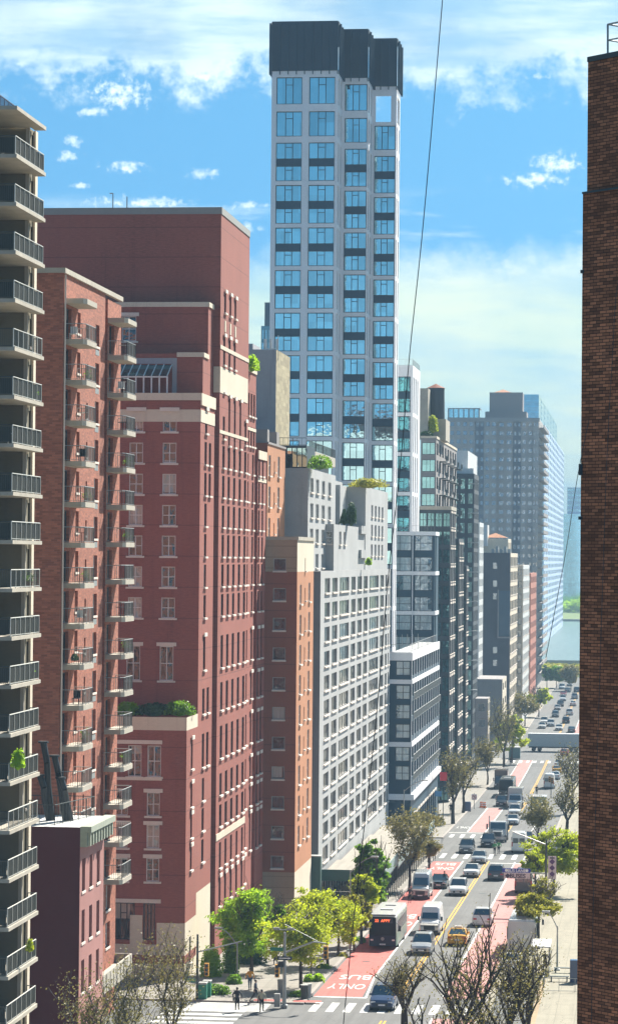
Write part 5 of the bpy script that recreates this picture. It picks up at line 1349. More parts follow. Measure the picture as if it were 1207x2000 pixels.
# far trees along the other shore: one mass
m = MB(); rg = random.Random(5)
for i in range(900):
    x = rg.uniform(X_at(1040, 2150, 1200), X_at(1190, 2150, 1200)); y = 2120 + rg.uniform(0, 60); zc_ = -39 + rg.uniform(2, 7 + 3 * math.sin(x * .13))
    for j in range(9): leaf(m, Vector((x + rg.gauss(0, 2), y + rg.gauss(0, 2), zc_ + rg.gauss(0, 1.2))), rg.uniform(.7, 1.5), rg)
o = m.build('shore_trees', M_bright); tag(o, kind='stuff')
m = MB()
for i in range(230):
    x = rg.uniform(X_at(1050, 1060, 1310), X_at(1170, 1060, 1310)); y = 1045 + rg.uniform(0, 30)
    for j in range(10): leaf(m, Vector((x + rg.gauss(0, 1), y + rg.gauss(0, 1), -42 + rg.uniform(.5, 3.2))), rg.uniform(.4, .8), rg)
o = m.build('park_foliage', M_olive); tag(o, kind='stuff')
# water tank on the taupe building
t = thing('water_tank', 'round dark wooden water tank with conical roof on steel legs', 'water tank', (X_at(851, 512, 800), 512, 0))
za_, zb_, zc_ = Z_at(818, 512, 850), Z_at(758, 512, 850), Z_at(749, 512, 850)
m = MB(); m.tube((0, 0, za_), (0, 0, zb_), 1.65, 1.55, 16); m.build('barrel', M_dkgrey, t)
m = MB(); m.tube((0, 0, zb_), (0, 0, zc_), 1.75, .02, 16); m.build('conical_roof', M_rustshade, t)
zl_ = Z_at(850, 500, 850)
for a, b in ((-1.2, -1.2), (1.2, -1.2), (1.2, 1.2), (-1.2, 1.2)):
    m = MB(); m.tube((a, b, zl_), (a, b, za_), .12, .12, 5); m.build('leg', M_rail, t)
t = thing('roof_stair_tower', 'pale rendered stair tower on the taupe building roof', 'roof structure')
m = MB(); m.box(X_at(820, 505, 800), X_at(836, 505, 800), 505, 513, zl_ - .5, Z_at(758, 505, 828)); m.box(X_at(836, 505, 800), X_at(868, 505, 800), 509, 520, zl_ - .5, Z_at(818, 509, 850)); m.build('wall', M_slab, t)
# ================================================================== vehicles
PAINT = {}
def paint(c, met=0):
    k = (c, met)
    if k not in PAINT: PAINT[k] = carpaint('car paint %d' % len(PAINT), c, metal=met)
    return PAINT[k]
P_white, P_silver, P_black, P_grey, P_blue, P_taxi, P_red = (paint((.72, .72, .70)), paint((.48, .49, .48), .3), paint((.012, .013, .016)), paint((.10, .105, .11), .2), paint((.05, .08, .16), .2), paint((.75, .38, .02)), paint((.35, .03, .03)))
def wheel(parent, x, y, r, w=.22):
    m = MB(); m.tube((x - w / 2, y, r), (x + w / 2, y, r), r, r, 14); o = m.build('wheel', M_black, parent)
    m = MB(); s = 1 if x > 0 else -1; m.tube((x + s * w / 2, y, r), (x + s * (w / 2 + .015), y, r), r * .58, r * .52, 10); m.build('rim', M_chrome, o)
def loft(m, secs, mi=0, close=True):
    """secs: list of (y, [(x,z)...])"""
    n = len(secs[0][1]); k0 = len(m.v)
    for y, pr in secs: m.v += [(x, y, z) for x, z in pr]
    for i in range(len(secs) - 1):
        for j in range(n):
            a = k0 + i * n + j; b = k0 + i * n + (j + 1) % n; m.f.append((a, b, b + n, a + n)); m.m.append(mi)
    if close:
        m.f.append(tuple(k0 + j for j in reversed(range(n)))); m.m.append(mi)
        m.f.append(tuple(k0 + (len(secs) - 1) * n + j for j in range(n))); m.m.append(mi)
def prof(w, z0, zb, zt):   # body cross section
    return [(-w * .94, z0), (w * .94, z0), (w, z0 + .25), (w, zb - .08), (w * .93, zt), (w * .5, zt + .04), (-w * .5, zt + .04), (-w * .93, zt), (-w, zb - .08), (-w, z0 + .25)]
def make_car(kind, mat, name='parked_car', label='', cat='car'):
    """front faces -Y locally, centred on the wheelbase"""
    L, W, H, hood, cowl, roof0, roof1, tail, deck = {
        'sedan': (4.8, .92, 1.46, .92, -.95, -.25, 1.0, 1.75, 1.02), 'suv': (4.7, .96, 1.72, 1.05, -1.15, -.45, 1.9, 2.25, 1.15),
        'small': (4.3, .88, 1.55, .95, -.95, -.3, 1.4, 1.95, 1.05)}[kind]
    t = thing(name, label, cat); h = L / 2
    m = MB()
    loft(m, [(-h, prof(W * .80, .30, .55, .62)), (-h + .12, prof(W * .92, .22, .70, .80)), (-h + .5, prof(W, .2, .85, hood - .06)), (cowl, prof(W, .2, .95, hood)),
             (tail, prof(W, .2, .98, deck)), (h - .15, prof(W * .96, .22, .9, deck - .05)), (h, prof(W * .88, .34, .62, .78))])
    # roof with pillars
    rw, bw = W * .74, W * .93
    def ring(y, z, w): return [(-w, y, z), (w, y, z)]
    zt, zb = H, hood + .02
    A = [(-bw, cowl, zb), (bw, cowl, zb), (rw, roof0, zt), (-rw, roof0, zt)]
    Bk = [(-rw, roof1, zt), (rw, roof1, zt), (bw, tail, deck + .01), (-bw, tail, deck + .01)]
    m.quad((-rw, roof0, zt), (rw, roof0, zt), (rw, roof1, zt), (-rw, roof1, zt)); 
    m.quad((-rw * .8, roof0 + .2, zt + .04), (rw * .8, roof0 + .2, zt + .04), (rw * .8, roof1 - .2, zt + .04), (-rw * .8, roof1 - .2, zt + .04))
    for s in (-1, 1):
        m.quad((s * rw, roof0, zt), (s * rw, roof1, zt), (s * rw * .8, roof1 - .2, zt + .04), (s * rw * .8, roof0 + .2, zt + .04))
        m.quad((s * bw, cowl, zb), (s * bw * 1.0, tail, deck), (s * rw, roof1, zt), (s * rw, roof0, zt))
        m.tube((s * bw, cowl, zb), (s * rw, roof0, zt), .05, .05, 4); m.tube((s * rw, roof1, zt), (s * bw, tail, deck), .07, .07, 4); m.tube((s * bw, (cowl + tail) / 2, zb), (s * rw, (roof0 + roof1) / 2, zt), .05, .05, 4)
    body = m.build('body', mat, t, smooth=False, bevel=.03)
    m = MB(); o = .012
    m.quad(*[(x * .93, y - o, z + o) for x, y, z in A]); m.build('windshield', M_carglass, t)
    m = MB(); m.quad(*[(x * .93, y + o, z + o) for x, y, z in Bk]); m.build('rear_window', M_carglass, t)
    for s in (-1, 1):
        m = MB(); q = lambda f, g: Vector((s * (bw + (rw - bw) * g + .014), (cowl + (roof0 - cowl) * g) * (1 - f) + (tail + (roof1 - tail) * g) * f, (zb) * (1 - g) + zt * g))
        m.quad(q(.06, .12), q(.94, .12), q(.92, .9), q(.08, .9)); m.build('side_window', M_carglass, t)
        m = MB(); m.box(s * (W + .02) - .09, s * (W + .02) + .09, cowl + .1, cowl + .22, hood, hood + .14); m.build('mirror', mat, t)
        m = MB(); m.box(s * W * .68 - .17, s * W * .68 + .17, -h + .02, -h + .14, .60, .74); m.build('headlight', M_lamp, t)
        m = MB(); m.box(s * W * .72 - .16, s * W * .72 + .16, h - .13, h + .005, .70, .86); m.build('taillight', M_tail, t)
        for y in (-h + .85, h - .85): wheel(t, s * (W - .10), y, .33 if kind != 'suv' else .37)
    m = MB(); m.box(-W * .5, W * .5, -h - .012, -h + .12, .38, .60); m.build('grille', M_framed, t)
    m = MB(); m.box(-.26, .26, -h - .03, -h - .013, .42, .53); m.box(-.26, .26, h + .001, h + .02, .55, .66); m.build('licence_plate', M_textw, t)
    m = MB(); m.box(-W * .9, W * .9, -h - .005, -h + .25, .2, .34); m.build('bumper', M_framed, t)
    t['L'] = L; return t
def make_van(mat, L=6.0, H=2.75, name='parked_van', label='', W=1.0):
    t = thing(name, label, 'van'); h = L / 2; m = MB()
    def pv(w, z0, z1, rw=.86): return [(-w * .95, z0), (w * .95, z0), (w, z0 + .3), (w, 1.2), (w * rw, z1 - .15), (w * rw * .8, z1), (-w * rw * .8, z1), (-w * rw, z1 - .15), (-w, 1.2), (-w, z0 + .3)]
    loft(m, [(-h, pv(W * .85, .35, 1.0, 1)), (-h + .25, pv(W * .97, .28, 1.25, 1)), (-h + .85, pv(W, .28, 1.45, .97)), (-h + 1.65, pv(W, .28, H - .15)), (-h + 2.1, pv(W, .28, H)), (h - .1, pv(W, .28, H)), (h, pv(W * .97, .4, H - .06))])
    m.build('body', mat, t, bevel=.03)
    m = MB(); m.quad((-W * .80, -h + .88, 1.50), (W * .80, -h + .88, 1.50), (W * .72, -h + 1.50, H - .50), (-W * .72, -h + 1.50, H - .50))
    for v in range(len(m.v)): m.v[v] = (m.v[v][0], m.v[v][1] - .04, m.v[v][2] + .04)
    m.build('windshield', M_carglass, t)
    for s in (-1, 1):
        m = MB(); m.quad((s * (W + .004), -h + 1.15, 1.35), (s * (W + .004), -h + 2.1, 1.35), (s * (W * .93 + .012), -h + 2.1, 1.95), (s * (W * .93 + .012), -h + 1.5, 1.95)); m.build('side_window', M_carglass, t)
        m = MB(); m.box(s * (W + .12) - .1, s * (W + .12) + .1, -h + .95, -h + 1.05, 1.35, 1.75); m.build('mirror', M_framed, t)
        m = MB(); m.box(s * W * .7 - .16, s * W * .7 + .16, -h - .0, -h + .15, .80, 1.0); m.build('headlight', M_lamp, t)
        m = MB(); m.box(s * W * .88 - .07, s * W * .88 + .07, h - .05, h + .012, .9, 1.5); m.build('taillight', M_tail, t)
        m = MB(); m.box(s * W * .42 - .36, s * W * .42 + .36, h + .002, h + .015, 1.35, 2.0); m.build('rear_window', M_carglass, t)
        for y in (-h + .95, h - 1.2): wheel(t, s * (W - .1), y, .36)
    m = MB(); m.box(-W * .52, W * .52, -h - .015, -h + .1, .55, .95); m.build('grille', M_framed, t)
    m = MB(); m.box(-W * .88, W * .88, -h - .02, -h + .2, .3, .52); m.build('bumper', M_framed, t)
    m = MB(); m.box(-.26, .26, -h - .04, -h - .022, .42, .54); m.build('licence_plate', M_textw, t)
    return t
def place(t, px, py, rz=0, X=None, dy=0, L=5):
    """px,py = where the middle of the end facing the camera meets the road"""
    p = gp(px, py); y = p.y + L / 2 + dy; x = X if X is not None else p.x
    t.location = (x, y, G(y) + .01); t.rotation_euler = (math.atan2(G(y + 1) - G(y - 1), 2) * (1 if rz == 0 else -1), 0, rz); return t
def say(t, lab, grp=None):
    t['label'] = lab
    if grp: t['group'] = grp
    return t
PI = math.pi
GV = 'cars on the avenue'
def recolour(t, mat):
    for c in t.children:
        if c.name.split('.')[0] in ('body', 'mirror'):
            c.data = c.data.copy() if False else c.data
            for s in c.material_slots: s.link = 'OBJECT'; s.material = mat
suv0 = make_car('suv', P_silver, 'parked_car', 'silver crossover with clear windshield waiting behind the centre lines'); sed0 = make_car('sedan', P_white, 'parked_car', 'white sedan')
first = {'suv': True, 'sedan': True}
def car(kind, mat, px, py, lab, away=False, name='car', X=None):
    src = suv0 if kind == 'suv' else sed0
    if first[kind]: t = src; first[kind] = False
    else: t = dup(src)
    recolour(t, mat); t.name = name; say(t, lab, GV)
    return place(t, px, py, PI if away else 0, L=4.7)
car('suv', P_silver, 822, 1868, 'silver crossover directly in front of the second white van')
car('suv', P_blue, 745, 1977, 'blue silver suv stopped at the near crossing')
car('suv', P_white, 893, 1752, 'white crossover alone beside the yellow centre lines')
car('sedan', P_white, 919, 1716, 'white sedan third from the second crossing')
car('sedan', P_silver, 934, 1689, 'silver sedan standing on the second crossing')
car('suv', P_grey, 910, 1669, 'dark grey suv inside the second junction')
car('suv', P_black, 952, 1657, 'black suv in front of the white dump truck')
car('sedan', P_white, 1000, 1613, 'white sedan behind the dump truck')
car('suv', P_white, 1004, 1595, 'white car right in front of the box truck')
car('suv', P_black, 979, 1577, 'black suv in front of the dark coach')
car('sedan', P_black, 856, 1738, 'black sedan behind the tall silver van')
car('suv', P_grey, 968, 1722, 'grey suv driving away beside the right white line', True)
car('sedan', P_black, 1027, 1648, 'dark sedan driving away past the white van', True)
car('suv', P_white, 941, 1812, 'white car driving away seen through the twiggy tree', True)
car('sedan', P_white, 1000, 1902, 'white car parked behind the right bus', True)
car('suv', P_silver, 1010, 1938, 'silver pickup shaped car parked at the bottom right', True)
car('sedan', P_white, 1058, 1424, 'white sedan nearest beyond the crossing lorry')
car('suv', P_silver, 1075, 1420, 'silver car beside the far white sedan')
car('suv', P_grey, 1084, 1402, 'dark car with square back in the far queue')
car('suv', P_white, 1099, 1370, 'white car alone past the far crossing')
car('sedan', P_grey, 1108, 1353, 'grey car leading the far traffic')
car('sedan', P_white, 1112, 1341, 'small white car at the far end of the avenue')
car('suv', P_grey, 1126, 1353, 'dark car in the far red lane', True)
car('suv', P_black, 1105, 1414, 'dark car driving away beyond the crossing lorry', True)
for i, (px, py, k_, mt, ln, aw) in enumerate([(1062, 1415, 'suv', P_white, 'white suv in the left far queue next to the kerb', 0), (1088, 1388, 'sedan', P_silver, 'silver sedan ahead of the dark square backed car', 0),
        (1094, 1381, 'suv', P_black, 'black suv halfway along the far queue', 0), (1100, 1360, 'sedan', P_red, 'dark red sedan in the far queue before the end trees', 0), (1119, 1380, 'sedan', P_white, 'white sedan driving away in the far red lane', 1),
        (1122, 1366, 'suv', P_silver, 'silver suv driving away ahead of the far white sedan', 1), (1112, 1398, 'suv', P_white, 'white suv driving away just past the far crossing', 1), (1097, 1347, 'suv', P_white, 'white suv at the left kerb near the avenue end', 0),
        (1116, 1432, 'sedan', P_grey, 'grey sedan driving away right behind the crossing lorry', 1), (1091, 1428, 'sedan', P_white, 'white sedan at the centre just behind the crossing lorry', 0)]):
    car(k_, mt, px, py, ln, bool(aw))
GP = 'cars parked along the right kerb'
for i, (px, py, mt, ln) in enumerate([(1091, 1500, P_white, 'white car parked farthest in the right kerb row'), (1087, 1512, P_taxi, 'yellow cab parked in the right kerb row'), (1084, 1524, P_white, 'white car parked between the yellow cab and the ambulance')]):
    t = car('sedan', mt, px, py, ln, True); t['group'] = GP
t = car('sedan', P_red, 1102, 1478, 'red car behind the bare tree at the right wall', True)
t = car('sedan', P_taxi, 892, 1850, 'yellow cab driving away between the twiggy trees', True); t.name = 'taxi'
m = MB(); m.box(-.35, .35, -.12, .12, 1.5, 1.66); m.build('roof_sign', M_textw, t)
v1 = make_van(P_silver, 6.2, 2.85, 'van', 'tall silver white van standing in the bus lane with headlights on'); place(v1, 820, 1759, 0, L=6.2); v1['group'] = 'vans on the avenue'
v2 = make_van(P_white, 6.0, 2.75, 'van', 'white high roof van beside the dark bus'); place(v2, 838, 1829, 0, L=6.0); v2['group'] = 'vans on the avenue'
v3 = dup(v2, label='white panel van seen from behind in the second junction'); place(v3, 1013, 1668, PI, L=6.0)
v4 = dup(v2, label='white ambulance like van parked at the right kerb'); place(v4, 1072, 1542, PI, L=6.0)
# buses
def make_bus(front, side, roof, name, label, L=12.2, led=True):
    t = thing(name, label, 'bus'); h = L / 2; W = 1.3
    m = MB()
    loft(m, [(-h, [(-W * .93, .32), (W * .93, .32), (W * .96, 1.4), (W * .93, 2.85), (W * .8, 3.02), (-W * .8, 3.02), (-W * .93, 2.85), (-W * .96, 1.4)]),
             (-h + .35, [(-W, .32), (W, .32), (W, 1.4), (W * .97, 2.95), (W * .84, 3.12), (-W * .84, 3.12), (-W * .97, 2.95), (-W, 1.4)]),
             (h, [(-W, .32), (W, .32), (W, 1.4), (W * .97, 2.95), (W * .84, 3.12), (-W * .84, 3.12), (-W * .97, 2.95), (-W, 1.4)])])
    m.build('body', side, t, bevel=.05)
    m = MB(); m.box(-W * .9, W * .9, -h + .2, h - .15, 3.123, 3.2); m.build('roof', roof, t, bevel=.04)
    m = MB(); m.box(-.6, .6, -2, -1, 3.203, 3.3); m.box(-.5, .5, 2.4, 3.0, 3.203, 3.3); m.build('roof_hatch', M_steel, t)
    m = MB(); m.box(-W * .95, W * .95, -h - .06, -h - .003, .30, 1.28); m.build('front_panel', front, t, bevel=.02)
    m = MB(); m.box(-W * .93, W * .93, -h - .07, -h - .003, 1.283, 2.96); m.build('windshield', glass_bus, t)
    for s in (-1, 1):
        m = MB(); m.box(s * W * .76 - .13, s * W * .76 + .13, -h - .1, -h - .061, .80, .94); m.build('headlight', M_lamp, t)
        m = MB(); m.box(s * (W + .28) - .1, s * (W + .28) + .1, -h - .1, -h + .05, 1.7, 2.2); m.tube((s * (W - .1), -h, 2.5), (s * (W + .28), -h - .02, 2.2), .03, .03, 4); m.build('mirror', M_framed, t)
        for y in (-h + 2.6, h - 3.2): wheel(t, s * (W - .16), y, .48, .3)
        m = MB()
        for i in range(7): m.box(s * (W * .985) - .02, s * (W * .985) + .02, -h + 1.2 + i * 1.5, -h + 2.5 + i * 1.5, 1.5, 2.55)
        m.build('side_window', glass_bus, t)
    m = MB(); m.box(-.28, .28, -h - .09, -h - .061, .42, .54); m.build('licence_plate', M_textw, t)
    m = MB(); m.tube((0, -h - .061, .98), (0, -h - .085, .98), .16, .16, 12); m.build('emblem', M_steel, t)
    if led:
        def ltxt(s, x, z, sz):
            c = bpy.data.curves.new('led_text', 'FONT'); c.body = s; c.align_x = 'CENTER'; c.size = sz; c.offset = .015
            o = link(bpy.data.objects.new('led_text', c)); bpy.context.view_layer.update()
            me = bpy.data.meshes.new_from_object(o.evaluated_get(bpy.context.evaluated_depsgraph_get())); bpy.data.objects.remove(o)
            me.materials.clear(); me.materials.append(M_led); o = link(bpy.data.objects.new('led_text', me)); o.parent = t; o.location = (x, -h - .085, z); o.rotation_euler = (PI / 2, 0, 0)
        m = MB(); m.box(-.85, .9, -h - .078, -h - .071, 2.42, 2.86); m.build('destination_sign', M_framed, t)
        ltxt('23', -.55, 2.52, .34); ltxt('ABBY', .25, 2.52, .34)
    return t
glass_bus = glassmat('bus glass', tint=(.3, .45, .5), metal=.01, dark=(.006, .016, .020), wob=.01, spec=.12)
P_busside, T = newmat('bus side advert')
pos = T.n('ShaderNodeTexCoord').outputs['Object']; n_ = T.noise(pos, .55, 3, .5, 1.5)
cr = T.n('ShaderNodeValToRGB', i_Fac=n_); e = cr.color_ramp; e.elements[0].color = (.26, .26, .28, 1); e.elements[1].color = (.17, .27, .22, 1); e.elements[0].position = .4; e.elements[1].position = .62
q_ = e.elements.new(.5); q_.color = (.32, .30, .22, 1)
p = T.n('ShaderNodeBsdfPrincipled', i_Base_Color=cr.outputs[0], i_Roughness=.4); T.n('ShaderNodeOutputMaterial', i_Surface=p)
P_navybus = plain('navy bus front', (.008, .012, .04), .5)
bus = make_bus(P_navybus, P_busside, P_white, 'city_bus', 'dark fronted city bus with white roof and orange destination letters in the bus lane'); place(bus, 747, 1856, 0, L=12.2)
bus2 = make_bus(P_black, P_black, P_grey, 'coach', 'dark coach waiting behind the black suv up the avenue', 12, False); place(bus2, 988, 1559, 0, L=12)
bus3 = make_bus(P_white, P_silver, P_white, 'city_bus', 'white roofed bus at the right kerb behind the olive tree', 11, False); place(bus3, 1018, 1868, PI, L=11)
bus4 = make_bus(P_white, P_silver, P_white, 'city_bus', 'long white bus crossing far away under the highway', 14, False); bus4.location = (X_at(1070, 1010, 1330), 1010, G(1010)); bus4.rotation_euler = (0, 0, PI / 2)
# trucks
def box_truck(cab, box, label, w=1.2, L=7.5, H=3.4, name='box_truck'):
    t = thing(name, label, 'truck'); h = L / 2
    m = MB(); m.box(-w, w, -h + 2.0, h, .9, H); m.build('cargo_box', box, t, bevel=.04)
    m = MB(); loft(m, [(-h, [(-w * .9, .4), (w * .9, .4), (w * .9, 1.2), (-w * .9, 1.2)]), (-h + .8, [(-w * .93, .4), (w * .93, .4), (w * .9, 1.45), (-w * .9, 1.45)]), (-h + 1.25, [(-w * .93, .4), (w * .93, .4), (w * .8, 2.35), (-w * .8, 2.35)]), (-h + 1.95, [(-w * .93, .4), (w * .93, .4), (w * .82, 2.45), (-w * .82, 2.45)])]); m.build('cab', cab, t, bevel=.04)
    m = MB(); m.quad((-w * .8, -h + .80, 1.5), (w * .8, -h + .80, 1.5), (w * .74, -h + 1.2, 2.27), (-w * .74, -h + 1.2, 2.27)); m.build('windshield', M_carglass, t)
    m = MB(); m.box(-w * .55, w * .55, -h - .02, -h + .1, .6, 1.05); m.build('grille', M_framed, t)
    m = MB(); m.box(-w * .95, w * .95, -h - .06, -h + .1, .35, .58); m.build('bumper', M_framed, t)
    m = MB(); m.box(-w * .8, w * .8, -h + 2, h - .1, .6, .897); m.build('chassis', M_black, t)
    for s in (-1, 1):
        m = MB(); m.box(s * w * .75 - .13, s * w * .75 + .13, -h - .02, -h + .05, .8, 1.0); m.build('headlight', M_lamp, t)
        m = MB(); m.box(s * (w + .1) - .09, s * (w + .1) + .09, -h + .9, -h + 1, 1.5, 2.1); m.build('mirror', M_framed, t)
        for y in (-h + 1.0, h - 1.6): wheel(t, s * (w - .14), y, .45, .28)
    return t
bt = box_truck(P_white, paint((.42, .42, .42)), 'white cabbed box truck in the middle of the far queue'); place(bt, 1005, 1582, 0, L=7.5)
bt2 = box_truck(P_grey, paint((.16, .22, .18)), 'green grey box truck driving away behind the budding tree', name='box_truck'); place(bt2, 1051, 1600, PI, L=7.5)
m = MB(); m.box(-1.22, 1.22, -1.75, 3.77, 3.4, 3.46); m.build('roof_panel', P_white, bt2)
bt3 = box_truck(P_grey, paint((.10, .07, .06)), 'brown dark box truck parked left of the coach'); place(bt3, 972, 1543, 0, L=7.5, X=X_at(972, 480, 1543) - 1.6)
dt = thing('dump_truck', 'white bonneted dump truck with dark windshield in the second block', 'truck'); w, h = 1.2, 3.8
m = MB(); loft(m, [(-h, [(-.7, .7), (.7, .7), (.62, 1.55), (-.62, 1.55)]), (-h + 1.6, [(-.95, .7), (.95, .7), (.85, 1.75), (-.85, 1.75)])]); m.build('bonnet', P_silver, dt, bevel=.05)
m = MB(); loft(m, [(-h + 1.5, [(-w, .7), (w, .7), (w * .97, 1.75), (-w * .97, 1.75)]), (-h + 1.75, [(-w, .7), (w, .7), (w * .92, 2.8), (-w * .92, 2.8)]), (-h + 3.0, [(-w, .7), (w, .7), (w * .92, 2.85), (-w * .92, 2.85)])]); m.build('cab', P_white, dt, bevel=.05)
m = MB(); m.quad((-w * .88, -h + 1.49, 1.8), (w * .88, -h + 1.49, 1.8), (w * .84, -h + 1.70, 2.65), (-w * .84, -h + 1.70, 2.65)); m.build('windshield', M_carglass, dt)
m = MB(); m.box(-w, w, -h + 3.1, h, 1.0, 2.5); m.build('tipper_body', P_grey, dt, bevel=.04)
m = MB(); m.box(-w * .98, w * .98, -h - .15, -h + .02, .45, .8); m.build('bumper', M_chrome, dt)
m = MB(); m.box(-.5, .5, -h - .02, -h + .05, .85, 1.45); m.build('grille', M_framed, dt)
for s in (-1, 1):
    m = MB(); m.tube((s * 1.28, -h + 3.05, .9), (s * 1.28, -h + 3.05, 3.5), .08, .08, 8); m.build('exhaust_stack', M_chrome, dt)
    m = MB(); m.box(s * 1.5 - .12, s * 1.5 + .12, -h + 1.5, -h + 1.6, 1.7, 2.5); m.build('mirror', M_framed, dt)
    m = MB(); m.box(s * .86 - .14, s * .86 + .14, -h + .1, -h + .3, 1.0, 1.2); m.build('headlight', M_lamp, dt)
    for y in (-h + .9, h - 1.0, h - 2.3): wheel(dt, s * (w - .1), y, .5, .3)
place(dt, 971, 1647, 0, L=7.6)
# lorry crossing the junction
tr = thing('semi_trailer', 'long grey box lorry trailer crossing the far junction sideways', 'lorry', (X_at(1083, 638, 1466), 638, G(638))); 
m = MB(); m.box(-5.9, 5.9, -1.25, 1.25, 1.1, 4.0); m.build('cargo_box', plain('trailer grey', (.50, .50, .48), .5), tr, bevel=.05)
m = MB(); m.box(-5.7, 5.7, -1.0, 1.0, .8, 1.097); m.build('chassis', M_black, tr)
for x in (-4.6, -3.3, 3.6, 4.8):
    m = MB(); m.tube((x, -1.2, .5), (x, -.9, .5), .5, .5, 12); m.tube((x, .9, .5), (x, 1.2, .5), .5, .5, 12); m.build('wheel', M_black, tr)
# dark van/box beside the olive tree
v5 = dup(v2, label='dark sided van half hidden at the right kerb beside the lane sign'); recolour(v5, P_grey); place(v5, 1022, 1748, PI, L=6.0)

# ================================================================== people
def person(px, py, label, top, legs, skin=(.36, .22, .16), hair=(.03, .02, .015), rz=0, stride=.25, coat=0, bag=None, h=1.72, vest=None, Y=None, arms=.1):
    p = gp(px, py); k = h / 1.72
    t = thing('person', label, 'person', p, rz, 'people on the street'); t.location.z += .15 if not Y else 0
    verts, edges, rad = [], [], []
    def v(x, y, z, r, par=None):
        verts.append((x * k, y * k, z * k)); rad.append(r * k)
        if par is not None: edges.append((par, len(verts) - 1))
        return len(verts) - 1
    pel = v(0, 0, .95, .13); wa = v(0, .01, 1.12, .125, pel); ch = v(0, .0, 1.33, .145, wa); nk0 = v(0, 0, 1.47, .07, ch); nk = v(0, -.01, 1.52, .055, nk0)
    h0 = v(0, -.02, 1.58, .075, nk); h1 = v(0, -.015, 1.66, .088, h0); h2 = v(0, 0, 1.71, .06, h1); v(0, -.115, 1.615, .018, h0)
    hands = []
    for s in (-1, 1):
        sh = v(s * .17, 0, 1.42, .062, ch); e = v(s * (.24 + arms), s * .04, 1.16, .045, sh); wr = v(s * (.25 + arms * .6), -.05 + s * stride * -.3, .93, .028, e); pm = v(s * (.25 + arms * .5), -.07 + s * stride * -.3, .87, .032, wr); hands.append(pm)
        x0, y0 = s * (.25 + arms * .5), -.07 + s * stride * -.3
        for i in range(4):
            f = v(x0 + s * .004, y0 - .027 + i * .018, .82 - (.008 if i in (1, 2) else 0), .0095, pm); v(x0 - s * .012, y0 - .03 + i * .018, .78 - (.012 if i in (1, 2) else 0), .008, f)
        th_ = v(x0 - s * .02, y0 - .045, .85, .011, pm); v(x0 - s * .03, y0 - .055, .82, .009, th_)
        hp = v(s * .09, 0, .88, .095, pel); kn = v(s * .10, -.04 + s * stride * .5, .50, .06, hp); an = v(s * .10, s * stride * 1.05 + .02, .09, .04, kn); v(s * .11, s * stride * 1.05 - .14, .035, .035, an)
    def skin_obj(name, vs, es, rs, mat, parent, root=0):
        me = bpy.data.meshes.new(name); me.from_pydata(vs, es, []); o = link(bpy.data.objects.new(name, me))
        md = o.modifiers.new('skin', 'SKIN'); sv = me.skin_vertices[0].data if me.skin_vertices else None
        if sv is None:
            bpy.context.view_layer.objects.active = o
            bm_ = bmesh.new(); bm_.from_mesh(me); bm_.verts.layers.skin.verify(); bm_.to_mesh(me); bm_.free(); sv = me.skin_vertices[0].data
        for i, r in enumerate(rs): sv[i].radius = (r, r); sv[i].use_root = (i == root)
        o.modifiers.new('sub', 'SUBSURF').levels = 1; o.modifiers['sub'].render_levels = 1
        bpy.context.view_layer.update(); m2 = bpy.data.meshes.new_from_object(o.evaluated_get(bpy.context.evaluated_depsgraph_get()))
        bpy.data.objects.remove(o); m2.materials.clear(); m2.materials.append(mat); o = link(bpy.data.objects.new(name, m2)); o.parent = parent
        m2.polygons.foreach_set('use_smooth', [True] * len(m2.polygons)); return o
    SK = plain('skin', skin, .6) if 'skin' not in MATS else MATS['skin']
    body = skin_obj('body', verts, edges, rad, SK, t)
    # clothes follow the same skeleton, a little larger
    def sub(idx, grow, name, mat, extra=()):
        mp = {j: i for i, j in enumerate(idx)}
        es = [(mp[a], mp[b]) for a, b in edges if a in mp and b in mp]
        return skin_obj(name, [verts[i] for i in idx], es, [rad[i] * grow for i in idx], mat, body)
    def sh_idx(s): return 9 + (0 if s < 0 else 18)
    names_n = len(verts)
    # index layout: 0-8 core; then per side 3 arm + palm + 8 finger + 2 thumb + 4 leg = 18
    a = [9, 27]
    top_i = [1, 0, 2, 3] + [a[0], a[0] + 1, a[0] + 2, a[1], a[1] + 1, a[1] + 2]
    top_i = sorted(top_i)
    if coat:
        hipsL = [a[0] + 14, a[1] + 14]; kneesL = [a[0] + 15, a[1] + 15]
        top_i = sorted(top_i + hipsL)
    sub(top_i, 1.22 if coat else 1.18, 'coat' if coat else 'jacket', top)
    leg_i = sorted([0] + [a[0] + j for j in (14, 15, 16)] + [a[1] + j for j in (14, 15, 16)])
    sub(leg_i, 1.15, 'trousers', legs)
    if coat:
        m = MB(); m.tube((0, 0, .98 * k), (0, 0, .55 * k), .17 * k, .21 * k, 12); m.build('coat_skirt', top, body)
    m = MB(); m.ball((0, .012 * k, 1.665 * k), .1 * k, .11 * k, .105 * k, 12, 8); m.build('hair', plain('hair', hair, .6) if 'hair' not in MATS else MATS['hair'], body)
    m = MB()
    for s in (-1, 1): m.ball((s * .035 * k, -.098 * k, 1.635 * k), .011, .008, .009, 6, 4)
    m.build('eye', M_framed, body)
    for s in (-1, 1):
        m = MB(); q = verts[a[0] + 17 - (0)] if s < 0 else verts[a[1] + 17]; m.box(q[0] - .045, q[0] + .045, q[1] - .07, q[1] + .2, 0, .085); m.build('shoe', M_black, body, bevel=.02)
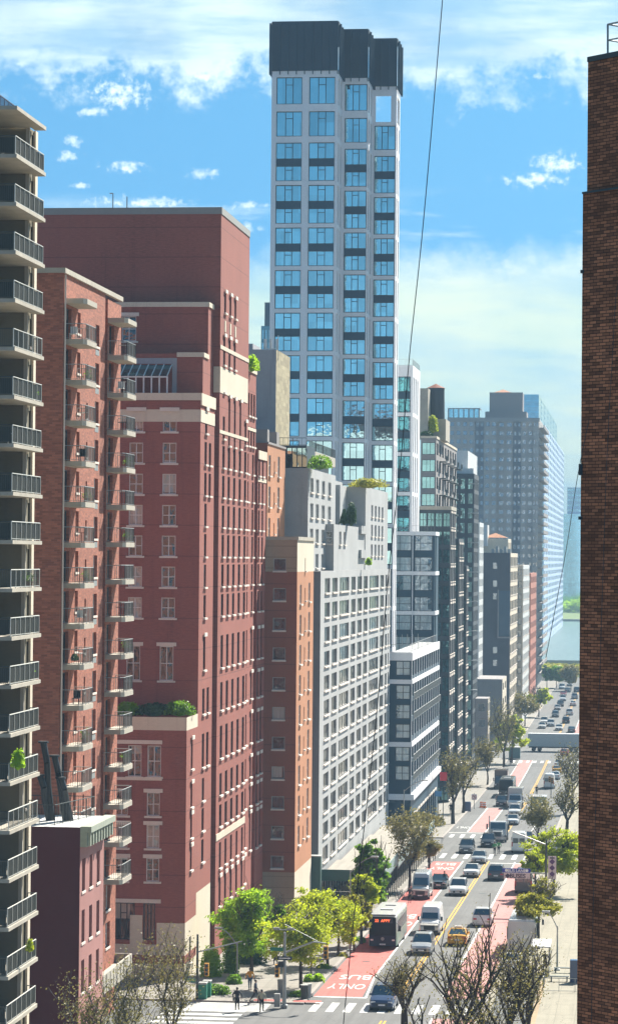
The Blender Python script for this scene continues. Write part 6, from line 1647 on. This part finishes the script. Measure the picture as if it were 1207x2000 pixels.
    if bag:
        b_ = thing('handbag', bag, 'bag', p, rz); b_.location.z = t.location.z
        m = MB(); m.box(.2, .30, -.02, .30, .72 * k, .98 * k); m.build('bag_body', M_black, b_, bevel=.03); m = MB(); m.path([(.25, .0, .98 * k), (.18, .03, 1.2 * k), (.15, .05, 1.45 * k), (.2, .12, 1.2 * k), (.25, .27, .98 * k)], .012, 4); m.build('strap', M_black, b_)
    return t
C = lambda n, c, r=.8: MATS.get(n) or plain(n, c, r)
c_y = C('yellow jacket cloth', (.75, .33, .02)); c_b = C('black cloth', (.015, .015, .02)); c_j = C('blue denim', (.06, .11, .17)); c_c = C('cream cloth', (.45, .42, .30)); c_g = C('green vest cloth', (.05, .22, .08)); c_n = C('navy cloth', (.02, .03, .06))
person(488, 1938, 'person in a mustard yellow jacket and jeans walking away from the crossing', c_y, c_j, rz=.3, stride=.18)
person(499, 1962, 'person in a dark suit striding across with legs apart', c_n, c_b, rz=PI * .5, stride=.42)
person(463, 1978, 'person in a long black coat with a bag facing away', c_b, c_b, rz=PI, stride=.1, coat=1, bag='black handbag carried by the person in the long black coat')
person(511, 1981, 'person in a cream top and black trousers with a shoulder bag', c_c, c_b, rz=PI, stride=.12, bag='black shoulder bag of the person in the cream top', h=1.66)
person(538, 1888, 'dark dressed person further back under the lime tree', c_b, c_b, rz=0, stride=.15)
person(966, 1673, 'officer in a green vest standing left in the second junction', c_g, c_b, rz=.2, stride=.05)
person(974, 1671, 'officer in a green vest standing right in the second junction', c_g, c_b, rz=-.3, stride=.05)
person(868, 1735, 'person in black standing at the open side of the black sedan', c_b, c_b, rz=1.2, stride=.05, coat=1)
person(1064, 1902, 'person in black on the sunny right pavement', c_b, c_n, rz=PI, stride=.15, coat=1)
person(800, 1768, 'dark dressed person by the parked bicycles under the shed', c_b, c_b, stride=.1)
person(838, 1695, 'person in black at the far shed end', c_b, c_b, stride=.15, coat=1)
person(848, 1684, 'person in a red top at the far shed end', C('red cloth', (.3, .05, .06)), c_b, stride=.15)
person(880, 1592, 'person in black beside the left dark tree past the second crossing', c_b, c_b, stride=.15)
person(905, 1562, 'person in dark clothes between the two dark trunks', c_b, c_n, stride=.15)
person(997, 1497, 'person in black at the kerb near the coach', c_b, c_b, stride=.1)
person(1048, 1555, 'person in dark clothes by the green grey truck', c_b, c_b, stride=.1)

# ================================================================== street furniture
def cyl(name, p, q, r0, r1, mat, par, n=8):
    m = MB(); m.tube(p, q, r0, r1, n); return m.build(name, mat, par)
def signal_head(t, x, y, z, mat=None, lit='green'):
    m = MB(); m.box(x - .17, x + .17, y - .12, y + .12, z - .5, z + .5)
    o = m.build('signal_head', mat or M_signal, t)
    for i, (dz, mt) in enumerate(((.32, M_tail), (0, M_signal), (-.32, M_grntl if lit == 'green' else M_sgreen))):
        mm = MB(); mm.tube((x, y - .121, z + dz), (x, y - .26, z + dz), .12, .13, 8); mm.build('lens_hood', M_framed, o)
        mm = MB(); mm.tube((x, y - .122, z + dz), (x, y - .14, z + dz), .10, .10, 8); mm.build('lens', mt if (i == 2 and lit == 'green') else M_framed, o)
    return o
def mast(px, py, pyt, label, arms, name='signal_pole', lamp=None, r=.16, mat=None):
    b = gp(px, py) if py < 1990 else None
    t = thing(name, label, 'street pole', b, 0, 'poles along the avenue'); mat = mat or M_steel
    s = F / b.y; H = Z_at(pyt, b.y, px) - b.z
    cyl('pole', (0, 0, 0), (0, 0, H), r, r * .6, mat, t)
    m = MB(); m.box(-.25, .25, -.25, .25, 0, .3); m.build('base_plate', mat, t, bevel=.05)
    for (ax, az, kind) in arms:
        if kind == 'signal':
            cyl('mast_arm', (0, 0, az), (ax * .7, -.0, az + .9), .08, .06, mat, t); cyl('mast_arm', (ax * .7, 0, az + .9), (ax, 0, az + .8), .06, .05, mat, t)
            cyl('guy_rod', (0, 0, az + 2.2), (ax * .8, 0, az + .95), .02, .02, mat, t); signal_head(t, ax, 0, az + .1)
        if kind == 'lamp':
            m = MB(); n = 7; pts = [(ax * i / n, 0, az + 1.4 * math.sin(i / n * PI / 2)) for i in range(n + 1)]
            m.path(pts, .045, 5); m.build('lamp_arm', mat, t); m = MB(); m.box(ax - .35, ax + .35, -.14, .14, az + 1.33, az + 1.5); m.build('lamp_head', M_steel, t, bevel=.04)
        if kind == 'head': signal_head(t, ax, -.1, az, lit='x')
    return t, b
t, b = mast(555, 1971, 1822, 'thick grey signal pole at the corner with long mast arm and one way sign', [(3.2, 4.3, 'signal'), (-.55, 2.9, 'head')])
m = MB(); m.box(-.8, .9, -.16, -.1, 6.05, 6.12); m.box(-.9, -.4, -.16, -.02, 6.1, 6.25); m.box(.2, .7, -.16, -.02, 6.1, 6.25); m.build('camera_bracket', M_steel, t)
m = MB(); m.box(-.55, .6, -.2, -.17, 3.75, 4.05); sg = m.build('one_way_sign', M_framed, t)
m = MB(); m.box(-.4, .35, -.215, -.203, 3.87, 3.93); m.poly([(.5, -.215, 3.9), (.3, -.215, 3.99), (.3, -.215, 3.81)]); m.build('arrow', M_textw, sg)
m = MB(); m.box(-1.1, -.1, -.2, -.17, 4.45, 4.72); m.build('street_name_sign', M_sgreen, t)
m = MB(); m.box(-.5, -.1, -.3, -.05, 3.2, 3.65); m.build('pedestrian_signal', M_framed, t)
m = MB(); m.box(-.75, -.3, -.35, 0, .15, 1.15); m.build('controller_box', M_steel, t)
p = Vector((X_at(384, 222.4, 1970), 222.6, G(222.6) + .15))
t = thing('signal_pole', 'thin dark pole with mast arm and yellow signal in front of the red brick corner', 'street pole', p, 0, 'poles along the avenue'); H = Z_at(1826, 222.6, 385) - p.z
cyl('pole', (0, 0, 0), (0, 0, H), .12, .08, M_rail, t)
cyl('mast_arm', (0, 0, H - 1.4), (3.4, 1.0, H - .6), .06, .04, M_steel, t)
signal_head(t, .75, 0, Z_at(1895, 222.6, 400) - p.z, lit='x'); 
m = MB(); m.box(-1.0, -.15, -.1, -.06, Z_at(1922, 222, 380) - p.z, Z_at(1915, 222, 380) - p.z); m.build('street_name_sign', M_sgreen, t)
# street lamps
def lamp(px, py, pyt, dx, lab, Y=None):
    return mast(px, py, pyt, lab, [(dx, Z_at(pyt, gp(px, py).y, px) - gp(px, py).z - .2, 'lamp')], 'street_lamp', r=.09)
lamp(463, 1912, 1843, -1.6, 'street lamp with pale arm rising out of the plaza shrubs')
lamp(683, 1862, 1700, 2.2, 'slim street lamp beside the third kerb tree')
lamp(788, 1690, 1543, 2.6, 'pale curved street lamp in front of the navy block')
lamp(1088, 1900, 1810, -1.0, 'dark street lamp on the sunny right pavement')
t = thing('traffic_signal', 'yellow traffic signal on its own dark post beside the shrub pair', 'traffic signal', gp(608, 1912), 0, 'poles along the avenue')
cyl('post', (0, 0, 0), (0, 0, 3.0), .07, .06, M_rail, t); signal_head(t, 0, -.05, 2.7)
# overhead lane sign on gantry arm
b = gp(1066, 1790); t = thing('gantry_sign', 'overhead lane sign with blue upper band and pink lower band', 'road sign', (b.x, b.y, b.z), 0)
H = Z_at(1640, b.y, 1066) - b.z; cyl('pole', (0, 0, 0), (0, 0, H), .14, .1, M_rail, t)
zz = lambda py: Z_at(py, b.y, 1010) - b.z
xx = lambda px: X_at(px, b.y, 1705) - b.x
cyl('gantry_arm', (0, 0, zz(1706)), (xx(980), 0, zz(1706)), .06, .06, M_steel, t); cyl('gantry_arm', (0, 0, zz(1650)), (xx(1000), 0, zz(1625)), .07, .05, M_steel, t)
m = MB(); m.box(xx(981), xx(1035), -.16, -.09, zz(1705.2), zz(1697)); m.poly([(xx(1035), -.16, zz(1697)), (xx(1035), -.16, zz(1705.2)), (xx(1037.5), -.16, zz(1701))]); s1_ = m.build('blue_panel', M_sblue, t)
m = MB(); m.box(xx(984), xx(1035), -.15, -.08, zz(1717), zz(1705.6)); s2_ = m.build('pink_panel', M_spink, t)
def txt(s, x, y, z, sz, mat, par, nm='lettering', off=.0):
    c = bpy.data.curves.new(nm, 'FONT'); c.body = s; c.align_x = 'CENTER'; c.size = sz; c.offset = off
    o = link(bpy.data.objects.new(nm, c)); bpy.context.view_layer.update()
    me = bpy.data.meshes.new_from_object(o.evaluated_get(bpy.context.evaluated_depsgraph_get())); bpy.data.objects.remove(o); me.materials.clear(); me.materials.append(mat)
    o = link(bpy.data.objects.new(nm, me)); o.parent = par; o.location = (x, y, z); o.rotation_euler = (PI / 2, 0, 0); return o
txt('BUS LANE', xx(1009), -.17, zz(1704), .42, M_textw, s1_, off=.01)
txt('BUSES', xx(1011), -.17, zz(1715.5), .62, M_textd, s2_, off=.015)
for px in (989, 1029):
    m = MB(); m.tube((xx(px), -.17, zz(1701)), (xx(px), -.162, zz(1701)), .16, .16, 10); m.build('emblem', M_textw, s1_)
def diamond(x, z, r, y, par, mat):
    m = MB(); m.poly([(x, y, z - r), (x + r, y, z), (x, y, z + r), (x - r, y, z)]); return m.build('diamond', mat, par)
diamond(xx(991.5), zz(1711.5), .26, -.17, s2_, M_textd)
bb = at(1078, 1692, b.y - 1)
t = thing('banner_sign', 'tall pale sign with three purple diamonds on the dark pole', 'sign', (bb.x, b.y - .3, b.z))
m = MB(); w_ = .42; m.box(-w_, w_, -.04, .0, zz(1716), zz(1671)); m.build('panel', M_spink, t)
m = MB(); m.box(-.24, .24, -.055, -.043, zz(1676), zz(1673.5)); m.build('caption_bar', M_textd, t)
for py in (1682, 1694, 1706): diamond(0, zz(py), .30, -.06, t, M_purple)
m = MB(); m.tube((0, 0, zz(1776) if 0 else 0), (0, 0, zz(1671)), .05, .05, 6); m.build('post', M_rail, t)
# red sign + blue awning at navy block, no-turn sign
p = at(866, 1518, 430); gy = G(430)
t = thing('post_sign', 'round red sign on a pole in front of the navy block', 'sign', (p.x, 430, gy + .15))
cyl('post', (0, 0, 0), (0, 0, p.z - gy + .5), .06, .05, M_rail, t); m = MB(); m.box(-.55, .55, -.08, 0, p.z - gy - .75, p.z - gy + .55); m.build('red_panel', paint((.65, .02, .05)), t, bevel=.1)
t = thing('post_sign', 'small blue panel sign below the red one by the navy block', 'sign', (p.x - .6, 428, G(428) + .15))
q = Z_at(1548, 428, 862) - G(428); cyl('post', (0, 0, 0), (0, 0, q), .05, .05, M_rail, t); m = MB(); m.box(-.5, .5, -.08, 0, q - .8, q); m.build('blue_panel', paint((.10, .30, .55)), t)
t = thing('post_sign', 'white no left turn sign with red ring beside the dark blue box', 'sign', gp(926, 1581)); s_ = F / gp(926, 1581).y
cyl('post', (0, 0, 0), (0, 0, 2.6), .05, .05, M_rail, t); m = MB(); m.box(-.45, .45, -.08, -.04, 1.5, 2.45); o = m.build('panel', M_textw, t)
m = MB(); n = 16
for i in range(n):
    a0, a1 = 2 * PI * i / n, 2 * PI * (i + 1) / n; m.tube((.34 * math.cos(a0), -.1, 1.97 + .34 * math.sin(a0)), (.34 * math.cos(a1), -.1, 1.97 + .34 * math.sin(a1)), .04, .04, 4)
m.tube((-.24, -.1, 2.21), (.24, -.1, 1.73), .04, .04, 4); m.build('red_ring', M_tail, o); m = MB(); m.path([(.14, -.095, 1.75), (.14, -.095, 2.05), (-.14, -.095, 2.1)], .045, 4); m.build('arrow', M_textd, o)
t = thing('mail_box', 'dark blue street box beside the no left turn sign', 'street box', gp(913, 1586)); m = MB(); m.box(-.55, .55, -.4, .4, .1, 1.6); m.build('box', P_blue, t, bevel=.1); 
m = MB(); [m.box(x - .06, x + .06, y - .06, y + .06, 0, .1) for x in (-.45, .45) for y in (-.3, .3)]; m.build('leg', M_rail, t)
for px, py, hh, lab in ((940, 1578, 2.6, 'orange traffic barrel with sign at the lane end left'), (946, 1579, 1.5, 'shorter orange traffic barrel at the lane end')):
    t = thing('traffic_barrel', lab, 'barrel', gp(px, py), 0, 'orange barrels'); m = MB(); m.tube((0, 0, .05), (0, 0, .95), .3, .24, 12); m.tube((0, 0, 0), (0, 0, .05), .38, .38, 12); m.build('barrel', paint((.75, .16, .02)), t)
    m = MB(); m.tube((0, 0, .35), (0, 0, .5), .29, .28, 12); m.tube((0, 0, .65), (0, 0, .78), .27, .27, 12); m.build('band', M_textw, t)
t = thing('traffic_signal', 'yellow traffic signal hanging before the right pale pavement', 'traffic signal', gp(1076, 1560), 0, 'poles along the avenue'); cyl('post', (0, 0, 0), (0, 0, 3.6), .08, .06, M_rail, t); signal_head(t, -.25, 0, 3.3, lit='x'); signal_head(t, .25, .0, 3.1, lit='x')
for i, (x, y) in enumerate(((-20.2, 262), (-17.0, 250), (-23.6, 252), (-20, 330), (-17, 320), (-16.6, 390), (-22, 395), (-20.4, 440))):
    m = MB(); n = 14; m.poly([(x + .36 * math.cos(2 * PI * k / n), y + .36 * math.sin(2 * PI * k / n), G(y + .36 * math.sin(2 * PI * k / n)) + .02) for k in range(n)]); struct(m.build('manhole_cover', M_rail))
# waste bins, newsboxes
for px, py, lab in ((394, 1958, 'dark green waste bin nearest the thin dark pole'), (402, 1954, 'green waste bin with a white lid beside the hedge')):
    t = thing('waste_bin', lab, 'waste bin', gp(px, py) + Vector((0, .6, .15)), 0, 'waste bins at the corner'); m = MB(); m.box(-.32, .32, -.32, .32, 0, 1.15); m.build('bin', M_sgreen, t, bevel=.04); m = MB(); m.box(-.34, .34, -.34, .34, 1.153, 1.3); m.build('lid', M_steel, t, bevel=.04)
for px, py, lab in ((594, 1956, 'black waste basket left of the kerb planter'), (601, 1954, 'grey waste basket right beside the black one'), (549, 1946, 'grey upright cabinet behind the corner signal pole')):
    t = thing('waste_bin', lab, 'waste bin', gp(px, py) + Vector((0, 0, .15)), 0, 'waste bins at the corner'); m = MB(); m.tube((0, 0, 0), (0, 0, 1.05), .26, .3, 12); m.build('basket', M_rail if px == 594 else M_steel, t); m = MB(); m.tube((0, 0, 1.05), (0, 0, 1.12), .32, .32, 12); m.build('rim', M_steel, t)
# red tactile ramps
for px, py in ((508, 1975), (592, 1971)):
    g_ = gp(px, py); m = MB(); y = C1[1] + .35; m.quad((g_.x - 1.1, y, G(y) + .165), (g_.x + 1.1, y, G(y) + .165), (g_.x + 1.1, y + .9, G(y) + .165), (g_.x - 1.1, y + .9, G(y) + .165)); struct(m.build('tactile_paving', M_red))
# sidewalk shed along the pale building
t = thing('sidewalk_shed', 'long sidewalk shed with plywood roof and green parapet panels', 'sidewalk shed')
xs0, xs1 = X7 + .35, X_at(760, 309, 1711); ys = [301.0, 320, 340, 360, 378]
m = MB()
for a, b_ in zip(ys, ys[1:]): m.box(xs0, xs1, a, b_ - .02, G(a) + 2.75, G(a) + 2.95)
m.build('deck', M_ply, t)
m = MB()
for a, b_ in zip(ys, ys[1:]):
    n = 8
    for i in range(n):
        y_ = a + (b_ - a) * i / n; m.box(xs1, xs1 + .07, y_ + .03, y_ + (b_ - a) / n - .03, G(a) + 2.7, G(a) + 3.95)
m.build('parapet_panel', M_shedg, t)
m = MB(); m.box(xs0, xs1, 300.85, 300.95, G(300) + 2.7, G(300) + 3.9); m.build('end_panel', M_shed, t)
m = MB()
for a, b_ in zip(ys, ys[1:]):
    n = 7
    for i in range(n):
        y_ = a + (b_ - a) * i / n
        for x in (xs0 + .3, xs1 - .1): m.tube((x, y_, G(y_)), (x, y_, G(a) + 2.75), .07, .07, 6)
        m.tube((xs1 - .1, y_, G(y_) + .3), (xs1 - .1, y_ + 2.6, G(a) + 2.6), .03, .03, 4)
    m.box(xs1 - .18, xs1 - .02, a, b_, G(a) + 2.45, G(a) + 2.72)
m.build('posts_and_braces', M_rail, t)
# green box stack beyond the orange building, standing as a booth on the shed
t = thing('green_hoarding', 'dark green hoarding box beside the orange brick building', 'hoarding', (X_at(612, 299.5, 1750), 299, G(299) + .15)); m = MB(); m.box(-.85, .85, -.6, .6, 0, 5.3); m.build('panel', M_shed, t, bevel=.03); m = MB(); m.box(-.9, .9, -.65, .65, 5.303, 5.4); m.build('cap', M_steel, t)
# shop roofs between pale house and navy block
m = MB(); t = thing('low_roof_building', 'low flat roofed shop building between the pale house and the navy block', 'building'); m.box(-60, X7 - .1, Y7b + .3, Y10 - .3, GB, G(390) + 4.2); m.build('wall', M_taupe, t); m = MB(); m.box(-60, X7 - .05, Y7b + .3, Y10 - .3, G(390) + 4.203, G(390) + 4.4); m.build('roof', M_ply, t)
# bicycles under the shed
def bike(px, py, lab, mat, rz):
    t = thing('bicycle', lab, 'bicycle', gp(px, py) + Vector((0, 0, .15)), rz, 'bicycles by the shed')
    for y in (-.52, .52):
        m = MB(); n = 14
        for i in range(n):
            a0, a1 = 2 * PI * i / n, 2 * PI * (i + 1) / n; m.tube((0, y + .33 * math.cos(a0), .34 + .33 * math.sin(a0)), (0, y + .33 * math.cos(a1), .34 + .33 * math.sin(a1)), .022, .022, 4)
        for i in range(6): a0 = PI * i / 6; m.tube((0, y - .32 * math.cos(a0), .34 - .32 * math.sin(a0)), (0, y + .32 * math.cos(a0), .34 + .32 * math.sin(a0)), .004, .004, 3)
        m.build('wheel', M_black, t)
    m = MB(); P = lambda y, z: (0, y, z)
    for a, b_ in ((P(-.52, .34), P(-.38, .92)), (P(-.36, .8), P(.18, .86)), (P(-.4, .78), P(0, .3)), (P(0, .3), P(.18, .9)), (P(.52, .34), P(0, .3)), (P(.52, .34), P(.16, .82))): m.tube(a, b_, .02, .02, 5)
    m.build('frame', mat, t); m = MB(); m.tube((-.28, -.42, .98), (.28, -.42, .98), .016, .016, 5); m.tube((0, -.38, .9), (0, -.42, .98), .016, .016, 5); m.build('handlebar', M_chrome, t)
    m = MB(); m.box(-.07, .07, .08, .34, .92, .97); m.build('saddle', M_black, t, bevel=.02)
bike(776, 1760, 'silver bicycle parked left beside the tall van', M_chrome, .4); bike(784, 1759, 'dark bicycle parked right beside the tall van', M_black, -.3)
bk = [(1061, 1960), (1061, 1960)]
# benches and low walls on the right pavement
t = thing('pavement_railing', 'metal railing with posts across the right pavement', 'railing', (0, 0, 0)); yq = 226.0; m = MB(); bar_rail(m, (-7.4, yq + 7, G(yq + 7) + .15), (-2.2, yq + 7, G(yq + 7) + .15), 1.1, 1.2, .025, .035); m.build('rail', M_steel, t); m = MB(); bar_rail(m, (-7.4, yq + 7, G(yq + 7) + .15), (-7.4, yq + 12, G(yq + 12) + .15), 1.1, 1.2, .025, .035); m.build('rail', M_steel, t)
for i, (px, py) in enumerate(((1100, 1905), (1092, 1922))):
    t = thing('street_bench', ['dark backless bench on the right pavement farther from the camera', 'dark backless bench on the right pavement nearer the camera'][i], 'bench', gp(px, py) + Vector((0, 0, .15)), 0, 'benches on the right pavement'); m = MB(); m.box(-.8, .8, -.22, .22, .4, .46); m.build('seat', M_rail, t)
    for s in (-.65, .65): m = MB(); m.box(s - .05, s + .05, -.2, .2, 0, .4); m.build('leg', M_rail, t)
t = thing('utility_cabinet', 'navy utility cabinet against the right brick wall', 'cabinet', gp(1126, 1924) + Vector((0, 0, .15))); m = MB(); m.box(-.55, .55, -.4, .4, .05, 1.9); m.build('cabinet', P_blue, t, bevel=.04); m = MB(); m.box(-.6, .6, -.45, .45, 0, .05); m.build('plinth', M_steel, t)
# bus shelter on the right kerb
b = gp(1030, 1905); t = thing('bus_shelter', 'glass bus shelter with white roof on the right pavement', 'bus shelter', b + Vector((1.2, 0, .15))); m = MB(); m.box(-.8, .8, -2.4, 2.4, 2.5, 2.62); m.build('roof', M_framew, t)
m = MB(); m.box(.7, .74, -2.3, 2.3, .2, 2.4); m.build('glass_panel', M_glassg, t)
for x in (-.7, .7):
    for y in (-2.3, 2.3): cyl('post', (x, y, 0), (x, y, 2.5), .05, .05, M_steel, t)
# kiosk far
t = thing('kiosk', 'small blue green newsstand on the left pavement near the far trees', 'kiosk', gp(1005, 1483) + Vector((0, 0, .15))); m = MB(); m.box(-1.2, 1.2, -.9, .9, 0, 2.3); m.build('booth', plain('kiosk teal', (.08, .16, .17), .5), t, bevel=.05); m = MB(); m.box(-1.5, 1.5, -1.2, 1.2, 2.303, 2.45); m.build('awning', M_steel, t)
# more things kept on the balconies
ORD = ['topmost', 'second', 'third', 'fourth', 'fifth', 'sixth', 'seventh', 'eighth', 'ninth', 'tenth', 'eleventh', 'twelfth', 'thirteenth']
def potted(x, y, z, lab, seed):
    t = thing('potted_plant', lab, 'plant', (x, y, z), 0, 'things kept on the balconies'); m = MB(); m.tube((0, 0, 0), (0, 0, .35), .16, .22, 8); m.build('pot', M_rustshade, t)
    rg = random.Random(seed); m = MB()
    for i in range(90): leaf(m, Vector((rg.gauss(0, .17), rg.gauss(0, .17), .55 + rg.gauss(0, .17))), .07, rg)
    m.build('foliage', M_green, t)
def table(x, y, z, lab, mt):
    t = thing('balcony_table', lab, 'table', (x, y, z), 0, 'things kept on the balconies'); m = MB(); m.tube((0, 0, .68), (0, 0, .72), .38, .38, 12); m.build('table_top', mt, t); m = MB(); m.tube((0, 0, 0), (0, 0, .68), .04, .04, 6); m.build('leg', mt, t)
for k in (2, 5, 7, 11): potted(X2 + .9, 198.6, 17.9 - 2.83 * k, 'potted plant on the %s balcony down the left brown brick column' % ORD[k], k)
for k in (4, 6, 9, 12): potted(X2 + .9, 214.6, 17.9 - 2.81 * k, 'potted plant on the %s balcony down the right brown brick column' % ORD[k], 20 + k)
for k in (3, 6, 9): table(X2 + .7, 197.8, 17.9 - 2.83 * k, 'round table on the %s balcony down the left brown brick column' % ORD[k], M_whplast if k != 6 else M_rustshade)
for k in (3, 8): table(X2 + .7, 213.4, 17.9 - 2.81 * k, 'round table on the %s balcony down the right brown brick column' % ORD[k], M_blk)
for k in (2, 6, 10, 12): potted(sx - .5, 168.8, zt_b - 2.8 * k, 'potted plant on the %s slab down the left edge tower' % ORD[k], 40 + k)
for k in (3, 7, 9): table(sx - 1.0, 164.8, zt_b - 2.8 * k, 'round table on the %s slab down the left edge tower' % ORD[k], M_blk if k != 7 else M_whplast)
# hanging cables near the camera
def cable(pts, Y, r, label):
    m = MB(); m.path([at(x, y, Y) for x, y in pts], r, 5); o = m.build('cable', M_framed); tag(o, label, 'cable', None); return o
def bez(a, n=24):
    out = []
    for i in range(n + 1):
        t_ = i / n; k = t_ * (len(a) - 1); j = min(int(k), len(a) - 2); f = k - j
        p0 = a[max(j - 1, 0)]; p1 = a[j]; p2 = a[j + 1]; p3 = a[min(j + 2, len(a) - 1)]
        out.append(tuple(.5 * ((2 * p1[c]) + (-p0[c] + p2[c]) * f + (2 * p0[c] - 5 * p1[c] + 4 * p2[c] - p3[c]) * f * f + (-p0[c] + 3 * p1[c] - 3 * p2[c] + p3[c]) * f ** 3) for c in (0, 1)))
    return out
cable(bez([(869, -60), (828, 420), (800, 690), (783, 896), (757, 1140), (735, 1400), (704, 1680), (689, 1812), (671, 1998), (668, 2040)], 40), 60, .0105, 'thin dark cable sweeping down across the sky and the avenue')
cable(bez([(1150, 820), (1128, 930), (1108, 1060), (1086, 1180), (1066, 1285)], 16), 88, .011, 'thin cable slanting from the right brick wall to the far street')
cable(bez([(1230, 470), (1205, 560), (1196, 700), (1185, 900), (1172, 1300), (1160, 1700), (1155, 2020)], 16), 86.5, .009, 'cable hanging down the face of the near brick wall')
# air inside the whole view
m = MB(); m.box(-2600, 2600, -60, 3200, -61, 84); hz = m.build('haze', MATS.setdefault('haze', bpy.data.materials.new('haze'))); hz['kind'] = 'stuff'
hm = MATS['haze']; hm.use_nodes = True; T = NT(hm.node_tree)
v = T.n('ShaderNodeVolumePrincipled', i_Color=(.55, .80, 1.0, 1), i_Density=HAZE); v.inputs['Anisotropy'].default_value = -.3
T.n('ShaderNodeOutputMaterial', i_Volume=v)
